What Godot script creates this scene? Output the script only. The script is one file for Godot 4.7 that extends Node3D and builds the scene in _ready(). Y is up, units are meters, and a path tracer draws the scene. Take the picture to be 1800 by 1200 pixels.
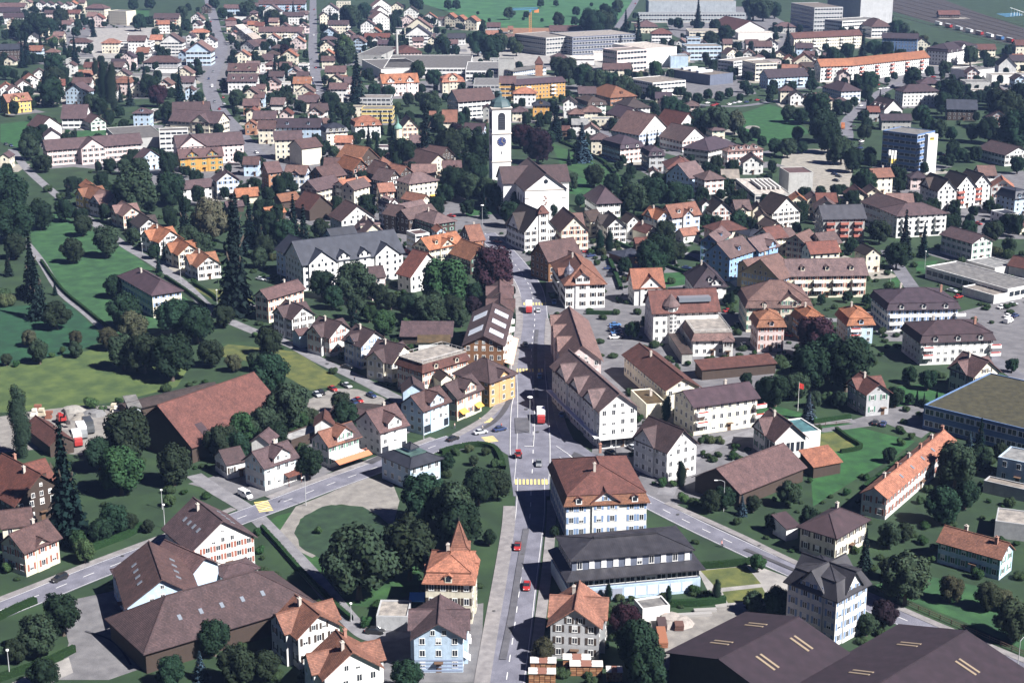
extends Node3D

const WALLS := {"W": [.80, .80, .79, "white"], "C": [.76, .71, .58, "cream"], "B": [.50, .64, .80, "pale blue"], "G": [.44, .45, .47, "grey"], "T": [.075, .050, .038, "timber"], "O": [.58, .36, .17, "ochre"], "N": [.27, .13, .06, "brown"], "S": [.13, .15, .21, "slate grey"], "P": [.76, .62, .61, "pink"], "Y": [.66, .50, .16, "yellow"], "K": [.46, .46, .45, "concrete"], "M": [.40, .44, .48, "metal"], "E": [.56, .31, .08, "orange"], "D": [.06, .07, .09, "dark"], "V": [.14, .24, .46, "blue"], "H": [.40, .20, .12, "brick red"], "L": [.42, .55, .50, "pale green"], "A": [.26, .42, .68, "blue"], "I": [.50, .41, .25, "ochre yellow"]}
const ROOFS := {"b": [.148, .090, .094], "u": [.068, .041, .056], "d": [.082, .056, .050], "r": [.22, .083, .064], "o": [.46, .205, .135], "O": [.44, .19, .10], "g": [.062, .066, .085], "l": [.40, .385, .36], "t": [.55, .52, .49], "m": [.19, .125, .055], "e": [.070, .068, .036], "q": [.10, .25, .26], "w": [.72, .72, .70], "p": [.245, .158, .150], "c": [.16, .27, .24], "k": [.29, .27, .25], "n": [.050, .027, .042]}
const SHUT := {"b": [.17, .25, .40], "r": [.26, .10, .07], "d": [.045, .032, .025], "g": [.09, .20, .15], "w": [.70, .70, .68], "c": [.42, .56, .62]}

var rng := RandomNumberGenerator.new()
var mats := {}
var tex := {}
var win_mesh: ArrayMesh
var win_blind: ArrayMesh
var shut_mesh: BoxMesh


func _ready() -> void:
	rng.seed = 20240611
	var cam := Camera3D.new()
	cam.name = "camera"
	cam.position = Vector3(0, 155, 0)
	cam.rotation.x = -atan(830.0 / 2800.0)
	cam.fov = rad_to_deg(2.0 * atan(600.0 / 2800.0))
	cam.near = 1.0
	cam.far = 6000.0
	add_child(cam)
	var sm := ProceduralSkyMaterial.new()
	sm.sky_top_color = Color(0.10, 0.25, 0.86)
	sm.sky_horizon_color = Color(0.26, 0.46, 0.96)
	sm.sky_curve = 0.12
	sm.ground_bottom_color = Color(0.16, 0.17, 0.16)
	sm.ground_horizon_color = Color(0.33, 0.48, 0.80)
	sm.sky_energy_multiplier = 0.27
	sm.ground_energy_multiplier = 0.5
	var sky := Sky.new()
	sky.sky_material = sm
	var env := Environment.new()
	env.background_mode = Environment.BG_SKY
	env.sky = sky
	env.tonemap_mode = Environment.TONE_MAPPER_LINEAR
	env.tonemap_exposure = 2.45
	env.sdfgi_enabled = true
	env.ssao_enabled = true
	env.ssil_enabled = true
	env.fog_enabled = true
	env.fog_density = 0.00006
	env.fog_light_color = Color(0.62, 0.76, 1.0)
	var we := WorldEnvironment.new()
	we.name = "environment"
	we.environment = env
	add_child(we)
	var sun := DirectionalLight3D.new()
	sun.name = "sun"
	sun.light_energy = 1.6
	sun.light_color = Color(1.0, 0.985, 0.975)
	sun.light_angular_distance = 0.5
	sun.shadow_enabled = true
	sun.rotation_degrees = Vector3(-45, 55, 0)
	add_child(sun)
	make_textures()
	make_windows()
	make_ground()
	for line in BUILDINGS.split("\n", false):
		building(line)
	landmarks()
	make_plants()
	make_vehicles()
	make_furniture()


# ---------------------------------------------------------------- materials
func lin(c: Array, k := 1.0) -> Color:
	return Color(c[0] * k, c[1] * k, c[2] * k).linear_to_srgb()


func plain(key: String, c: Array, rough := 0.85, metal := 0.0) -> StandardMaterial3D:
	if not mats.has(key):
		var m := StandardMaterial3D.new()
		m.albedo_color = lin(c)
		m.roughness = rough
		m.metallic = metal
		mats[key] = m
	return mats[key]


func noise_tex(freq: float, oct: int, dark: Color, light: Color, sd: int, size := 512, mid := 0.5) -> NoiseTexture2D:
	var n := FastNoiseLite.new()
	n.seed = sd
	n.frequency = freq
	n.fractal_octaves = oct
	n.fractal_gain = 0.6
	var t := NoiseTexture2D.new()
	t.width = size
	t.height = size
	t.seamless = true
	t.noise = n
	var g := Gradient.new()
	g.set_color(0, dark)
	g.set_color(1, light)
	g.add_point(mid, dark.lerp(light, 0.5))
	t.color_ramp = g
	return t


func make_textures() -> void:
	# clay tiles: courses of 0.35 m, 20 tiles a row, every tile its own tone, over 8 m
	var r := RandomNumberGenerator.new()
	r.seed = 5
	var im := Image.create(512, 512, false, Image.FORMAT_RGB8)
	var hm := Image.create(512, 512, false, Image.FORMAT_RGB8)
	var tone := []
	for i in 32 * 32:
		tone.append(r.randf_range(0.80, 1.0))
	for y in 512:
		var row := y / 16
		for x in 512:
			var sx := x + (8 if row % 2 else 0)
			var cell: float = tone[(row * 32 + (sx / 16) % 32) % 1024]
			var k: float = cell * (0.70 if y % 16 < 3 else 1.0) * (0.86 if sx % 16 < 2 else 1.0)
			im.set_pixel(x, y, Color(k, k * r.randf_range(.97, 1.0), k * r.randf_range(.95, 1.0)))
			var h: float = 0.3 + 0.7 * float(y % 16) / 16.0
			hm.set_pixel(x, y, Color(h, h, h))
	tex.tile = ImageTexture.create_from_image(im)
	hm.bump_map_to_normal_map(3.0)
	tex.tile_n = ImageTexture.create_from_image(hm)
	# standing seams and planks: stripes of 0.5 m
	var st := Image.create(256, 256, false, Image.FORMAT_RGB8)
	for x in 256:
		var k := r.randf_range(.86, 1.0) if x % 16 else 0.55
		for y in 256:
			var q: float = (0.5 if x % 16 == 0 else (0.97 + 0.03 * sin(x / 16 * 7.0))) * r.randf_range(.93, 1.0)
			st.set_pixel(x, y, Color(q, q, q))
	tex.seam = ImageTexture.create_from_image(st)
	tex.weather = noise_tex(0.013, 6, Color(.60, .61, .63), Color(1, 1, 1), 3)
	# render on walls: faint blotches and rain streaks that run down
	var wl := Image.create(256, 256, false, Image.FORMAT_RGB8)
	var nz := FastNoiseLite.new()
	nz.seed = 8
	nz.frequency = 0.02
	for x in 256:
		for y in 256:
			var q := clampf(.95 + .07 * nz.get_noise_2d(x, y) + .09 * minf(0.0, nz.get_noise_2d(x * 4.0, y * .35 + 900.0)) + .05 * nz.get_noise_2d(x * 6.0, y * 6.0), .72, 1.0)
			wl.set_pixel(x, y, Color(q, q, q * .995))
	tex.wall = ImageTexture.create_from_image(wl)
	tex.fine = noise_tex(0.09, 4, Color(.72, .72, .72), Color(1, 1, 1), 11)
	tex.grass = noise_tex(0.012, 7, Color(.55, .64, .58), Color(1.0, .97, .82), 21)
	tex.grass2 = noise_tex(0.16, 4, Color(.50, .56, .50), Color(1.0, 1.0, .95), 22)
	tex.tar = noise_tex(0.015, 6, Color(.76, .76, .775), Color(1, 1, 1), 31)


func surf(key: String, c: Array, t1: String, s1: float, t2 := "", s2 := 0.05, rough := 0.9) -> StandardMaterial3D:
	if not mats.has(key):
		var m := StandardMaterial3D.new()
		m.albedo_color = lin(c)
		m.roughness = rough
		m.albedo_texture = tex[t1]
		m.uv1_triplanar = true
		m.uv1_world_triplanar = true
		m.uv1_scale = Vector3(s1, s1, s1)
		if t2:
			m.detail_enabled = true
			m.detail_blend_mode = BaseMaterial3D.BLEND_MODE_MUL
			m.detail_albedo = tex[t2]
			m.detail_uv_layer = BaseMaterial3D.DETAIL_UV_2
			m.uv2_triplanar = true
			m.uv2_world_triplanar = true
			m.uv2_scale = Vector3(s2, s2, s2)
		mats[key] = m
	return mats[key]


func wall_mat(k: String) -> StandardMaterial3D:
	var v: int = rng.randi() % 3
	var key := "wall" + k + str(v)
	if not mats.has(key):
		var f: float = [0.92, 1.0, 1.06][v]
		var c: Array = [minf(WALLS[k][0] * f, .84), minf(WALLS[k][1] * f, .84), minf(WALLS[k][2] * f, .84)]
		surf(key, c, "wall", .11, "fine" if k in "TN" else "wall", .027 if k not in "TN" else .5, .88)
	return mats[key]


func roof_mat(k: String) -> StandardMaterial3D:
	var v: int = rng.randi() % 4
	var key := "roof" + k + str(v)
	if not mats.has(key):
		var f: float = [0.80, 0.95, 1.10, 1.28][v]
		var w: float = [1.0, 1.12, 0.97, 1.07][v]
		var m := StandardMaterial3D.new()
		m.albedo_color = lin([ROOFS[k][0] * f * .95 * w, ROOFS[k][1] * f * .95, ROOFS[k][2] * f * .95 / w])
		m.roughness = 0.82 if k not in "gct" else 0.5
		if k in "gctuwn":
			m.albedo_texture = tex.seam
			m.uv1_scale = Vector3(.125, .125, 1)
		elif k in "lemqk":
			m.albedo_texture = tex.fine
			m.uv1_scale = Vector3(.1, .1, 1)
		else:
			m.albedo_texture = tex.tile
			m.normal_enabled = true
			m.normal_texture = tex.tile_n
			m.normal_scale = 0.8
			m.uv1_scale = Vector3(.09, .09, 1)
		m.detail_enabled = true
		m.detail_blend_mode = BaseMaterial3D.BLEND_MODE_MUL
		m.detail_albedo = tex.weather
		m.detail_uv_layer = BaseMaterial3D.DETAIL_UV_2
		m.uv2_triplanar = true
		m.uv2_world_triplanar = true
		m.uv2_scale = Vector3(.045, .045, .045)
		mats[key] = m
	return mats[key]


# ---------------------------------------------------------------- mesh helpers
func mb() -> SurfaceTool:
	var st := SurfaceTool.new()
	st.begin(Mesh.PRIMITIVE_TRIANGLES)
	return st


func tri(st: SurfaceTool, a: Vector3, b: Vector3, c: Vector3, n: Vector3, u: Vector3, v: Vector3) -> void:
	var q := [a, b, c] if (b - a).cross(c - a).dot(n) < 0.0 else [a, c, b]
	for p in q:
		st.set_normal(n)
		st.set_uv(Vector2(p.dot(u), -p.dot(v)))
		st.add_vertex(p)


func poly(st: SurfaceTool, pts: Array, out: Vector3, u := Vector3.ZERO) -> void:
	var n: Vector3 = (pts[1] - pts[0]).cross(pts[2] - pts[0]).normalized()
	if n.dot(out) < 0.0:
		n = -n
	if u == Vector3.ZERO:
		u = Vector3.UP.cross(n).normalized() if absf(n.y) < .95 else Vector3.RIGHT
	u = (u - n * u.dot(n)).normalized()
	var v := n.cross(u)
	for i in range(1, pts.size() - 1):
		tri(st, pts[0], pts[i], pts[i + 1], n, u, v)


func slab(st: SurfaceTool, pts: Array, t: float, u: Vector3) -> void:
	var mid := Vector3.ZERO
	for p in pts:
		mid += p
	mid /= pts.size()
	poly(st, pts, Vector3.UP, u)
	var low := []
	for p in pts:
		low.append(p - Vector3(0, t, 0))
	poly(st, low, Vector3.DOWN, u)
	for i in pts.size():
		var j := (i + 1) % pts.size()
		var o: Vector3 = (pts[i] + pts[j]) * .5 - mid
		poly(st, [pts[i], pts[j], low[j], low[i]], Vector3(o.x, 0, o.z))


func box(st: SurfaceTool, c: Vector3, s: Vector3, b := Basis()) -> void:
	var h := s * .5
	for ax in 3:
		for sg in [-1.0, 1.0]:
			var n := Vector3.ZERO
			n[ax] = sg
			var i := (ax + 1) % 3
			var j := (ax + 2) % 3
			var q := []
			for k in [[-1, -1], [1, -1], [1, 1], [-1, 1]]:
				var p := n * h[ax]
				p[i] = k[0] * h[i]
				p[j] = k[1] * h[j]
				q.append(c + b * p)
			poly(st, q, b * n)


func bar(st: SurfaceTool, a: Vector3, e: Vector3, w: float, up := Vector3.UP) -> void:
	var z := (e - a).normalized()
	var x := up.cross(z).normalized() if absf(z.dot(up)) < .98 else Vector3.RIGHT
	var y := z.cross(x)
	box(st, (a + e) * .5, Vector3(w, w, a.distance_to(e)), Basis(x, y, z))


func tube(st: SurfaceTool, prof: Array, sides: int, c := Vector3.ZERO) -> void:
	# prof: [radius, height] pairs turned round the y axis
	for i in prof.size() - 1:
		for k in sides:
			var a0 := TAU * k / sides
			var a1 := TAU * (k + 1) / sides
			var d0 := Vector3(cos(a0), 0, sin(a0))
			var d1 := Vector3(cos(a1), 0, sin(a1))
			var q := [c + d0 * prof[i][0] + Vector3(0, prof[i][1], 0), c + d1 * prof[i][0] + Vector3(0, prof[i][1], 0), c + d1 * prof[i + 1][0] + Vector3(0, prof[i + 1][1], 0), c + d0 * prof[i + 1][0] + Vector3(0, prof[i + 1][1], 0)]
			var n: Vector3 = (q[2] - q[0]).cross(q[3] - q[1]).normalized()
			if n.dot(d0 + d1) < -.001 or (absf(n.dot(d0 + d1)) <= .001 and n.y < 0):
				n = -n
			if q[0].distance_to(q[1]) > .001:
				tri(st, q[0], q[1], q[2], n, d1 - d0, Vector3.UP)
			if q[2].distance_to(q[3]) > .001:
				tri(st, q[0], q[2], q[3], n, d1 - d0, Vector3.UP)


func part(called: String, st: SurfaceTool, m: Material, parent: Node, kind := "") -> MeshInstance3D:
	var o := MeshInstance3D.new()
	o.name = called
	o.mesh = st.commit()
	o.material_override = m
	if kind:
		o.set_meta("kind", kind)
	parent.add_child(o, true)
	return o


func thing(called: String, label: String, category: String, at := Vector3.ZERO, turn := 0.0, group := "") -> Node3D:
	var o := Node3D.new()
	o.name = called
	o.position = at
	o.rotation.y = turn
	tag(o, label, category, group)
	add_child(o, true)
	return o


var marks := PackedStringArray()


func full_label(s: String) -> String:
	# «look^2R17»: the look, then second to the right of mark 17
	var f := s.split("^")
	if f.size() < 2:
		return s
	if marks.is_empty():
		marks = MARKS.split("\n", false)
	var c := f[1]
	var rank := ""
	if c[0].is_valid_int():
		var n := 0
		while c[0].is_valid_int():
			n = n * 10 + int(c[0])
			c = c.substr(1)
		rank = ["", "", "second ", "third ", "fourth ", "fifth ", "sixth ", "seventh ", "eighth ", "ninth ", "tenth ", "eleventh ", "twelfth "][n]
	return f[0] + ", " + rank + {"L": "left of ", "R": "right of ", "B": "behind ", "F": "in front of "}[c[0]] + marks[int(c.substr(1))]


func tag(o: Node, label: String, category: String, group := "") -> void:
	o.set_meta("label", full_label(label))
	o.set_meta("category", category)
	if group:
		o.set_meta("group", group)


func copy_of(src: Node3D, at: Vector3, turn: float, label: String) -> Node3D:
	var o: Node3D = src.duplicate()
	o.name = src.name
	add_child(o, true)
	o.position = at
	o.rotation.y = turn
	o.set_meta("label", full_label(label))
	return o


# ---------------------------------------------------------------- windows
func make_windows() -> void:
	# a window of 1 x 1: frame ring and middle bar in front of a dark pane, its back on z = 0
	for blind in [false, true]:
		var am := ArrayMesh.new()
		var f := mb()
		box(f, Vector3(0, .46, .03), Vector3(1.0, .08, .06))
		box(f, Vector3(0, -.47, .05), Vector3(1.12, .06, .10))
		for s in [-.46, 0.0, .46]:
			box(f, Vector3(s, 0, .028), Vector3(.08 if s else .06, .86, .056))
		f.set_material(plain("frame", [.74, .74, .72]))
		f.commit(am)
		var g := mb()
		if blind:
			box(g, Vector3(0, .16, .015), Vector3(.86, .54, .03))
			g.set_material(plain("curtain", [.55, .55, .53]))
			g.commit(am)
			g = mb()
			box(g, Vector3(0, -.28, .012), Vector3(.86, .33, .02))
		else:
			box(g, Vector3(0, 0, .012), Vector3(.86, .86, .024))
		g.set_material(plain("glass", [.022, .026, .034], .12))
		g.commit(am)
		if blind:
			win_blind = am
		else:
			win_mesh = am
	shut_mesh = BoxMesh.new()


func put_window(h: Dictionary, xf: Transform3D, w: float, ht: float, shut: String) -> void:
	if h.near:
		var o := MeshInstance3D.new()
		o.name = "window"
		o.mesh = win_blind if rng.randf() < .3 else win_mesh
		o.transform = xf.scaled_local(Vector3(w, ht, 1))
		h.node.add_child(o, true)
		if shut:
			for s in [-1.0, 1.0]:
				var q := MeshInstance3D.new()
				q.name = "shutter"
				q.mesh = shut_mesh
				q.material_override = plain("shutter" + shut, SHUT[shut])
				q.transform = Transform3D(Basis().scaled(Vector3(.46, 1.04, .06)), Vector3(s * .76, 0, .04))
				o.add_child(q, true)
	else:
		box(h.glass, xf * Vector3(0, 0, .03), Vector3(w * .84, ht * .86, .06), xf.basis)
		box(h.frames, xf * Vector3(0, 0, .015), Vector3(w, ht, .03), xf.basis)
		if shut:
			for s in [-1.0, 1.0]:
				box(h.shutters, xf * Vector3(s * w * .76, 0, .03), Vector3(w * .46, ht, .06), xf.basis)


func facade(h: Dictionary, xf: Transform3D, width: float, height: float, storeys: int, skip: Array, door := false) -> void:
	# rows of windows on the wall plane z = 0 of xf, x from -width/2 to width/2
	if storeys < 1:
		return
	var n := maxi(1, int((width - .6) / h.pitch))
	var sp := width / n
	var sh := height / storeys
	var wh := minf(1.6, sh * .56)
	var ww := minf(1.15, sp * .5)
	var gone: int = n / 2 if door else -1
	for r in storeys:
		for i in n:
			var x := (i + .5) * sp - width * .5
			var out := false
			for s in skip:
				if x > s[0] - ww * .7 and x < s[1] + ww * .7:
					out = true
			if out:
				continue
			if r == 0 and h.shop and xf.basis.z.z > .5:
				continue
			if r == 0 and i == gone:
				var st := mb()
				box(st, Vector3(0, 1.1, .03), Vector3(1.1, 2.2, .06))
				box(st, Vector3(0, 2.35, .5), Vector3(1.8, .12, 1.0))
				var o := part("door", st, plain("door", [.10, .055, .03]), h.node)
				o.transform = xf.translated_local(Vector3(x, 0, 0))
				continue
			put_window(h, xf.translated_local(Vector3(x, r * sh + sh * .36 + wh * .5, 0)), ww, wh, h.shut if sp > 1.9 else "")


# ---------------------------------------------------------------- buildings
const ROOF_LOOKS := {"b": "brown", "u": "plum", "n": "plum", "d": "dark", "r": "red brown", "o": "orange", "O": "red", "g": "slate", "l": "grey", "k": "grey", "t": "pale", "w": "white", "p": "pale brown", "m": "mossy", "e": "green", "q": "turquoise", "c": "copper"}
const ROOF_SHAPES := {"g": "gabled", "k": "half hipped", "h": "hipped", "m": "mansard", "p": "pyramid", "f": "flat", "s": "lean", "v": "hipped"}


func opt_of(opts: PackedStringArray, key: String) -> Array:
	for o in opts:
		if o.begins_with(key) and (o.length() == key.length() or not o.substr(key.length(), 1).to_lower() in "abcdefghijklmnopqrstuvwxyz"):
			var out := []
			for p in o.substr(key.length()).split(",", false):
				out.append(float(p))
			return out if out else [1.0]
	return []


func building(line: String) -> void:
	var f := line.split("|")
	var p := f[1].split_floats(" ")
	var q := f[2].split_floats(" ")
	var opts := f[4].split(" ", false)
	var typ := f[0]
	var h := {"x": p[0], "z": p[1], "w": p[2], "d": p[3], "e": q[0], "tan": tan(deg_to_rad(q[1])), "st": int(q[2]), "opts": opts}
	h.near = Vector2(p[0], p[1]).length() < 560.0
	h.shop = not opt_of(opts, "sf").is_empty()
	h.pitch = 2.35 if h.near else 2.6
	h.shut = ""
	for o in opts:
		if o.length() == 2 and o[0] == "S" and o[1] in SHUT:
			h.shut = o[1]
	var look := f[7]
	if look.begins_with("^"):
		var area := p[2] * p[3]
		look = ("small " if area < 85.0 else ("large " if area > 260.0 else "")) + WALLS[f[3][0]][3] + (" house" if "house" in f[5] else " building") + " with " + ROOF_LOOKS[f[3][1]] + " " + ROOF_SHAPES[typ[0]] + " roof" + look
	if h.shut == "" and "Sn" in opts and h.st < 4 and not h.shop and rng.randf() < .5:
		h.shut = ["d", "r", "g", "b", "d", "w"][rng.randi() % 6]
	h.node = thing(f[5], look, f[6], Vector3(p[0], 0, p[1]), deg_to_rad(p[4]), {"house": "houses of the town", "town_house": "taller houses of the town", "apartment_block": "apartment blocks"}.get(f[5], ""))
	var small: bool = minf(h.w, h.d) < 8.0
	h.ov = 0.0 if typ[0] == "f" else (0.45 if small else 0.75)
	h.W = h.w - 2.0 * h.ov
	h.D = h.d - 2.0 * h.ov
	h.wm = wall_mat(f[3][0])
	h.rm = roof_mat(f[3][1])
	h.glass = mb()
	h.frames = mb()
	h.shutters = mb()
	var walls := mb()
	var roof := mb()
	var t := 0.22
	var rise_top: float = h.e + h.ov * h.tan
	var top: float = rise_top
	var skips := {"f": [], "b": [], "l": [], "r": []}
	# how the roof frame lies: its x along the ridge
	var axis_z: bool = typ.length() > 1 and typ[1] == "z" and typ[0] in "gks" or (typ in ["h", "m", "mf", "ms", "villa2"] and h.d > h.w)
	var rb := Basis(Vector3.UP, PI / 2) if axis_z else Basis()
	var L: float = h.d if axis_z else h.w
	var S: float = h.w if axis_z else h.d
	var rise: float = S * .5 * h.tan
	var apex: float = h.e + rise
	h.apex = apex
	var nl := 0
	for o in opts:
		nl += 1 if o.begins_with("zl") else 0
	h.cross = axis_z and typ[0] == "g" and nl < 2
	# walls
	if typ[0] == "f":
		top = h.e
	if typ == "slate":
		slate_block(h, walls, roof)
		part("wall", walls, h.wm, h.node)
		part("roof", roof, h.rm, h.node)
		return
	var hw: float = h.W * .5
	var hd: float = h.D * .5
	var back_top := top
	if typ[0] == "s":
		back_top = h.e + (h.d - h.ov) * h.tan
	for k in ["f", "b", "l", "r"]:
		var b := side_basis(k)
		var half: float = hd if k in "fb" else hw
		var wide: float = hw if k in "fb" else hd
		var pts := [Vector3(-wide, 0, half), Vector3(wide, 0, half)]
		if typ[0] == "s":
			var y1 := top
			var y2 := top
			if k == "b":
				y1 = back_top
				y2 = back_top
			elif k == "l":
				y1 = back_top
			elif k == "r":
				y2 = back_top
			pts.append_array([Vector3(wide, y2 - .1 if k != "r" else y2 - .1, half), Vector3(-wide, y1 - .1, half)])
		else:
			pts.append_array([Vector3(wide, top - .1, half), Vector3(-wide, top - .1, half)])
			var gable: bool = typ[0] in "gk" and (axis_z == (k in "fb"))
			if gable:
				pts.insert(3, Vector3(0, apex - .12, half))
				if typ[0] == "k":
					pts[3] = Vector3(wide * .42, lerpf(top, apex, .58) - .12, half)
					pts.insert(4, Vector3(-wide * .42, lerpf(top, apex, .58) - .12, half))
		var w2 := []
		for v in pts:
			w2.append(b * v)
		poly(walls, w2, b * Vector3.BACK)
	# roof
	var X := func(v: Vector3) -> Vector3: return rb * v
	var l2 := L * .5
	var s2 := S * .5
	var along := rb * Vector3.RIGHT
	var across := rb * Vector3.BACK
	match typ[0]:
		"g":
			for sg in [-1.0, 1.0]:
				slab(roof, [X.call(Vector3(-l2, h.e + t, s2 * sg)), X.call(Vector3(l2, h.e + t, s2 * sg)), X.call(Vector3(l2, apex + t, 0)), X.call(Vector3(-l2, apex + t, 0))], t, along)
			bar(roof, X.call(Vector3(-l2, apex + t + .03, 0)), X.call(Vector3(l2, apex + t + .03, 0)), .24)
		"k":
			var fr := .58
			var ins := s2 * (1.0 - fr) * .9
			var ym: float = h.e + t + rise * fr
			for sg in [-1.0, 1.0]:
				slab(roof, [X.call(Vector3(-l2, h.e + t, s2 * sg)), X.call(Vector3(l2, h.e + t, s2 * sg)), X.call(Vector3(l2, ym, s2 * sg * (1 - fr))), X.call(Vector3(l2 - ins, apex + t, 0)), X.call(Vector3(-l2 + ins, apex + t, 0)), X.call(Vector3(-l2, ym, s2 * sg * (1 - fr)))], t, along)
				slab(roof, [X.call(Vector3(l2 * sg, ym, s2 * (1 - fr))), X.call(Vector3(l2 * sg, ym, -s2 * (1 - fr))), X.call(Vector3((l2 - ins) * sg, apex + t, 0))], t, across)
			bar(roof, X.call(Vector3(-l2 + ins, apex + t + .03, 0)), X.call(Vector3(l2 - ins, apex + t + .03, 0)), .24)
		"h", "v":
			hip(roof, rb, l2, s2, h.e + t, h.tan, 0.0 if typ[0] == "h" else .55)
			if typ == "villa2":
				var y: float = h.e + t + rise * .55
				var deck := mb()
				box(deck, Vector3(0, y + .1, 0), Vector3(h.w * .45 + .5, .3, h.d * .45 + .5))
				part("roof_deck", deck, roof_mat("c"), h.node)
				hip(roof, rb, l2 * .26, s2 * .26, y + 1.3, .75, 0.0)
				box(walls, Vector3(0, y + .7, -.5), Vector3(h.w * .2, 1.3, h.d * .2))
		"m":
			var steep := 2.4
			var inset := 1.15
			if typ == "ms":
				steep = 3.4
				inset = 2.0
			var y0: float = h.e + t
			var low_roof := mb()
			var c := [Vector3(-l2, y0, s2), Vector3(l2, y0, s2), Vector3(l2, y0, -s2), Vector3(-l2, y0, -s2)]
			var c2 := [Vector3(-l2 + inset, y0 + steep, s2 - inset), Vector3(l2 - inset, y0 + steep, s2 - inset), Vector3(l2 - inset, y0 + steep, -s2 + inset), Vector3(-l2 + inset, y0 + steep, -s2 + inset)]
			for i in 4:
				var j := (i + 1) % 4
				slab(low_roof, [X.call(c[i]), X.call(c[j]), X.call(c2[j]), X.call(c2[i])], t, along if i % 2 == 0 else across)
			part("mansard_slope", low_roof, roof_mat("O") if "mo" in opts else h.rm, h.node)
			if typ == "mf":
				var tr := mb()
				box(tr, X.call(Vector3(0, y0 + steep + .06, 0)), Vector3(L - 2 * inset + .3, .3, S - 2 * inset + .3), rb)
				part("roof_terrace", tr, roof_mat("l"), h.node)
				var rl := mb()
				for i in 4:
					var a2: Vector3 = X.call(c2[i]) + Vector3(0, 1.1, 0)
					var b2: Vector3 = X.call(c2[(i + 1) % 4]) + Vector3(0, 1.1, 0)
					bar(rl, a2, b2, .08)
					var nn := int(a2.distance_to(b2) / 2.0)
					for k in nn:
						var m2: Vector3 = a2.lerp(b2, float(k) / nn)
						bar(rl, m2, m2 - Vector3(0, 1.0, 0), .06)
				part("railing", rl, plain("rail", [.5, .5, .5]), h.node)
			else:
				hip(roof, rb, l2 - inset + .25, s2 - inset + .25, y0 + steep - .05, h.tan if typ == "m" else .22, 0.0)
			h.mtop = y0 + steep
			apex = y0 + steep + (s2 - inset) * (h.tan if typ == "m" else .2)
			h.apex = apex
		"p":
			hip(roof, rb, l2, s2, h.e + t, h.tan, 0.0)
		"f":
			if opt_of(opts, "np").is_empty():
				for k in ["f", "b", "l", "r"]:
					var b := side_basis(k)
					var half: float = (h.d if k in "fb" else h.w) * .5
					var wide: float = (h.w if k in "fb" else h.d) * .5
					box(walls, b * Vector3(0, top + .12, half - .14), Vector3(wide * 2 + (.02 if k in "fb" else -.54), .5, .30), b)
				box(roof, Vector3(0, top - .05, 0), Vector3(h.w - .5, .2, h.d - .5))
			else:
				box(roof, Vector3(0, top - .02, 0), Vector3(h.w + .5, .24, h.d + .5))
		"s":
			slab(roof, [Vector3(-h.w * .5, h.e + t, h.d * .5), Vector3(h.w * .5, h.e + t, h.d * .5), Vector3(h.w * .5, h.e + t + h.d * h.tan, -h.d * .5), Vector3(-h.w * .5, h.e + t + h.d * h.tan, -h.d * .5)], t, Vector3.RIGHT)
	# cross gables
	for k in ["f", "b", "l", "r"]:
		for o in opts:
			if o.begins_with("z" + k):
				var a := opt_of(PackedStringArray([o]), "z" + k)
				wing(h, walls, roof, k, a[0], a[1] if a.size() > 1 else .2, a[2] if a.size() > 2 else 0.0, a[3] if a.size() > 3 else 0.0)
				skips[k].append([(a[2] if a.size() > 2 else 0.0) * side_sign(k) - a[0] * .5, (a[2] if a.size() > 2 else 0.0) * side_sign(k) + a[0] * .5])
	# windows on the sides that can be seen
	var nw := not opt_of(opts, "nw").is_empty()
	if not nw:
		for k in ["f", "l", "r"] if h.near else ["f", "l", "r"]:
			var b := side_basis(k)
			var nrm: Vector3 = h.node.basis * (b * Vector3.BACK)
			if nrm.dot(-h.node.position.normalized()) < -.25:
				continue
			var half: float = hd if k in "fb" else hw
			var wide: float = h.W if k in "fb" else h.D
			var xf := Transform3D(b, b * Vector3(0, 0, half + .005))
			var rbn := opt_of(opts, "rb")
			if rbn:
				ribbons(h, xf, wide, top, int(rbn[0]))
				continue
			facade(h, xf, wide, top, h.st, skips[k], k == "f")
			var gable: bool = typ[0] in "gk" and (axis_z == (k in "fb"))
			if gable and apex - top > 2.3:
				var n := clampi(int((wide - 4.0) / 2.6), 1, 3)
				for i in n:
					put_window(h, xf.translated_local(Vector3((i - (n - 1) * .5) * 2.3, top + .9, 0)), .95, minf(1.25, (apex - top) * .4), h.shut if n < 3 and apex - top > 2.8 else "")
				if apex - top > 4.6:
					put_window(h, xf.translated_local(Vector3(0, top + 3.2, 0)), .8, .9, "")
	extras(h, hw, hd, top)
	var wall_part := part("wall", walls, h.wm, h.node)
	var roof_part := part("roof", roof, h.rm, h.node)
	if not opt_of(opts, "hs").is_empty() or not opt_of(opts, "so").is_empty() or not opt_of(opts, "sk").is_empty():
		skylights(h, rb, l2, s2, t, roof_part)
	# patches of other tiles on the front slope
	var patch := mb()
	var tilt := Basis(Vector3.RIGHT, atan(h.tan))
	var on := func(x: float, v: float, w: float, ln: float) -> void:
		var zz: float = s2 - v * cos(atan(h.tan))
		box(patch, rb * Vector3(x, h.e + t + (s2 - zz) * h.tan + .035, zz), Vector3(w, .05, ln), rb * tilt)
	if not opt_of(opts, "hp").is_empty():
		var sl: float = s2 / cos(atan(h.tan))
		on.call(L * .25, sl * .5, L * .5 - .05, sl - .1)
		part("tile_patch", patch, roof_mat("b"), roof_part)
	elif not opt_of(opts, "pa").is_empty():
		on.call(-L * .30, s2 * .30, 2.6, s2 * .42)
		part("tile_patch", patch, roof_mat("u"), roof_part)
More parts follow.
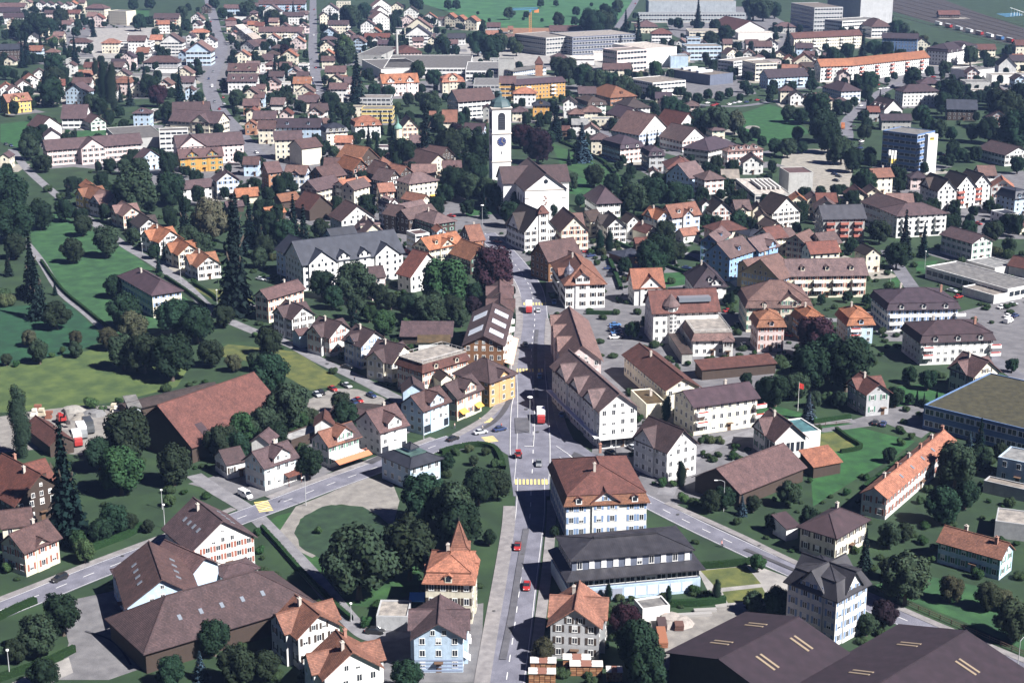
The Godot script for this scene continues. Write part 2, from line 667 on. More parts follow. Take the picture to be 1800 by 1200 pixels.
	if "bd" in opts:
		var gb := mb()
		box(gb, rb * Vector3(L * .14, h.e + t + s2 * .52 * h.tan + .55, s2 * .48), Vector3(L * .46, 1.5, 3.2), rb)
		part("dormer_band", gb, plain("roof_glass", [.16, .18, .21], .2), roof_part)
	# chimneys
	var nch := opt_of(opts, "ch")
	if nch:
		for i in int(nch[0]):
			var st := mb()
			var cx: float = (i + .5) / nch[0] * L - l2 + L * .07 if nch[0] > 1 else L * .16
			var cz := -S * .06 if nch[0] > 2 else S * (.10 if i % 2 else -.08)
			var y: float = minf(apex, h.e + (s2 - absf(cz)) * h.tan)
			if typ[0] == "m":
				y = apex - .6
			if typ[0] == "f":
				y = top
			box(st, rb * Vector3(cx, y + .55, cz), Vector3(.75, 2.3, .6), rb)
			box(st, rb * Vector3(cx, y + 1.75, cz), Vector3(.95, .14, .8), rb)
			box(st, rb * Vector3(cx, y + 1.95, cz), Vector3(.3, .3, .3), rb)
			part("chimney", st, plain("chim" + str(i % 2), [[.40, .36, .32], [.30, .16, .12]][i % 2]), roof_part)
	# dormers on the slopes of the roof frame
	for key in ["df", "dg"]:
		var nd := opt_of(opts, key)
		if nd:
			var sg := 1.0 if key == "df" else -1.0
			for i in int(nd[0]):
				var round: bool = typ[0] in "hm"
				var span: float = h.w if round else L
				var deep: float = h.d if round else S
				var dx: float = ((i + .5) / nd[0] - .5) * (span - 3.0 if typ[0] != "h" else span - deep * .6)
				if typ[0] == "m" and absf(dx) < 2.8 and skips.f:
					continue
				dormer(h, Basis() if round else rb, dx, sg, deep * .5, t, roof_part, typ[0] == "m")
	for pair in [["window_pane", h.glass, "glass"], ["window_frame", h.frames, "frame"], ["shutter", h.shutters, "shutter" + h.shut]]:
		var am: ArrayMesh = pair[1].commit()
		if am.get_surface_count():
			var o := MeshInstance3D.new()
			o.name = pair[0] + "s"
			o.mesh = am
			o.material_override = plain(pair[2], [.022, .026, .034], .12) if pair[2] == "glass" else (plain("frame", [.74, .74, .72]) if pair[2] == "frame" else plain(pair[2], SHUT[h.shut]))
			o.set_meta("kind", "stuff")
			h.node.add_child(o, true)


func side_basis(k: String) -> Basis:
	return Basis(Vector3.UP, {"f": 0.0, "r": PI / 2, "b": PI, "l": -PI / 2}[k])


func side_sign(k: String) -> float:
	# which way an offset along +x (front, back) or +z (left, right) runs in the side's own x
	return {"f": 1.0, "b": -1.0, "l": 1.0, "r": -1.0}[k]


func hip(st: SurfaceTool, rb: Basis, l2: float, s2: float, y: float, tn: float, cut: float) -> void:
	var m := minf(l2, s2)
	var k := m * (1.0 if cut == 0.0 else cut)
	var top := y + k * tn
	var a := [Vector3(-l2, y, s2), Vector3(l2, y, s2), Vector3(l2, y, -s2), Vector3(-l2, y, -s2)]
	var b := [Vector3(-l2 + k, top, s2 - k), Vector3(l2 - k, top, s2 - k), Vector3(l2 - k, top, -s2 + k), Vector3(-l2 + k, top, -s2 + k)]
	for i in 4:
		var j := (i + 1) % 4
		var q := [rb * a[i], rb * a[j]]
		if b[j].distance_to(b[i]) > .02:
			q.append_array([rb * b[j], rb * b[i]])
		else:
			q.append(rb * b[i])
		slab(st, q, .22, rb * (Vector3.RIGHT if i % 2 == 0 else Vector3.BACK))
		bar(st, rb * (a[i] + Vector3(0, .03, 0)), rb * (b[i] + Vector3(0, .03, 0)), .22)
	if b[0].distance_to(b[1]) > .1:
		bar(st, rb * (b[0] + Vector3(0, .04, 0)), rb * (b[1] + Vector3(0, .04, 0)), .24)


func wing(h: Dictionary, walls: SurfaceTool, roof: SurfaceTool, k: String, w: float, proj: float, off: float, up: float) -> void:
	var b := side_basis(k)
	var half: float = (h.D if k in "fb" else h.W) * .5
	if h.cross and k in "lr" and up == 0.0 and proj < 2.0:
		w = minf(maxf(w, h.w * .66), h.D * .7)
		off = clampf(off - 1.2, -h.D * .5 + w * .5 + .3, h.D * .5 - w * .5 - .3)
	var ox := off * side_sign(k)
	var z1 := half + proj
	var top: float = h.e + h.ov * h.tan + up
	var tn := maxf(h.tan, .6)
	if h.has("mtop"):
		tn = 1.25 if h.mtop > h.e + 3.0 else .75
	var ap := top + w * .5 * tn
	var wall := []
	for v in [Vector3(ox - w * .5, 0, z1), Vector3(ox + w * .5, 0, z1), Vector3(ox + w * .5, top, z1), Vector3(ox, ap - .1, z1), Vector3(ox - w * .5, top, z1)]:
		wall.append(b * v)
	poly(walls, wall, b * Vector3.BACK)
	for sg in [-1.0, 1.0]:
		var q := []
		for v in [Vector3(ox + sg * w * .5, 0, z1), Vector3(ox + sg * w * .5, 0, half * .3), Vector3(ox + sg * w * .5, top, half * .3), Vector3(ox + sg * w * .5, top, z1)]:
			q.append(b * v)
		poly(walls, q, b * Vector3(sg, 0, 0))
		var o := .45
		var back := 0.0
		slab(roof, [b * Vector3(ox + sg * (w * .5 + o), top - o * tn + .2, z1 + .55), b * Vector3(ox + sg * (w * .5 + o), top - o * tn + .2, back), b * Vector3(ox, ap + .2, back), b * Vector3(ox, ap + .2, z1 + .55)], .2, b * Vector3.BACK)
	bar(roof, b * Vector3(ox, ap + .22, 0), b * Vector3(ox, ap + .22, z1 + .55), .24)
	if not opt_of(h.opts, "nw").is_empty():
		return
	var nrm: Vector3 = h.node.basis * (b * Vector3.BACK)
	if nrm.dot(-h.node.position.normalized()) < -.25:
		return
	var xf := Transform3D(b, b * Vector3(ox, 0, z1 + .005))
	if up > .9:
		facade(h, xf, w, h.e + h.ov * h.tan, h.st, [])
		var n := maxi(1, int(w / 1.9))
		for i in n:
			put_window(h, xf.translated_local(Vector3((i + .5) * w / n - w * .5, h.e + h.ov * h.tan + up * .5 + .45, 0)), .95, 1.35, h.shut)
	else:
		facade(h, xf, w, top, h.st, [])
		if ap - top > 1.7:
			put_window(h, xf.translated_local(Vector3(0, top + .75, 0)), .9, 1.1, h.shut if w > 4.4 else "")


func dormer(h: Dictionary, rb: Basis, dx: float, sg: float, s2: float, t: float, roof_part: Node, steep: bool) -> void:
	var st := mb()
	var tn: float = 2.0 if steep else h.tan
	var y: float = h.e + t + (.25 if steep else minf(1.5, s2 * h.tan * .35))
	var z: float = s2 - (y - h.e - t) / tn
	var dw := 1.5
	var bb := rb * Basis(Vector3.UP, 0.0 if sg > 0 else PI)
	var dep := 1.9 if steep else 1.5 / tn + .6
	box(st, bb * Vector3(dx * sg, y + .65, z - dep * .5 + .02), Vector3(dw, 1.7, dep), bb)
	var o := part("dormer", st, h.wm, roof_part)
	var rf := mb()
	for q in [-1.0, 1.0]:
		slab(rf, [bb * Vector3(dx * sg + q * (dw * .5 + .25), y + 1.42, z + .3), bb * Vector3(dx * sg + q * (dw * .5 + .25), y + 1.42, z - dep - .8), bb * Vector3(dx * sg, y + 2.05, z - dep - .8), bb * Vector3(dx * sg, y + 2.05, z + .3)], .14, bb * Vector3.BACK)
	var gq := []
	for v in [Vector3(-dw * .5, 1.45, 0), Vector3(dw * .5, 1.45, 0), Vector3(0, 1.95, 0)]:
		gq.append(bb * (v + Vector3(dx * sg, y, z + .02)))
	poly(rf, gq, bb * Vector3.BACK)
	part("dormer_roof", rf, h.rm, roof_part)
	var g := mb()
	box(g, bb * Vector3(dx * sg, y + .8, z + .04), Vector3(1.0, 1.0, .08), bb)
	part("dormer_window", g, plain("glass", [.022, .026, .034], .12), roof_part)


func skylights(h: Dictionary, rb: Basis, l2: float, s2: float, t: float, roof_part: Node) -> void:
	var pale := not opt_of(h.opts, "so").is_empty()
	var hall := not opt_of(h.opts, "hs").is_empty()
	var n := int(opt_of(h.opts, "sk")[0]) if not pale and not hall else (3 if pale else 2)
	var ang := atan(h.tan)
	for sg in [-1.0, 1.0]:
		for i in (2 if pale and sg < 0 else n):
			for j in (2 if hall else 1):
				var st := mb()
				var zz: float = s2 * (.5 if not hall else .42)
				var size := Vector3(.8, .14, 1.3)
				if pale:
					size = Vector3(4.4 if sg > 0 else 6.0, .16, 5.0)
				elif hall:
					size = Vector3(.55, .12, 4.6)
				var y: float = h.e + t + (s2 - zz) * h.tan + .05
				var m: int = 2 if pale and sg < 0 else n
				var x := ((i + .5) / m - .5) * l2 * 1.7 + (j * 1.3 if hall else 0.0)
				if n > 3:
					x = ((i + .5) / m - .5) * l2 * 1.2
				var tilt := Basis(Vector3.RIGHT, ang * sg)
				box(st, rb * Vector3(x, y, zz * sg), size, rb * tilt)
				part("skylight", st, plain("panel", [.50, .54, .60], .35) if pale else (plain("sheet", [.24, .19, .13], .5) if hall else plain("roof_glass", [.16, .18, .21], .2)), roof_part)


func ribbons(h: Dictionary, xf: Transform3D, width: float, top: float, rows: int) -> void:
	var sh := top / rows
	for r in rows:
		var n := maxi(1, int(width / 3.0))
		for i in n:
			var w := width * .96 / n
			var x := (i + .5) * width * .98 / n - width * .49
			var y := r * sh + sh * .58
			if h.near:
				var o := MeshInstance3D.new()
				o.name = "window"
				o.mesh = win_mesh
				o.transform = xf.translated_local(Vector3(x, y, 0)).scaled_local(Vector3(w * .96, sh * .5, 1))
				h.node.add_child(o, true)
			else:
				box(h.glass, xf * Vector3(x, y, .03), Vector3(w * .9, sh * .42, .06), xf.basis)
				box(h.frames, xf * Vector3(x, y, .015), Vector3(w, sh * .5, .03), xf.basis)


func extras(h: Dictionary, hw: float, hd: float, top: float) -> void:
	var o: PackedStringArray = h.opts
	var sh: float = top / maxf(1.0, h.st)
	if h.shop:
		var st := mb()
		var n := maxi(2, int(h.W / 3.2))
		for i in n:
			box(st, Vector3((i + .5) * h.W / n - hw, 1.55, hd + .04), Vector3(h.W / n - .7, 2.1, .08))
		part("shop_window", st, plain("glass", [.022, .026, .034], .12), h.node)
	if not opt_of(o, "ca").is_empty():
		var st := mb()
		box(st, Vector3(0, 3.4, hd + .9), Vector3(h.W + 1.0, .3, 2.2))
		box(st, Vector3(-hw - .7, 3.4, -.5), Vector3(1.6, .3, h.D + 1.5))
		part("shop_canopy", st, plain("white", [.74, .74, .73]), h.node)
		var g := mb()
		for i in 3:
			box(g, Vector3((i + .5) * h.W / 3 - hw, 1.6, hd + .05), Vector3(h.W / 3 - .8, 2.4, .1))
		part("shop_window", g, plain("glass", [.022, .026, .034], .12), h.node)
	if not opt_of(o, "aw").is_empty():
		for s in [-1.0, 1.0]:
			var st := mb()
			slab(st, [Vector3(s * hw * .62 - 1.5, 2.3, hd + 1.7), Vector3(s * hw * .62 + 1.5, 2.3, hd + 1.7), Vector3(s * hw * .62 + 1.5, 3.3, hd + .05), Vector3(s * hw * .62 - 1.5, 3.3, hd + .05)], .06, Vector3.RIGHT)
			part("awning", st, plain("awning_orange", [.78, .36, .06]), h.node)
	if not opt_of(o, "te").is_empty():
		var st := mb()
		box(st, Vector3(0, 2.9, hd + 1.7), Vector3(h.W, .25, 3.4))
		part("terrace", st, plain("white", [.74, .74, .73]), h.node)
		var aw := mb()
		slab(aw, [Vector3(-hw - .6, 2.5, hd + 5.0), Vector3(hw + .6, 2.5, hd + 5.0), Vector3(hw + .6, 3.3, hd + 3.2), Vector3(-hw - .6, 3.3, hd + 3.2)], .08, Vector3.RIGHT)
		part("awning", aw, plain("awning_rust", [.45, .16, .08]), h.node)
		var rl := mb()
		for i in 9:
			box(rl, Vector3(lerpf(-hw, hw, i / 8.0), 3.5, hd + 3.3), Vector3(.08, 1.0, .08))
		box(rl, Vector3(0, 4.0, hd + 3.3), Vector3(h.W, .12, .12))
		part("railing", rl, plain("rail_red", [.36, .15, .10]), h.node)
	var ba := opt_of(o, "ba")
	if ba and ba[0] > 0:
		for c in int(ba[0]):
			for r in range(1, h.st):
				var st := mb()
				var x: float = (c + .5) * h.W / ba[0] - hw if ba[0] > 1 else -hw + 2.4
				if ba[0] == 2 and h.st == 3:
					x = -hw + 2.2 if c == 0 else hw + .6
				box(st, Vector3(x, r * sh + .1, hd + .75), Vector3(3.6, .2, 1.5))
				box(st, Vector3(x, r * sh + .6, hd + 1.46), Vector3(3.6, 1.0, .1))
				for s in [-1.0, 1.0]:
					box(st, Vector3(x + s * 1.76, r * sh + .6, hd + .72), Vector3(.08, 1.0, 1.4))
				part("balcony", st, plain("balcony" + ("_red" if "bq" in o else ""), [.36, .12, .09] if "bq" in o else [.74, .74, .73]), h.node)
				if h.near:
					var fl := mb()
					box(fl, Vector3(x, r * sh + 1.2, hd + 1.5), Vector3(3.2, .22, .25))
					part("flower_box", fl, plain("geranium", [.50, .06, .05]), h.node)
	if not opt_of(o, "st").is_empty():
		var st := mb()
		for i in 4:
			box(st, Vector3(0, .45 + i * .75, hd + .05), Vector3(h.W * .98, .34, .04))
		part("wall_stripe", st, plain("stripe", [.22, .27, .38]), h.node)
	if "rw" in o:
		for i in 3:
			var st := mb()
			var z: float = lerpf(-hd * .5, hd * .7, i / 2.0)
			slab(st, [Vector3(hw + 1.5, 2.3 + (i % 2) * 2.6, z + 1.3), Vector3(hw + 1.5, 2.3 + (i % 2) * 2.6, z - 1.3), Vector3(hw + .05, 3.2 + (i % 2) * 2.6, z - 1.3), Vector3(hw + .05, 3.2 + (i % 2) * 2.6, z + 1.3)], .06, Vector3.BACK)
			part("awning", st, plain("white", [.74, .74, .73]), h.node)
	if "rc" in o:
		var st := mb()
		slab(st, [Vector3(hw + 3.2, 2.7, hd), Vector3(hw + 3.2, 2.7, -hd * .5), Vector3(hw + .4, 3.5, -hd * .5), Vector3(hw + .4, 3.5, hd)], .1, Vector3.BACK)
		part("awning", st, plain("awning_peach", [.66, .42, .30]), h.node)
		for i in 4:
			for r in 2:
				var ba2 := mb()
				box(ba2, Vector3(hw + .7, 4.2 + r * 2.8, lerpf(hd * .8, -hd * .8, i / 3.0)), Vector3(1.4, .9, 3.0))
				part("balcony", ba2, plain("white", [.74, .74, .73]), h.node)
	if "lg" in o:
		var st := mb()
		box(st, Vector3(-.6, top - 2.0, hd + .05), Vector3(2.6, 1.5, .1))
		part("sign", st, plain("sign_yellow", [.60, .45, .08]), h.node)
		st = mb()
		box(st, Vector3(-.6, top - 1.75, hd + .11), Vector3(2.2, .5, .06))
		part("sign", st, plain("sign_black", [.03, .03, .03]), h.node)
	if "bm" in o:
		for i in 5:
			var st := mb()
			box(st, Vector3(lerpf(-hw * .3, hw * .75, i / 4.0), top + .9, -hd * .1), Vector3(.7, 1.2, h.D * .55))
			part("roof_beam", st, plain("beam", [.50, .49, .47]), h.node)
	if "rl" in o:
		for i in 3:
			var st := mb()
			box(st, Vector3(-hw * .15 + i * 2.0, top + .9, lerpf(hd * .2, -hd * .8, i / 2.0)), Vector3(h.W * .62, 1.6, 3.0))
			part("roof_light", st, plain("pale_metal", [.52, .55, .58], .5), h.node)
	if not opt_of(o, "po").is_empty():
		var st := mb()
		slab(st, [Vector3(hw - 4.6, 2.6, hd + 2.2), Vector3(hw, 2.6, hd + 2.2), Vector3(hw, 3.2, hd + .05), Vector3(hw - 4.6, 3.2, hd + .05)], .16, Vector3.RIGHT)
		for s in [0.2, 4.4]:
			box(st, Vector3(hw - s, 1.3, hd + 2.0), Vector3(.16, 2.6, .16))
		part("porch", st, roof_mat("r"), h.node)


func slate_block(h: Dictionary, walls: SurfaceTool, roof: SurfaceTool) -> void:
	var w: float = h.w
	var d: float = h.d
	box(walls, Vector3(0, 7.9, 0), Vector3(w - 1.2, 3.2, d - 1.2))
	hip(roof, Basis(), w * .5, d * .5, h.e, .26, 0.0)
	box(roof, Vector3(0, h.e + d * .5 * .26 + .25, 0), Vector3(w - d, .5, .9))
	# the lower body, wider, under a skirt of roof
	var low := mb()
	box(low, Vector3(0, 1.7, .6), Vector3(w + 1.6, 3.4, d + 2.6))
	part("base_wall", low, wall_mat("B"), h.node)
	var band := mb()
	box(band, Vector3(0, 4.6, .6), Vector3(w + 1.0, 2.4, d + 2.0))
	part("band_wall", band, wall_mat("S"), h.node)
	var q := [Vector3(-w * .5 - 1.6, 5.9, d * .5 + 2.9), Vector3(w * .5 + 1.6, 5.9, d * .5 + 2.9), Vector3(w * .5 - .5, 6.8, d * .5 - .5), Vector3(-w * .5 + .5, 6.8, d * .5 - .5)]
	slab(roof, q, .25, Vector3.RIGHT)
	for s in [-1.0, 1.0]:
		slab(roof, [Vector3(s * (w * .5 + 1.6), 5.9, d * .5 + 2.9), Vector3(s * (w * .5 + 1.6), 5.9, -d * .5 - .5), Vector3(s * (w * .5 - .5), 6.8, -d * .5), Vector3(s * (w * .5 - .5), 6.8, d * .5 - .5)], .25, Vector3.BACK)
	for i in 10:
		var xf := Transform3D(Basis(), Vector3(lerpf(-w * .42, w * .44, i / 9.0), 7.9, d * .5 - .59))
		put_window(h, xf, 1.2, 2.0, "")
		if i in [1, 2, 3, 4, 7, 9]:
			var st := mb()
			box(st, xf.origin + Vector3(0, 0, .1), Vector3(1.1, 1.9, .12))
			part("white_shutter", st, plain("white", [.74, .74, .73]), h.node)
	for i in 12:
		put_window(h, Transform3D(Basis(), Vector3(lerpf(-w * .45, w * .46, i / 11.0), 4.7, d * .5 + 1.605)), 2.3, 1.7, "")
	for i in 10:
		var st := mb()
		box(st, Vector3(lerpf(-w * .42, w * .42, i / 9.0), 1.7, d * .5 + 1.93), Vector3(2.3, 2.1, .08))
		part("garage_door", st, plain("door_" + ("grey" if i in [1, 2, 3] else "pale"), [.25, .27, .33] if i in [1, 2, 3] else [.55, .62, .74]), h.node)
	for i in 7:
		put_window(h, Transform3D(side_basis("l"), Vector3(-w * .5 + .59, 7.9, lerpf(-d * .36, d * .36, i / 6.0))), 1.0, 1.8, "")


# ---------------------------------------------------------------- ground
func pts_of(s: String) -> PackedVector2Array:
	var f := s.split_floats(" ")
	var out := PackedVector2Array()
	for i in range(0, f.size() - 1, 2):
		out.append(Vector2(f[i], f[i + 1]))
	return out


func smooth(p: PackedVector2Array, n := 6) -> PackedVector2Array:
	if p.size() < 3:
		return p
	var out := PackedVector2Array()
	for i in p.size() - 1:
		var a := p[maxi(i - 1, 0)]
		var d := p[mini(i + 2, p.size() - 1)]
		for k in n:
			out.append(p[i].cubic_interpolate(p[i + 1], a, d, float(k) / n))
	out.append(p[p.size() - 1])
	return out


func ribbon(st: SurfaceTool, p: PackedVector2Array, w: float, y: float, kerb := 0.0) -> void:
	var lft := []
	var rgt := []
	for i in p.size():
		var d := (p[mini(i + 1, p.size() - 1)] - p[maxi(i - 1, 0)]).normalized()
		var n := Vector2(-d.y, d.x) * w * .5
		lft.append(Vector3(p[i].x + n.x, y, p[i].y + n.y))
		rgt.append(Vector3(p[i].x - n.x, y, p[i].y - n.y))
	for i in p.size() - 1:
		poly(st, [lft[i], lft[i + 1], rgt[i + 1]], Vector3.UP)
		poly(st, [lft[i], rgt[i + 1], rgt[i]], Vector3.UP)
		if kerb > 0.0:
			for e in [[lft, 1.0], [rgt, -1.0]]:
				var a: Vector3 = e[0][i]
				var b: Vector3 = e[0][i + 1]
				var o := (lft[i] - rgt[i]) as Vector3
				poly(st, [a, b, b - Vector3(0, kerb, 0), a - Vector3(0, kerb, 0)], o * e[1])


func ground_mat(k: String) -> Material:
	match k:
		"emerald": return surf("g_emerald", [.020, .125, .080], "grass", .02, "grass2", .10)
		"meadow": return surf("g_meadow", [.165, .225, .095], "grass", .016, "grass2", .12)
		"meadow2": return surf("g_meadow2", [.062, .185, .095], "grass", .018, "grass2", .12)
		"dry": return surf("g_dry", [.25, .245, .10], "grass", .022, "grass2", .12)
		"lawn": return surf("g_lawn", [.055, .165, .060], "grass", .02, "grass2", .14)
		"lawn2": return surf("g_lawn2", [.045, .185, .070], "grass", .025, "grass2", .14)
		"lawn3": return surf("g_lawn3", [.040, .095, .062], "grass", .04, "grass2", .2)
		"far": return surf("g_far", [.085, .26, .15], "grass", .006, "grass2", .05)
		"gravel": return surf("g_gravel", [.33, .31, .28], "tar", .03, "fine", .16)
		"pale": return surf("g_pale", [.44, .42, .39], "tar", .02, "fine", .12)
		"pale2": return surf("g_pale2", [.42, .39, .33], "tar", .03, "fine", .12)
		"paving": return surf("g_paving", [.215, .21, .22], "tar", .02, "fine", .10)
		"paving2": return surf("g_paving2", [.225, .22, .225], "tar", .025, "fine", .09)
		"kerb": return surf("g_kerb", [.34, .32, .315], "tar", .04, "fine", .12)
		"asphalt": return surf("g_asphalt", [.235, .235, .285], "tar", .02, "fine", .07)
		"asphalt2": return surf("g_asphalt2", [.22, .218, .245], "tar", .02, "fine", .07)
		"patch": return surf("g_patch", [.095, .093, .105], "tar", .03, "fine", .10)
		"patch2": return surf("g_patch2", [.14, .138, .155], "tar", .03, "fine", .10)
		"paint": return plain("paint_white", [.62, .62, .60])
		"iron": return plain("manhole", [.05, .05, .052])
		"lane": return surf("g_lane", [.29, .285, .30], "tar", .03, "fine", .10)
		"clay": return surf("g_clay", [.36, .19, .11], "tar", .02, "fine", .10)
		"ballast": return surf("g_ballast", [.062, .050, .044], "tar", .03, "fine", .10)
		"water": return plain("pool", [.13, .30, .38], .08)
	return plain("g_other", [.2, .2, .2])


func make_ground() -> void:
	var st := mb()
	poly(st, [Vector3(-4500, 0, 500), Vector3(4500, 0, 500), Vector3(4500, 0, -6000), Vector3(-4500, 0, -6000)], Vector3.UP)
	part("ground", st, surf("grass", [.042, .095, .048], "grass", .009, "grass2", .10), self).set_meta("kind", "structure")
	var white := plain("paint_white", [.62, .62, .60])
	var used := 0
	for line in GROUNDS.split("\n", false):
		used += 1
		var f := line.split("|")
		var p := pts_of(f[4])
		var q := f[3].split_floats(" ")
		var y := 0.006 * int(f[2]) + 0.0004 * used + .004
		var s := mb()
		if q[0] > 0.0:
			p = smooth(p)
			if q[1] > 0.0:
				y = .13 + .0003 * used
			ribbon(s, p, q[0], y, .14 if q[1] > 0.0 else 0.0)
		else:
			var tr := Geometry2D.triangulate_polygon(p)
			for i in range(0, tr.size(), 3):
				poly(s, [Vector3(p[tr[i]].x, y, p[tr[i]].y), Vector3(p[tr[i + 1]].x, y, p[tr[i + 1]].y), Vector3(p[tr[i + 2]].x, y, p[tr[i + 2]].y)], Vector3.UP)
		var o := part(f[0], s, ground_mat(f[1]), self)
		o.set_meta("kind", "structure")
		if q[2] > 0.0:
			# white dashes down the middle, white lines along the edges
			var m := mb()
			var run := 0.0
			for i in p.size() - 1:
				var a := p[i]
				var b := p[i + 1]
				var len := a.distance_to(b)
				var at := 0.0
				while at < len:
					var ph := fmod(run + at, 7.5)
					var step := minf(len - at, (3.0 - ph) if ph < 3.0 else (7.5 - ph))
					if ph < 3.0 and step > .05:
						ribbon(m, PackedVector2Array([a.lerp(b, at / len), a.lerp(b, (at + step) / len)]), .17, y + .012)
					at += maxf(step, .05)
				run += len
			for sd in [-1.0, 1.0]:
				var off := PackedVector2Array()
				for i in p.size():
					var d := (p[mini(i + 1, p.size() - 1)] - p[maxi(i - 1, 0)]).normalized()
					off.append(p[i] + Vector2(-d.y, d.x) * sd * (q[0] * .5 - .35))
				ribbon(m, off, .10, y + .012)
			part("road_marking", m, white, o)
	# paved forecourts round the houses farther off
	var rg := RandomNumberGenerator.new()
	rg.seed = 12
	var fc := [mb(), mb()]
	var nth := 0
	for line in BUILDINGS.split("\n", false):
		var v := line.split("|")[1].split_floats(" ")
		if Vector2(v[0], v[1]).length() < 640.0 or rg.randf() < .25:
			continue
		nth += 1
		var bs := Basis(Vector3.UP, deg_to_rad(v[4]))
		var ox := rg.randf_range(-4.0, 4.0)
		var oz := rg.randf_range(0.0, 7.0)
		var hx := v[2] * .5 + rg.randf_range(1.0, 7.0)
		var hz := v[3] * .5 + rg.randf_range(2.0, 8.0)
		var pq := []
		for e in [[-1, -1], [1, -1], [1, 1], [-1, 1]]:
			pq.append(Vector3(v[0], .012 + nth * .0001, v[1]) + bs * Vector3(ox + e[0] * hx, 0, oz + e[1] * hz))
		poly(fc[nth % 2], pq, Vector3.UP)
	for i in 2:
		part("forecourt_paving", fc[i], ground_mat(["paving", "pale2"][i]), self).set_meta("kind", "structure")
	for line in BARS.split("\n", false):
		var v := line.split_floats(" ")
		var o := thing("zebra_crossing", "", "")
		o.remove_meta("label")
		o.remove_meta("category")
		o.set_meta("kind", "structure")
		o.position = Vector3(v[0], .075, v[1])
		o.rotation.y = deg_to_rad(v[3] - 90.0)
		for i in int(v[4]):
			var s := mb()
			box(s, Vector3(lerpf(-v[2] * .5, v[2] * .5, (i + .5) / v[4]), 0, 0), Vector3(.55, .012, 3.6))
			part("bar", s, plain("paint_yellow", [.62, .50, .17]), o)


# ---------------------------------------------------------------- plants
var crowns := {}
var trunks: ArrayMesh


func leaf(st: SurfaceTool, p: Vector3, n: Vector3, size: float, c: Color, r: RandomNumberGenerator, asp := 1.0) -> void:
	var u := n.cross(Vector3(r.randfn(), r.randfn(), r.randfn())).normalized()
	var v := n.cross(u).normalized()
	u = (u + n * r.randf_range(-.6, .6)).normalized() * size * r.randf_range(.6, 1.15)
	v = (v + n * r.randf_range(-.6, .6)).normalized() * size * r.randf_range(.5, 1.0) * asp
	st.set_color(c)
	st.set_normal(n)
	for q in [p - u, p + v, p + u, p - u, p + u, p - v]:
		st.add_vertex(q)


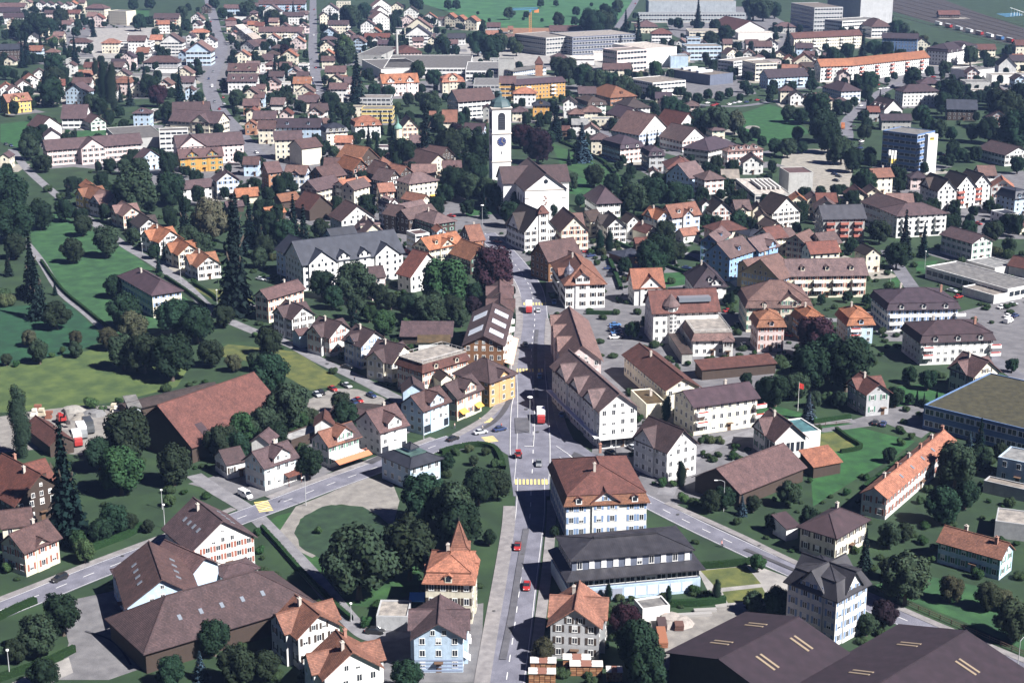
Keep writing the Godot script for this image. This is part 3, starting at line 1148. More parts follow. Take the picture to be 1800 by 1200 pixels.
func crown_mesh(kind: String, sd: int) -> ArrayMesh:
	# built with radius 1 and a height of its kind's own proportion, then squashed to height 1
	var r := RandomNumberGenerator.new()
	r.seed = sd * 77 + kind.unicode_at(0)
	var st := mb()
	st.set_uv(Vector2.ZERO)
	var tall := 2.1
	var low := .28
	var lobes := []
	if kind in ["c", "y"]:
		tall = 5.0
		var tiers := 19
		for i in tiers:
			var t := float(i) / tiers
			var rad := (1.0 - t) * (1.0 - .25 * t) * r.randf_range(.86, 1.06) + .03
			var y := tall * (.06 + .93 * t)
			var n := int(9 + 9 * (1.0 - t))
			for k in n:
				var a := TAU * (k + r.randf_range(-.35, .35)) / n + i * .7
				var d := Vector3(cos(a), 0, sin(a))
				var rr := rad * r.randf_range(.72, 1.1)
				var side := Vector3(-d.z, 0, d.x) * (.10 + .13 * rr)
				var tone := r.randf_range(.6, 1.35)
				st.set_color(Color(tone, tone, tone))
				st.set_normal((d + Vector3(0, .7, 0)).normalized())
				var root := Vector3(0, y + .14 * tall / 5.0, 0)
				var tip := d * rr + Vector3(0, y - .22 * rr - .03, 0)
				var mid := (root + tip) * .5 + Vector3(0, .06, 0)
				for q in [root, mid + side, tip, root, tip, mid - side]:
					st.add_vertex(q)
				for j in 3:
					var tw := r.randf_range(.55, 1.3)
					leaf(st, root.lerp(tip, r.randf_range(.5, 1.0)) + Vector3(r.randfn(), r.randfn() * .5, r.randfn()) * .05, (d + Vector3(0, .8, 0)).normalized(), .13 * (rr + .35), Color(tw, tw, tw), r)
		tube(st, [[.5, tall * .1], [.02, tall * .93]], 7)
	else:
		if kind in ["p", "k"]:
			tall = 7.0
			low = .05
			for i in 9:
				var t := (i + .5) / 9.0
				lobes.append([Vector3(r.randf_range(-.2, .2), tall * (.05 + .92 * t), r.randf_range(-.2, .2)), .75 * sin(PI * (.12 + .8 * t)) + .12, 1.0])
		elif kind in ["b", "s", "m"]:
			tall = 1.7 if kind == "b" else 1.4
			low = 0.0
			for i in (5 if kind == "b" else 7):
				var a := r.randf_range(0, TAU)
				var q := r.randf_range(.15, .5) if kind == "b" else r.randf_range(.2, .7)
				lobes.append([Vector3(cos(a) * q, tall * r.randf_range(.3, .6), sin(a) * q), r.randf_range(.35, .55), r.randf_range(.75, 1.2)])
		else:
			var n := 17 + sd % 5
			for i in n:
				var u := -.9 + 1.85 * (i + .5) / n
				var a := i * 2.4 + r.randf_range(-.5, .5)
				var ring := sqrt(1.0 - u * u * .92) * r.randf_range(.46, .78)
				var q := r.randf_range(.24, .46)
				lobes.append([Vector3(cos(a) * ring, tall * .56 + u * tall * .31, sin(a) * ring), q, r.randf_range(.76, 1.22)])
			lobes.append([Vector3(0, tall * .50, 0), .66, .9])
			lobes.append([Vector3(0, tall * .72, 0), .60, 1.0])
		for l in lobes:
			var cnt := int(80 + 900 * l[1] * l[1] * (1.6 if kind in ["p", "k"] else 1.0))
			# an inner body of twigs and leaves keeps the sky from showing through everywhere
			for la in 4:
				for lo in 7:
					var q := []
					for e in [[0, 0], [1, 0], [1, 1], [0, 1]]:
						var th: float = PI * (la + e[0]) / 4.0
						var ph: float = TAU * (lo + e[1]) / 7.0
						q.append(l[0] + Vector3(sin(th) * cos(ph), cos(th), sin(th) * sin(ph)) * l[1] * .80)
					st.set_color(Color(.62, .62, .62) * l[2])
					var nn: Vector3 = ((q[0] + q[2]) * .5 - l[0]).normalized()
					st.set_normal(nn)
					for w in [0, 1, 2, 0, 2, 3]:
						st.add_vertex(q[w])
			for i in cnt:
				var d := Vector3(r.randfn(), r.randfn(), r.randfn()).normalized()
				var p: Vector3 = l[0] + d * l[1] * r.randf_range(.78, 1.08) * (1.0 if kind != "p" else 1.0)
				if kind in ["p", "k"]:
					p.y += d.y * .25
				var tone: float = l[2] * r.randf_range(.55, 1.45)
				leaf(st, p, (d + Vector3(0, .25, 0)).normalized(), (.085 if not kind in ["w"] else .12) * (.9 if kind != "o" else .8), Color(tone * r.randf_range(.9, 1.15), tone, tone * r.randf_range(.8, 1.0)), r, 1.0 if kind != "w" else .5)
	var am := st.commit()
	var arr := am.surface_get_arrays(0)
	var vs: PackedVector3Array = arr[Mesh.ARRAY_VERTEX]
	for i in vs.size():
		vs[i].y /= tall
	arr[Mesh.ARRAY_VERTEX] = vs
	var out := ArrayMesh.new()
	out.add_surface_from_arrays(Mesh.PRIMITIVE_TRIANGLES, arr)
	return out


const GREENS := {"d": [.017, .034, .022], "l": [.027, .055, .026], "o": [.034, .047, .030], "u": [.020, .013, .019], "w": [.070, .095, .066], "c": [.011, .025, .023], "y": [.050, .095, .130], "p": [.017, .036, .025], "k": [.012, .027, .020], "b": [.027, .062, .026], "s": [.036, .058, .030]}
const TREE_NAMES := {"d": "deciduous_tree", "l": "deciduous_tree", "o": "orchard_tree", "u": "copper_beech", "w": "willow_tree", "c": "conifer_tree", "y": "blue_spruce", "p": "poplar_tree", "k": "cypress_tree", "b": "round_bush", "s": "garden_shrub"}
const TREE_LOOKS := {"d": "dark green broadleaf tree", "l": "bright green broadleaf tree", "o": "olive green orchard tree", "u": "dark purple copper beech", "w": "pale feathery willow", "c": "dark pointed conifer", "y": "blue green spruce", "p": "tall slim poplar", "k": "slim dark cypress", "b": "round green bush", "s": "low leafy garden shrub"}
const TREE_GROUPS := {"d": "broadleaf trees of the town", "l": "broadleaf trees of the town", "o": "orchard trees", "u": "copper beeches", "w": "willows", "c": "dark conifers", "y": "blue spruces", "p": "poplars", "k": "cypresses", "b": "round bushes", "s": "garden shrubs"}


func leaf_mat(kind: String, v: int) -> StandardMaterial3D:
	var key := "leaf" + kind + str(v)
	if not mats.has(key):
		var m := StandardMaterial3D.new()
		var f: float = [.80, 1.0, 1.22, 1.45, .92][v]
		m.albedo_color = lin([GREENS[kind][0] * f * [1.1, 1.0, .92, 1.25, 1.35][v], GREENS[kind][1] * f, GREENS[kind][2] * f])
		m.vertex_color_use_as_albedo = true
		m.roughness = .95
		m.metallic_specular = .12
		m.cull_mode = BaseMaterial3D.CULL_DISABLED
		mats[key] = m
	return mats[key]


func crown_of(kind: String, v: int) -> ArrayMesh:
	var k: String = {"l": "d", "u": "d", "y": "c"}.get(kind, kind)
	var key := k + str(v)
	if not crowns.has(key):
		crowns[key] = crown_mesh(k, v)
	return crowns[key]


func make_plants() -> void:
	var tk := mb()
	tube(tk, [[.10, 0], [.07, .12], [.055, .45], [.02, .7]], 7)
	for i in 5:
		var a := i * 1.3
		bar(tk, Vector3(0, .25 + .05 * i, 0), Vector3(cos(a) * .45, .48 + .04 * i, sin(a) * .45), .035)
	trunks = tk.commit()
	var bark := plain("bark", [.075, .058, .045])
	var r := RandomNumberGenerator.new()
	r.seed = 99
	for line in TREES.split("\n", false):
		var f := line.split("|")
		var q := f[0].split(" ")
		var kind := q[0]
		var at := Vector3(float(q[1]), 0, float(q[2]))
		var rad := float(q[3])
		var ht := float(q[4])
		var lab := f[1].split("^")
		var o := thing(TREE_NAMES[kind], lab[0] + TREE_LOOKS[kind] + "^" + lab[1], "bush" if kind in "bs" else "tree", at, r.randf() * TAU, TREE_GROUPS[kind])
		var v: int = r.randi() % (8 if kind in "dlu" else 3)
		if kind not in "bs":
			var t := MeshInstance3D.new()
			t.name = "trunk"
			t.mesh = trunks
			t.material_override = bark
			t.scale = Vector3(rad, ht, rad)
			o.add_child(t, true)
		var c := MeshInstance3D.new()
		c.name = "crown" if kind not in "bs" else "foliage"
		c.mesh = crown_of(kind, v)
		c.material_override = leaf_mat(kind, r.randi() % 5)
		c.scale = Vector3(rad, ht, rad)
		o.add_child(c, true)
	# trees past the three hundredth and the uncounted shrubs of the gardens
	var far := []
	for line in FAR_TREES.split("\n", false):
		var q := line.split(" ")
		far.append(Transform3D(Basis(Vector3.UP, r.randf() * TAU).scaled(Vector3(float(q[3]), float(q[4]), float(q[3]))), Vector3(float(q[1]), 0, float(q[2]))))
	swarm("distant_trees", far, crown_of("d", 1), leaf_mat("d", 1), "farthest small dark trees between the houses at the top")
	garden_fill(r)
	for line in HEDGES.split("\n", false):
		hedge(line, r)


func swarm(called: String, xf: Array, mesh: Mesh, m: Material, label: String) -> void:
	if xf.is_empty():
		return
	var mm := MultiMesh.new()
	mm.transform_format = MultiMesh.TRANSFORM_3D
	mm.mesh = mesh
	mm.instance_count = xf.size()
	for i in xf.size():
		mm.set_instance_transform(i, xf[i])
	var o := MultiMeshInstance3D.new()
	o.name = called
	o.multimesh = mm
	o.material_override = m
	tag(o, label, "bushes")
	o.set_meta("kind", "stuff")
	add_child(o, true)


var blocks := []
var ways := []


func free_spot(p: Vector2, gap: float) -> bool:
	for b in blocks:
		var d: Vector2 = p - b[0]
		if d.length_squared() > b[4]:
			continue
		var l := d.rotated(b[1])
		if absf(l.x) < b[2] + gap and absf(l.y) < b[3] + gap:
			return false
	for w in ways:
		for i in w[0].size() - 1:
			if Geometry2D.get_closest_point_to_segment(p, w[0][i], w[0][i + 1]).distance_squared_to(p) < w[1] * w[1]:
				return false
	for w in yards:
		if Geometry2D.is_point_in_polygon(p, w):
			return false
	return true


var yards := []


func garden_fill(r: RandomNumberGenerator) -> void:
	for line in BUILDINGS.split("\n", false):
		var f := line.split("|")
		var p := f[1].split_floats(" ")
		blocks.append([Vector2(p[0], p[1]), deg_to_rad(p[4]), p[2] * .5, p[3] * .5, pow(p[2] + p[3] + 8.0, 2)])
	for line in GROUNDS.split("\n", false):
		var f := line.split("|")
		var w := f[3].split_floats(" ")
		if w[0] > 0.0:
			ways.append([pts_of(f[4]), w[0] * .5 + 1.6])
		elif f[1] not in ["paving"]:
			yards.append(pts_of(f[4]))
	var small := {"s": [], "b": [], "d": []}
	for b in blocks:
		var far: bool = b[0].length() > 700.0
		for i in (10 if far else 16):
			var a := r.randf() * TAU
			var d: float = maxf(b[2], b[3]) + r.randf_range(1.5, 16.0 if not far else 20.0)
			var p: Vector2 = b[0] + Vector2(cos(a), sin(a)) * d
			var big: bool = far and r.randf() < .42
			var rad := r.randf_range(.7, 1.9) if not big else r.randf_range(2.2, 4.2)
			if not free_spot(p, rad * .8):
				continue
			var k := "d" if big else ("s" if r.randf() < .7 else "b")
			var h := rad * (r.randf_range(.9, 1.7) if not big else r.randf_range(1.9, 2.7))
			small[k].append(Transform3D(Basis(Vector3.UP, r.randf() * TAU).scaled(Vector3(rad, h, rad)), Vector3(p.x, 0, p.y)))
	swarm("garden_shrubs", small.s, crown_of("s", 0), leaf_mat("s", 1), "low shrubs and flower beds filling the gardens of the town")
	swarm("garden_bushes", small.b, crown_of("b", 0), leaf_mat("b", 0), "small rounded bushes scattered between the houses")
	swarm("garden_trees", small.d, crown_of("d", 3), leaf_mat("d", 0), "small far garden trees too many to count")


func hedge(line: String, r: RandomNumberGenerator) -> void:
	var f := line.split("|")
	var q := f[0].split_floats(" ")
	var p := smooth(pts_of(f[2]))
	var st := mb()
	st.set_uv(Vector2.ZERO)
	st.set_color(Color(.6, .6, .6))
	ribbon(st, p, q[1] * .86, q[0] * .95, q[0] * .95)
	var run := 0.0
	for i in p.size() - 1:
		var n := int(p[i].distance_to(p[i + 1]) * 26.0)
		var dir := (p[i + 1] - p[i]).normalized()
		for k in n:
			var c := p[i].lerp(p[i + 1], r.randf())
			var side := r.randf_range(-.5, .5)
			var y := r.randf_range(.1, 1.0)
			var nrm := Vector3.UP
			if r.randf() < .45:
				y = r.randf_range(.95, 1.05)
			else:
				side = .5 * signf(side)
				nrm = Vector3(-dir.y, .2, dir.x) * signf(side)
			var tone := r.randf_range(.6, 1.4)
			leaf(st, Vector3(c.x - dir.y * side * q[1], y * q[0], c.y + dir.x * side * q[1]), nrm.normalized(), .16, Color(tone, tone, tone * .9), r)
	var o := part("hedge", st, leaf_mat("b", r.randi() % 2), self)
	tag(o, f[1], "hedge", "garden hedges")


# ---------------------------------------------------------------- church, towers, crane
func spot(key: String) -> Vector3:
	for line in SPOTS.split("\n", false):
		var f := line.split(" ")
		if f[0] == key:
			return Vector3(float(f[1]), 0, float(f[2]))
	return Vector3.ZERO


func arch(st: SurfaceTool, c: Vector3, w: float, h: float, t: float, b := Basis()) -> void:
	# an upright panel with a round head, its foot at c
	var p := [Vector3(-w * .5, 0, 0), Vector3(w * .5, 0, 0)]
	for i in 9:
		var a := PI * i / 8.0
		p.append(Vector3(cos(a) * w * .5, h - w * .5 + sin(a) * w * .5, 0))
	var q := []
	for v in p:
		q.append(c + b * (v + Vector3(0, 0, t)))
	poly(st, q, b * Vector3.BACK)
	for i in p.size():
		var j := (i + 1) % p.size()
		var o: Vector3 = (p[i] + p[j]) * .5 - Vector3(0, h * .5, 0)
		poly(st, [c + b * p[i], c + b * p[j], c + b * (p[j] + Vector3(0, 0, t)), c + b * (p[i] + Vector3(0, 0, t))], b * Vector3(o.x, o.y, 0))


func landmarks() -> void:
	church()
	crane()
	var red := roof_mat("r")
	# onion turret at the corner of the white corner house
	var o := thing("corner_turret", "slim white corner turret with dark onion cap on the white corner house", "turret", spot("corner_turret"))
	var st := mb()
	tube(st, [[1.7, 2.2], [1.7, 11.2], [1.95, 11.3], [1.95, 11.7]], 8)
	part("wall", st, wall_mat("W"), o)
	st = mb()
	tube(st, [[2.1, 11.7], [1.9, 12.2], [1.75, 12.9], [1.35, 13.6], [.7, 14.2], [.3, 14.8], [.08, 16.2], [0, 16.3]], 12)
	part("onion_cap", st, plain("slate", [.10, .10, .13], .5), o)
	for k in 5:
		for r in 3:
			var b := Basis(Vector3.UP, (k - 2) * TAU / 8.0 + TAU / 16.0)
			var g := MeshInstance3D.new()
			g.name = "window"
			g.mesh = win_mesh
			g.transform = Transform3D(b, Vector3(0, 4.4 + r * 2.7, 0) + b * Vector3(0, 0, 1.58)).scaled_local(Vector3(.8, 1.5, 1))
			o.add_child(g, true)
	# round stair tower of the white hall
	o = thing("stair_tower", "round white stair tower with pointed brown roof on the white hall", "tower", spot("hall_stair"))
	st = mb()
	tube(st, [[2.6, 0], [2.6, 13.0]], 18)
	part("wall", st, wall_mat("W"), o)
	st = mb()
	tube(st, [[3.2, 12.8], [3.25, 13.05], [0, 17.0]], 10)
	part("roof", st, roof_mat("p"), o)
	for k in 3:
		for r in 8:
			var b := Basis(Vector3.UP, (k - 1) * .62)
			var g := MeshInstance3D.new()
			g.name = "window"
			g.mesh = win_mesh
			g.transform = Transform3D(b, Vector3(0, 1.7 + r * 1.45, 0) + b * Vector3(0, 0, 2.57)).scaled_local(Vector3(1.1, 1.2, 1))
			o.add_child(g, true)
	# turret of the orange roofed villa
	o = thing("villa_turret", "square turret with tall pointed orange spire behind the cream villa", "turret", spot("villa_spire"))
	st = mb()
	box(st, Vector3(0, 6.5, 0), Vector3(3.8, 13.0, 3.8))
	part("wall", st, wall_mat("C"), o)
	st = mb()
	hip(st, Basis(), 2.5, 2.5, 12.7, .55, .35)
	hip(st, Basis(), 1.75, 1.75, 13.1, 3.1, 0.0)
	part("spire", st, roof_mat("o"), o)
	st = mb()
	tube(st, [[.07, 18.2], [.05, 19.6], [0, 19.7]], 6)
	part("finial", st, plain("iron", [.06, .06, .06]), o)
	o = thing("villa_turret", "small round turret with green pointed cap on the beige steep gabled villa", "turret", spot("villa_turret"))
	st = mb()
	tube(st, [[2.2, 0], [2.2, 9.0]], 10)
	part("wall", st, wall_mat("C"), o)
	st = mb()
	tube(st, [[2.7, 9.0], [2.3, 10.0], [.5, 12.0], [0, 17.0]], 10)
	part("cap", st, plain("copper_cap", [.14, .26, .22]), o)
	o = thing("factory_chimney", "slim pale factory chimney beside the factory house with hipped roof", "chimney", spot("chimney_factory"))
	st = mb()
	tube(st, [[1.3, 0], [.9, 25.0], [1.1, 25.1], [1.1, 25.8], [.6, 25.8]], 12)
	part("shaft", st, wall_mat("K"), o)


func church() -> void:
	var o := thing("church", "white church with tall clock tower, green bell roof and brown nave roof", "church", Vector3(11.64, 0, -734.55), 0.19)
	var wm := plain("church_white", [.80, .80, .78])
	var rm := roof_mat("b")
	var w := 20.91
	var d := 42.00
	var e := 15.0
	var tn := .76
	var walls := mb()
	var roof := mb()
	var hw := w * .5 - .8
	var hd := d * .5 - .8
	var ap := e + w * .5 * tn
	for sg in [-1.0, 1.0]:
		poly(walls, [Vector3(-hw, 0, hd * sg), Vector3(hw, 0, hd * sg), Vector3(hw, e + .5, hd * sg), Vector3(0, ap - .1, hd * sg), Vector3(-hw, e + .5, hd * sg)], Vector3(0, 0, sg))
		poly(walls, [Vector3(hw * sg, 0, hd), Vector3(hw * sg, 0, -hd), Vector3(hw * sg, e + .5, -hd), Vector3(hw * sg, e + .5, hd)], Vector3(sg, 0, 0))
		slab(roof, [Vector3(w * .5 * sg, e, d * .5), Vector3(w * .5 * sg, e, -d * .5), Vector3(0, ap, -d * .5), Vector3(0, ap, d * .5)], .3, Vector3.BACK)
		# transept
		var b := Basis(Vector3.UP, PI / 2 * sg)
		var z1 := hw + 6.0
		var tw := 8.0
		var tz := -d * .22
		var q := []
		for v in [Vector3(-tw, 0, z1), Vector3(tw, 0, z1), Vector3(tw, e, z1), Vector3(0, e + tw * tn, z1), Vector3(-tw, e, z1)]:
			q.append(b * v + Vector3(0, 0, tz))
		poly(walls, q, b * Vector3.BACK)
		for s2 in [-1.0, 1.0]:
			q = []
			for v in [Vector3(tw * s2, 0, z1), Vector3(tw * s2, 0, 0), Vector3(tw * s2, e, 0), Vector3(tw * s2, e, z1)]:
				q.append(b * v + Vector3(0, 0, tz))
			poly(walls, q, b * Vector3(s2, 0, 0))
			q = []
			for v in [Vector3((tw + .8) * s2, e - .4, z1 + .7), Vector3((tw + .8) * s2, e - .4, 0), Vector3(0, e + tw * tn + .2, 0), Vector3(0, e + tw * tn + .2, z1 + .7)]:
				q.append(b * v + Vector3(0, 0, tz))
			slab(roof, q, .3, b * Vector3.BACK)
	bar(roof, Vector3(0, ap + .05, d * .5), Vector3(0, ap + .05, -d * .5), .3)
	part("nave_wall", walls, wm, o)
	part("nave_roof", roof, rm, o)
	var st := mb()
	box(st, Vector3(0, e + .2, hd + .12), Vector3(w - 1.8, .5, .25))
	for s in [-1.0, 1.0]:
		box(st, Vector3(s * (hw - 1.0), e - 3.5, hd + .12), Vector3(2.0, .3, .25))
	part("cornice", st, plain("cornice", [.55, .50, .45]), o)
	st = mb()
	tube(st, [[1.0, -.1], [1.0, .1], [0, .1]], 16)
	var rw := part("round_window", st, plain("glass", [.022, .026, .034], .12), o)
	rw.position = Vector3(0, e + 4.0, hd + .06)
	rw.rotation.x = PI / 2
	st = mb()
	for k in [[0, 0], [.5, .9], [-.5, 1.8], [.3, 2.8], [-.3, 3.7]]:
		box(st, Vector3(k[0] - .2, e - 6.6 + k[1], hd + .1), Vector3(.9, .7, .12))
	part("facade_emblem", st, plain("emblem", [.30, .20, .18]), o)
	for s in [-1.0, 1.0]:
		for k in 4:
			st = mb()
			arch(st, Vector3(s * (hw + .02), 4.5, lerpf(-hd * .1, hd * .85, k / 3.0)), 1.8, 7.0, .06, Basis(Vector3.UP, PI / 2 * s))
			part("nave_window", st, plain("glass", [.022, .026, .034], .12), o)
	st = mb()
	arch(st, Vector3(0, 0, hd + .02), 2.8, 5.0, .1)
	part("door", st, plain("door", [.10, .055, .03]), o)
	# the tower
	var t: Vector3 = o.transform.affine_inverse() * spot("church_tower")
	var h := 45.5
	var tw2 := 4.55
	st = mb()
	box(st, t + Vector3(0, h * .5, 0), Vector3(tw2 * 2, h, tw2 * 2))
	part("tower_wall", st, wm, o)
	st = mb()
	for y in [20.0, 33.5, 45.2]:
		box(st, t + Vector3(0, y, 0), Vector3(tw2 * 2 + .7, .5, tw2 * 2 + .7))
	box(st, t + Vector3(0, 45.7, 0), Vector3(tw2 * 2 + 1.3, .4, tw2 * 2 + 1.3))
	part("tower_cornice", st, plain("cornice", [.55, .50, .45]), o)
	for k in 4:
		var b := Basis(Vector3.UP, PI / 2 * k)
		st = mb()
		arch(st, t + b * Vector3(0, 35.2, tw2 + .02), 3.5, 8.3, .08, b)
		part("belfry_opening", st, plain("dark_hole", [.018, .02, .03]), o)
		st = mb()
		for i in 6:
			box(st, t + b * Vector3(0, 35.9 + i * 1.05, tw2 + .14), Vector3(3.0, .16, .1), b)
		part("louvre", st, plain("louvre", [.07, .08, .10]), o)
		st = mb()
		tube(st, [[2.2, -.08], [2.2, .08], [0, .08]], 24)
		var c := part("clock_face", st, plain("clock_blue", [.03, .05, .16], .4), o)
		c.position = t + b * Vector3(0, 29.6, tw2 + .10)
		c.basis = b * Basis(Vector3.RIGHT, PI / 2)
		st = mb()
		for i in 12:
			var a := TAU * i / 12
			box(st, Vector3(sin(a) * 1.85, .10, cos(a) * 1.85), Vector3(.16, .05, .42), Basis(Vector3.UP, a))
		bar(st, Vector3(0, .12, 0), Vector3(1.3, .12, .9), .16)
		bar(st, Vector3(0, .12, 0), Vector3(.35, .12, -1.75), .13)
		var mk := part("clock_hand", st, plain("gold", [.55, .40, .12], .4), c)
		mk.set_meta("label", "gilded hands and hour marks of the tower clock")
		st = mb()
		arch(st, t + b * Vector3(0, 23.5, tw2 + .02), .5, 1.4, .06, b)
		arch(st, t + b * Vector3(0, 14.0, tw2 + .02), .5, 1.4, .06, b)
		part("slit_window", st, plain("glass", [.022, .026, .034], .12), o)
	# bell shaped copper roof, lantern, ball and cross
	st = mb()
	var prof := [[5.5, 45.9], [5.35, 46.4], [4.7, 47.5], [4.3, 48.4], [3.4, 49.2], [2.0, 49.9], [1.1, 50.4], [.95, 51.0], [.95, 52.0], [1.25, 52.1], [.9, 52.6], [.35, 53.2], [.10, 53.8], [.08, 54.6]]
	tube(st, prof, 8, t)
	part("bell_roof", st, plain("copper_green", [.042, .075, .082], .6), o)
	st = mb()
	tube(st, [[0, 54.4], [.45, 54.8], [0, 55.2]], 10, t)
	bar(st, t + Vector3(0, 55.2, 0), t + Vector3(0, 57.2, 0), .14)
	bar(st, t + Vector3(-.6, 56.6, 0), t + Vector3(.6, 56.6, 0), .14)
	part("spire_cross", st, plain("gold", [.55, .40, .12], .4), o)


func crane() -> void:
	var at := spot("crane")
	var o := thing("tower_crane", "orange tower crane with blue jib beside the scaffolded school", "crane", at)
	var st := mb()
	var h := 25.0
	for a in [-1.0, 1.0]:
		for b in [-1.0, 1.0]:
			bar(st, Vector3(a, 0, b), Vector3(a, h, b), .35)
	for i in 12:
		var y := i * 2.0
		for s in [-1.0, 1.0]:
			bar(st, Vector3(-1, y, s), Vector3(1, y + 2, s), .22)
			bar(st, Vector3(s, y, -1), Vector3(s, y + 2, 1), .22)
	part("mast", st, plain("crane_orange", [.62, .24, .08]), o)
	st = mb()
	var tip := Vector3(-17, h + 1.5, 5)
	var tail := Vector3(7, h + 1.5, -2)
	for k in [[.9, 0.0], [-.9, 0.0], [0.0, 1.6]]:
		bar(st, tail + Vector3(0, k[1], k[0]), tip + Vector3(0, k[1], k[0]), .35)
	for i in 24:
		var p := tail.lerp(tip, i / 24.0)
		var q := tail.lerp(tip, (i + 1) / 24.0)
		bar(st, p + Vector3(0, 0, .9), q + Vector3(0, 1.6, 0), .2)
		bar(st, p + Vector3(0, 0, -.9), q + Vector3(0, 1.6, 0), .2)
	part("jib", st, plain("crane_blue", [.07, .20, .36]), o)
	st = mb()
	box(st, Vector3(6, h, -1.8), Vector3(4.5, 3.0, 2.0))
	part("counterweight", st, plain("crane_orange", [.62, .24, .08]), o)
	st = mb()
	box(st, Vector3(0, h + .3, 1.8), Vector3(2.0, 2.2, 2.0))
	part("cab", st, plain("crane_blue", [.07, .20, .36]), o)


# ---------------------------------------------------------------- vehicles
const PAINT := {"k": [.012, .012, .014], "r": [.30, .022, .02], "s": [.42, .44, .46], "w": [.76, .76, .75], "n": [.022, .04, .11], "b": [.06, .16, .36], "g": [.17, .18, .19], "o": [.40, .15, .06], "m": [.05, .055, .06], "y": [.50, .36, .10]}


func paint(c: String) -> StandardMaterial3D:
	var m := plain("paint_" + c, PAINT[c], .32)
	m.clearcoat_enabled = true
	m.clearcoat = .5
	return m


func wheels(o: Node3D, zs: Array, half: float, r := .32) -> void:
	for z in zs:
		for s in [-1.0, 1.0]:
			var st := mb()
			tube(st, [[0, -.11], [r, -.11], [r, .11], [r * .6, .11], [r * .55, .08], [0, .08]], 12)
			var w := part("wheel", st, plain("tyre", [.02, .02, .02], .8), o)
			w.position = Vector3(s * half, r, z)
			w.rotation.z = -PI / 2 * s


func section_body(secs: Array, m: Material, called: String, o: Node3D) -> void:
	# lofted through cross sections: [z, half width, low, high, taper of the top]
	var st := mb()
	var rings := []
	for s in secs:
		var w: float = s[1]
		var t: float = w * s[4]
		rings.append([Vector3(-w * .94, s[2], s[0]), Vector3(-w, lerpf(s[2], s[3], .45), s[0]), Vector3(-t, s[3] - .05, s[0]), Vector3(-t * .88, s[3], s[0]), Vector3(t * .88, s[3], s[0]), Vector3(t, s[3] - .05, s[0]), Vector3(w, lerpf(s[2], s[3], .45), s[0]), Vector3(w * .94, s[2], s[0])])
	for i in rings.size() - 1:
		for k in 8:
			var j := (k + 1) % 8
			var q := [rings[i][k], rings[i][j], rings[i + 1][j], rings[i + 1][k]]
			var c: Vector3 = (q[0] + q[2]) * .5
			var mid := Vector3(0, (secs[i][2] + secs[i][3]) * .5, c.z)
			poly(st, [q[0], q[1], q[2]], c - mid)
			poly(st, [q[0], q[2], q[3]], c - mid)
	poly(st, rings[0], Vector3(0, 0, -1) if secs[0][0] < 0 else Vector3(0, 0, 1))
	poly(st, rings[-1], Vector3(0, 0, 1) if secs[-1][0] > 0 else Vector3(0, 0, -1))
	part(called, st, m, o)


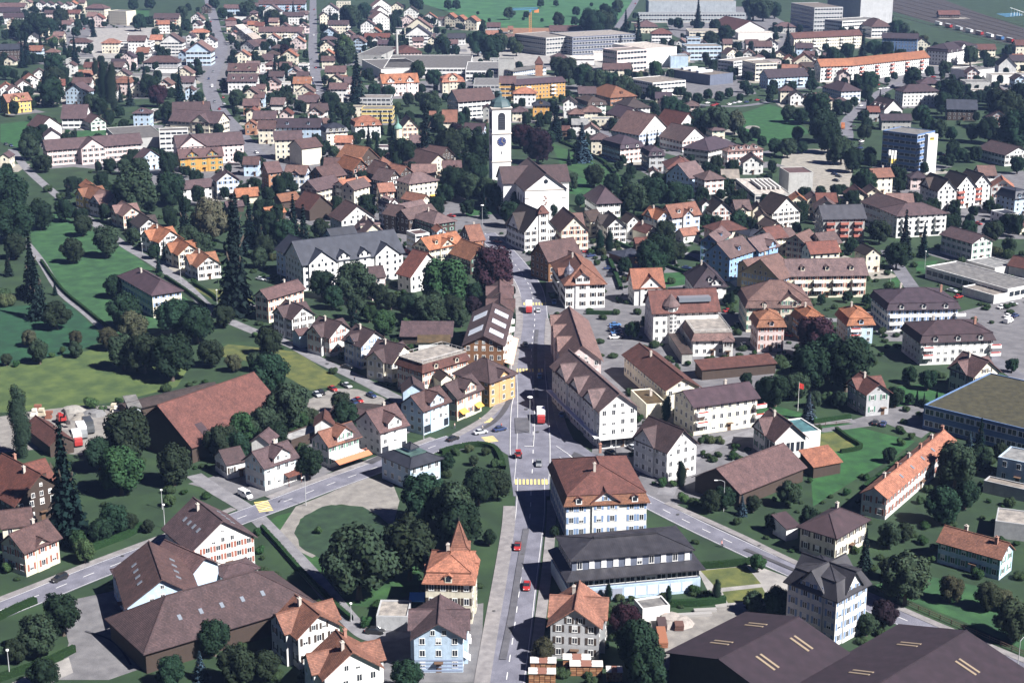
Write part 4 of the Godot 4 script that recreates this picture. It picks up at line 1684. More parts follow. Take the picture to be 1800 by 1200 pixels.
func make_car(kind: String, c: String) -> Node3D:
	var o := Node3D.new()
	var gl := plain("car_glass", [.016, .02, .026], .06)
	match kind:
		"car", "wagon", "pickup":
			var back := -1.95
			section_body([[back - .18, .74, .42, .78, .92], [back, .82, .28, .90, .95], [-1.0, .85, .24, .95, .94], [.5, .85, .24, .93, .94], [1.6, .82, .26, .82, .93], [2.0, .76, .30, .70, .92], [2.12, .66, .40, .60, .9]], paint(c), "body", o)
			var rb := -1.0 if kind == "car" else -1.85
			if kind == "pickup":
				rb = -.2
			section_body([[rb - (.55 if kind == "car" else .12), .72, .90, .96, .97], [rb, .70, .92, 1.36, .86], [.25, .70, .92, 1.37, .86], [1.0, .73, .90, .95, .97]], gl, "window_glass", o)
			var st := mb()
			box(st, Vector3(0, 1.375, (rb + .25) * .5), Vector3(1.16, .05, absf(rb - .25)))
			part("car_roof", st, paint(c), o)
			if kind == "pickup":
				var b := mb()
				box(b, Vector3(0, .99, -1.3), Vector3(1.5, .08, 1.3))
				part("load_bed", b, plain("bed", [.05, .04, .04]), o)
			wheels(o, [-1.25, 1.3], .78)
			for s in [-1.0, 1.0]:
				var h := mb()
				box(h, Vector3(s * .56, .62, 2.05), Vector3(.30, .14, .12))
				part("headlight", h, plain("lamp_glass", [.6, .6, .58], .1), o)
				h = mb()
				box(h, Vector3(s * .60, .72, back - .17), Vector3(.26, .16, .08))
				part("tail_light", h, plain("tail_red", [.30, .01, .01], .2), o)
		"van":
			section_body([[-2.3, .86, .32, 1.85, .92], [-2.2, .9, .30, 1.95, .92], [.9, .9, .30, 1.95, .90], [1.75, .88, .30, 1.15, .92], [2.35, .80, .32, .85, .92]], paint(c), "body", o)
			section_body([[1.0, .78, 1.2, 1.86, .92], [1.78, .80, 1.17, 1.22, .98]], gl, "window_glass", o)
			for s in [-1.0, 1.0]:
				var st := mb()
				box(st, Vector3(s * .885, 1.5, .35), Vector3(.06, .45, .9))
				part("window_glass", st, gl, o)
			wheels(o, [-1.45, 1.45], .82, .34)
		"lorry", "trailer":
			var st := mb()
			if kind == "lorry":
				section_body([[1.6, 1.1, .6, 2.5, .94], [1.7, 1.15, .55, 2.6, .94], [3.2, 1.15, .55, 2.5, .94], [3.5, 1.1, .6, 1.5, .96]], paint(c if c != "w" else "r"), "cab", o)
				section_body([[3.1, .98, 1.6, 2.4, .94], [3.48, 1.0, 1.5, 1.58, .98]], gl, "windscreen", o)
				for s in [-1.0, 1.0]:
					var g := mb()
					box(g, Vector3(s * 1.13, 1.95, 2.5), Vector3(.06, .6, .9))
					part("side_window", g, gl, o)
			box(st, Vector3(0, 2.05, -1.2), Vector3(2.4, 2.5, 5.4))
			part("box_body", st, paint("w" if c in "wrg" else c), o)
			st = mb()
			box(st, Vector3(0, .68, -.4), Vector3(1.7, .3, 6.6))
			part("chassis", st, plain("chassis", [.03, .03, .03]), o)
			if kind == "trailer":
				st = mb()
				box(st, Vector3(.1, 2.3, 1.512), Vector3(1.4, .5, .01))
				box(st, Vector3(1.21, 2.3, -1.0), Vector3(.02, .55, 3.0))
				part("side_stripe", st, plain("stripe_grey", [.30, .30, .32]), o)
			wheels(o, [-2.6, 2.4] if kind == "lorry" else [-2.6, .4], 1.0, .48)
		"tractor":
			section_body([[-.2, .42, .7, 1.35, .9], [1.7, .36, .7, 1.25, .9]], paint(c), "bonnet", o)
			var st := mb()
			box(st, Vector3(0, 1.75, -.8), Vector3(1.25, .95, 1.2))
			part("window_glass", st, gl, o)
			st = mb()
			box(st, Vector3(0, 2.28, -.8), Vector3(1.5, .14, 1.5))
			box(st, Vector3(0, 1.05, -.8), Vector3(1.1, .5, 1.3))
			for s in [-1.0, 1.0]:
				box(st, Vector3(s * .85, 1.5, -.9), Vector3(.4, .1, 1.3))
			part("cab", st, paint(c), o)
			wheels(o, [-1.0], .85, .78)
			wheels(o, [1.2], .65, .45)
		"digger":
			var st := mb()
			box(st, Vector3(0, 1.5, 0), Vector3(2.2, 1.2, 3.0))
			box(st, Vector3(-.5, 2.5, .6), Vector3(1.0, 1.3, 1.4))
			part("house", st, paint(c), o)
			st = mb()
			for s in [-1.0, 1.0]:
				box(st, Vector3(s * .95, .42, 0), Vector3(.55, .84, 3.4))
			part("track", st, plain("tyre", [.02, .02, .02], .8), o)
			st = mb()
			bar(st, Vector3(.4, 1.8, 1.2), Vector3(.4, 4.6, 3.6), .4)
			bar(st, Vector3(.4, 4.6, 3.6), Vector3(.4, 2.0, 5.8), .34)
			box(st, Vector3(.4, 1.5, 5.6), Vector3(1.1, .9, .8))
			part("boom", st, plain("boom", [.05, .04, .04]), o)
		"railcar":
			var st := mb()
			box(st, Vector3(0, 2.3, 0), Vector3(2.8, 2.6, 13.0))
			part("wagon_body", st, paint(c), o)
			st = mb()
			tube(st, [[1.5, -6.5], [1.5, 6.5]], 12)
			var q := part("wagon_roof", st, plain("wagon_roof", [.42, .42, .42]), o)
			q.rotation.x = PI / 2
			q.scale = Vector3(.93, 1, .35)
			q.position.y = 3.6
			st = mb()
			box(st, Vector3(0, .8, 0), Vector3(2.2, .5, 12.4))
			part("underframe", st, plain("chassis", [.03, .03, .03]), o)
			wheels(o, [-4.6, -3.2, 3.2, 4.6], .75, .45)
	return o


func make_vehicles() -> void:
	var protos := {}
	var names := {"car": "parked_car", "wagon": "estate_car", "van": "delivery_van", "pickup": "pickup_truck", "lorry": "box_lorry", "tractor": "farm_tractor", "trailer": "box_trailer", "digger": "excavator", "railcar": "goods_wagon"}
	for line in VEHICLES.split("\n", false):
		var f := line.split("|")
		var q := f[2].split_floats(" ")
		var key := f[0] + f[1]
		var o: Node3D
		if protos.has(key):
			o = protos[key].duplicate()
		else:
			o = make_car(f[0], f[1])
			protos[key] = o
		o.name = names[f[0]]
		o.position = Vector3(q[0], .06, q[1])
		o.rotation.y = deg_to_rad(q[2])
		tag(o, f[3], {"car": "car", "wagon": "car", "railcar": "train wagon", "lorry": "truck", "digger": "excavator", "trailer": "trailer"}.get(f[0], f[0]), "cars parked and driving in the town" if f[0] == "car" else ("goods train at the station" if f[0] == "railcar" else ""))
		add_child(o, true)


# ---------------------------------------------------------------- street furniture and people
func make_furniture() -> void:
	var metal := plain("lamp_metal", [.36, .37, .38], .5)
	var n := 0
	for line in LAMPS.split("\n", false):
		var q := line.split_floats(" ")
		var where := ["in the middle of the main junction", "beside the park path above the grey garage", "in front of the white house with pale blue shutters", "before the big pale blue and white house", "beside the second white lane house", "behind the chalet restaurant by the farm drive", "on the grass above the chalet restaurant", "by the bottom left hedge", "before the tall pale blue gable house", "in the bushes left of the brown roofed barn", "at the bottom right end of the side road", "behind the tall plain cream house", "before the white lane house with blue shutters", "on the lawn of the church square", "by the white corner house with onion turret", "beside the upper lane row", "at the last white house of the lane row", "at the near end of the lane hedge", "on the footpath across the left meadow", "on the lawn left of the long flat workshop", "before the cream apartments with three dormers"]
		var o := thing("street_lamp", ("tall " if q[0] > 7 else "slim ") + "grey street lamp " + where[n % where.size()], "street lamp", Vector3(q[2], 0, q[3]), n * .7, "street lamps")
		n += 1
		var st := mb()
		tube(st, [[.11, 0], [.09, q[0] * .5], [.055, q[0]]], 8)
		if q[1] != 0.0:
			bar(st, Vector3(0, q[0], 0), Vector3(q[1] * .9, q[0] + .45, 0), .09)
			bar(st, Vector3(q[1] * .9, q[0] + .45, 0), Vector3(q[1] * 2.0, q[0] + .5, 0), .09)
		part("pole", st, metal, o)
		st = mb()
		if q[1] != 0.0:
			box(st, Vector3(q[1] * 2.2, q[0] + .45, 0), Vector3(.9, .14, .3))
		elif q[0] > 8.0:
			tube(st, [[0, q[0] - .15], [.75, q[0] - .1], [.8, q[0] + .1], [.3, q[0] + .3], [0, q[0] + .3]], 14)
		else:
			tube(st, [[.12, q[0]], [.32, q[0] + .15], [.32, q[0] + .4], [0, q[0] + .55]], 10)
		part("lamp_head", st, plain("lamp_white", [.72, .72, .70]), o)
	for line in FENCES.split("\n", false):
		var f := line.split("|")
		var p := pts_of(f[1])
		var o := thing("fence", f[0], "fence")
		for i in p.size() - 1:
			var k := maxi(1, int(p[i].distance_to(p[i + 1]) / 2.6))
			for j in k:
				var a := p[i].lerp(p[i + 1], float(j) / k)
				var b := p[i].lerp(p[i + 1], float(j + 1) / k)
				var st := mb()
				box(st, Vector3(a.x, .6, a.y), Vector3(.14, 1.2, .14))
				part("post", st, plain("fence_wood", [.085, .055, .038]), o)
				for y in [.5, 1.0]:
					st = mb()
					bar(st, Vector3(a.x, y, a.y), Vector3(b.x, y, b.y), .10)
					part("rail", st, plain("fence_wood", [.085, .055, .038]), o)
	stacks()
	people()


func stacks() -> void:
	# sawn timber and scrap in the yard at the bottom of the main street
	var where := [[6.3, -289.4, 5.2, "nearest the main street"], [13.1, -290.8, 5.6, "below the grey house door"], [6.0, -284.9, 5.4, "at the bottom edge beside the street"], [14.9, -288.0, 6.6, "in the middle of the yard"], [20.4, -285.6, 3.2, "farthest from the main street"]]
	for w in where:
		var c: Vector3 = Vector3(w[0], 0, w[1])
		var o := thing("timber_stack", "stack of orange sawn boards under white sheets, " + w[3], "timber stack", c, -.02, "timber stacks in the yard")
		var len: float = w[2]
		for r in 4:
			for k in 5:
				var st := mb()
				box(st, Vector3((k - 2) * len / 5.0, .25 + r * .5, 0), Vector3(len / 5.0 - .12, .38, 2.2))
				part("board_bundle", st, plain("sawn" + str((r + k) % 3), [[.26, .12, .055], [.20, .09, .045], [.32, .17, .085]][(r + k) % 3]), o)
		for k in 3:
			var st := mb()
			box(st, Vector3((k - 1) * len / 3.0, 2.3, .02 * k), Vector3(len / 3.0 + .1, .1, 2.6))
			part("cover_sheet", st, plain("sheet" + str(k % 2), [[.50, .48, .45], [.20, .09, .065]][k % 2]), o)
	for w in [[32.6, -314.5, 3.0, "upper", [.22, .085, .045]], [31.9, -308.5, 3.0, "middle", [.05, .03, .03]], [31.4, -302.5, 5.0, "lower", [.24, .095, .05]], [35.5, -307.7, 1.6, "single dark rusty", [.10, .05, .04]]]:
		var st := mb()
		for k in 3:
			box(st, Vector3(.04 * k, .3 + k * .45, .03 * k), Vector3(1.9, .36, w[2] * 1.5))
		var o := part("metal_stack", st, plain("rust" + w[3], w[4]), self)
		o.position = Vector3(w[0], 0, w[1])
		tag(o, w[3] + " stack of rusty metal sheets beside the brown storage halls", "metal stack")
	for w in [[38.8, -313.6, 9.0, "dark pipe bundle lying behind the storage hall"], [42.1, -315.8, 5.0, "pale pipe bundle lying behind the storage hall"]]:
		var st := mb()
		for k in 6:
			bar(st, Vector3(-w[2] * .5, .2 + .35 * (k / 3), (k % 3 - 1) * .4), Vector3(w[2] * .5, .2 + .35 * (k / 3), (k % 3 - 1) * .4), .3)
		var o := part("pipe_bundle", st, plain("pipes", [.30, .29, .28], .5), self)
		o.position = Vector3(w[0], 0, w[1])
		o.rotation.y = .12
		tag(o, w[3], "pipes")
	# heaps and pallets in the builders' yard
	var r := RandomNumberGenerator.new()
	r.seed = 4
	for w in [[-131.9, -450.0, 3.4, [.42, .40, .36], "pale sand"], [-123.7, -447.4, 3.6, [.30, .30, .30], "grey gravel"], [-126.7, -444.3, 2.2, [.38, .35, .30], "beige gravel"], [34.7, -311.2, 3.6, [.50, .45, .40], "pinkish sand"]]:
		var st := mb()
		var rad: float = w[2]
		for i in 3:
			tube(st, [[rad * (1.0 - i * .15), 0], [rad * .6, rad * (.22 + .06 * i)], [0, rad * (.36 + .05 * i)]], 9, Vector3(r.randf_range(-1.5, 1.5), 0, r.randf_range(-1.5, 1.5)))
		var o := part("rubble_heap", st, surf("heap" + w[4], w[3], "tar", .1, "fine", .4), self)
		o.position = Vector3(w[0], 0, w[1])
		tag(o, "loose heap of " + w[4] + " in a yard of stored goods", "heap")
	for i in 9:
		var w: Array = [[-118.9, -450.0], [-117.2, -447.9], [-115.7, -445.9], [-114.9, -447.4], [-116.7, -444.3], [-141.3, -449.0], [-139.3, -445.9], [-141.3, -445.3], [-136.5, -443.3]][i]
		var st := mb()
		for k in 3:
			box(st, Vector3(r.randf_range(-.2, .2), .4 + k * .75, r.randf_range(-.2, .2)), Vector3(r.randf_range(1.3, 2.2), .7, r.randf_range(1.0, 1.6)))
		var o := part("pallet_stack", st, plain("pallet" + str(i % 3), [[.45, .40, .30], [.60, .57, .50], [.20, .08, .05]][i % 3]), self)
		o.position = Vector3(w[0], 0, w[1])
		tag(o, "stacked building goods in the builders yard, " + ["left of the barn gable", "second left of the barn gable", "third left of the barn gable", "touching the barn lean-to", "lowest before the barn gable", "above the little red roofed shed", "right above the little red roofed shed", "left behind the little red roofed shed", "right of the little red roofed shed"][i], "pallets", "goods stacked in the builders yard")


func person(label: String, at: Vector3, turn: float, top: Array, legs: Array, riding := false) -> void:
	var o := thing("person", label, "person", at, turn)
	var body := mb()
	var hip_y := .95
	for s in [-1.0, 1.0]:
		var foot := Vector3(s * .10, .05, s * .16)
		var knee := Vector3(s * .10, .5, s * .10 + (.25 if riding else .0))
		limb(body, [Vector3(s * .09, hip_y, 0), knee, foot, foot + Vector3(0, -.02, .16)], [.095, .065, .045, .035])
	part("trousers", body, plain("cloth" + str(legs), legs), o)
	body = mb()
	limb(body, [Vector3(0, .90, 0), Vector3(0, 1.12, 0), Vector3(0, 1.38, .0), Vector3(0, 1.48, 0)], [.15, .15, .19, .07])
	for s in [-1.0, 1.0]:
		limb(body, [Vector3(s * .20, 1.40, 0), Vector3(s * .25, 1.14, -s * .08), Vector3(s * .24, .92, .10)], [.06, .048, .035])
	part("body", body, plain("cloth" + str(top), top), o)
	body = mb()
	limb(body, [Vector3(0, 1.46, 0), Vector3(0, 1.54, .01), Vector3(0, 1.63, .02), Vector3(0, 1.74, .0)], [.055, .08, .105, .05])
	part("head", body, plain("skin", [.48, .28, .20]), o)
	body = mb()
	limb(body, [Vector3(0, 1.62, -.04), Vector3(0, 1.72, -.02), Vector3(0, 1.77, .0)], [.10, .10, .04])
	part("hair", body, plain("hair", [.05, .03, .02]), o)


func limb(st: SurfaceTool, p: Array, r: Array) -> void:
	for i in p.size() - 1:
		var z: Vector3 = (p[i + 1] - p[i]).normalized()
		var x := (Vector3.RIGHT if absf(z.x) < .9 else Vector3.UP).cross(z).normalized()
		var y := z.cross(x)
		for k in 8:
			var q := []
			for e in [[i, k], [i, k + 1], [i + 1, k + 1], [i + 1, k]]:
				var a: float = TAU * e[1] / 8.0
				q.append(p[e[0]] + (x * cos(a) + y * sin(a)) * r[e[0]])
			var c: Vector3 = (q[0] + q[2]) * .5 - (p[i] + p[i + 1]) * .5
			poly(st, [q[0], q[1], q[2]], c)
			poly(st, [q[0], q[2], q[3]], c)


func people() -> void:
	person("person in dark clothes walking on the lane beside the gravel car park", Vector3(-49.7, 0, -478.1), .6, [.05, .05, .06], [.04, .04, .05])
	person("person in pale shirt on the pavement before the big pale blue and white house", Vector3(-16.6, 0, -434.4), 1.2, [.55, .40, .36], [.10, .10, .14])
	person("person in light shirt on the yellow crossing by the junction flower bed", Vector3(-8.5, 0, -432.4), -1.0, [.60, .55, .50], [.08, .09, .14])
	person("person in red shirt standing behind the navy car at the junction", Vector3(-3.1, 0, -434.4), 2.0, [.45, .10, .08], [.05, .05, .08])
	var at := Vector3(50.0, 0, -350.1)
	person("person in pink shirt riding a bicycle on the side road", at + Vector3(0, .12, 0), 1.0, [.60, .28, .26], [.05, .05, .07], true)
	var o := thing("bicycle", "dark bicycle ridden down the side road", "bicycle", at, 1.0)
	for z in [-.52, .52]:
		var st := mb()
		tube(st, [[.33, -.02], [.36, 0], [.33, .02], [.31, 0], [.33, -.02]], 16)
		var w := part("wheel", st, plain("tyre", [.02, .02, .02], .8), o)
		w.position = Vector3(0, .36, z)
		w.rotation.z = PI / 2
	var fr := mb()
	for e in [[Vector3(0, .36, -.52), Vector3(0, .85, -.2)], [Vector3(0, .85, -.2), Vector3(0, .36, 0)], [Vector3(0, .36, 0), Vector3(0, .9, .38)], [Vector3(0, .85, -.2), Vector3(0, .88, .36)], [Vector3(0, .36, .52), Vector3(0, 1.0, .36)], [Vector3(-.25, 1.02, .34), Vector3(.25, 1.02, .34)]]:
		bar(fr, e[0], e[1], .05)
	part("frame", fr, plain("iron", [.06, .06, .06]), o)
	# flag on the villa lawn at the right
	o = thing("flagpole", "white flagpole with red flag on the lawn left of the blue spruce", "flagpole", Vector3(85.4, 0, -450.0))
	var st := mb()
	tube(st, [[.08, 0], [.04, 9.0], [0, 9.1]], 8)
	part("pole", st, plain("lamp_white", [.72, .72, .70]), o)
	st = mb()
	for k in 4:
		box(st, Vector3(.25 + k * .32, 7.9 - k * .12, .06 * sin(k * 1.4)), Vector3(.34, 1.6, .04), Basis(Vector3.UP, .3 * cos(k * 1.4)))
	part("flag", st, plain("flag_red", [.55, .04, .03]), o)
	for k in 3:
		var bn := thing("banner_pole", ["left", "middle", "right"][k] + " white and yellow banner on a pole before the blue glass office", "banner", [Vector3(202.8, 0, -849.9), Vector3(203.9, 0, -848.2), Vector3(205.5, 0, -848.2)][k], .2, "banners before the glass office")
		st = mb()
		tube(st, [[.1, 0], [.07, 10.5], [0, 10.6]], 8)
		part("pole", st, plain("lamp_white", [.72, .72, .70]), bn)
		st = mb()
		box(st, Vector3(.6, 6.9, 0), Vector3(1.1, 7.0, .05))
		part("banner", st, plain("lamp_white", [.72, .72, .70]), bn)
		st = mb()
		box(st, Vector3(.6, 4.6, 0), Vector3(1.12, 2.4, .08))
		part("banner_stripe", st, plain("sign_yellow", [.60, .45, .08]), bn)
	var tent := thing("canopy_tent", "blue canopy on poles between garage and cream villa", "canopy", Vector3(-20.7, 0, -316.7))
	for s in [[-1.4, -1.4], [1.4, -1.4], [-1.4, 1.4], [1.4, 1.4]]:
		st = mb()
		box(st, Vector3(s[0], 1.5, s[1]), Vector3(.1, 3.0, .1))
		part("post", st, plain("lamp_metal", [.36, .37, .38], .5), tent)
	st = mb()
	slab(st, [Vector3(-1.7, 2.9, 1.8), Vector3(1.7, 2.9, 1.8), Vector3(1.7, 3.4, -1.8), Vector3(-1.7, 3.4, -1.8)], .08, Vector3.RIGHT)
	part("cover", st, plain("tarp_blue", [.10, .34, .62]), tent)
	# the pool
	var slide := mb()
	for k in 8:
		box(slide, Vector3(k * 3.0, 8.0 - k, sin(k * .8) * 2.0), Vector3(3.6, .5, 2.0), Basis(Vector3.BACK, -.32))
		bar(slide, Vector3(k * 3.0, 0, sin(k * .8) * 2.0), Vector3(k * 3.0, 8.0 - k, sin(k * .8) * 2.0), .4)
	var sl := part("water_slide", slide, plain("lamp_white", [.72, .72, .70]), self)
	sl.position = Vector3(552.3, 0, -1791.2)
	tag(sl, "white water slide beside the swimming pool in the top right corner", "slide")
	# railway tracks
	for k in 7:
		var tr := thing("railway_track", "pair of steel rails across the top right corner, track " + ["nearest the town", "second from the town", "third from the town", "fourth from the town", "fifth from the town", "sixth from the town", "farthest from the town"][k], "railway track", Vector3.ZERO, 0, "railway tracks")
		var a := Vector3(404.2, 0, -1954.6).lerp(Vector3(499.8, 0, -2119.8), k / 6.0)
		var b := Vector3(466.1, 0, -1371.9).lerp(Vector3(533.3, 0, -1576.5), k / 6.0)
		var side := (b - a).normalized().cross(Vector3.UP) * .72
		for s in [-1.0, 1.0]:
			var rs := mb()
			bar(rs, a + side * s + Vector3(0, .18, 0), b + side * s + Vector3(0, .18, 0), .16)
			part("rail", rs, plain("rail_steel", [.30, .26, .23], .4, .6), tr)

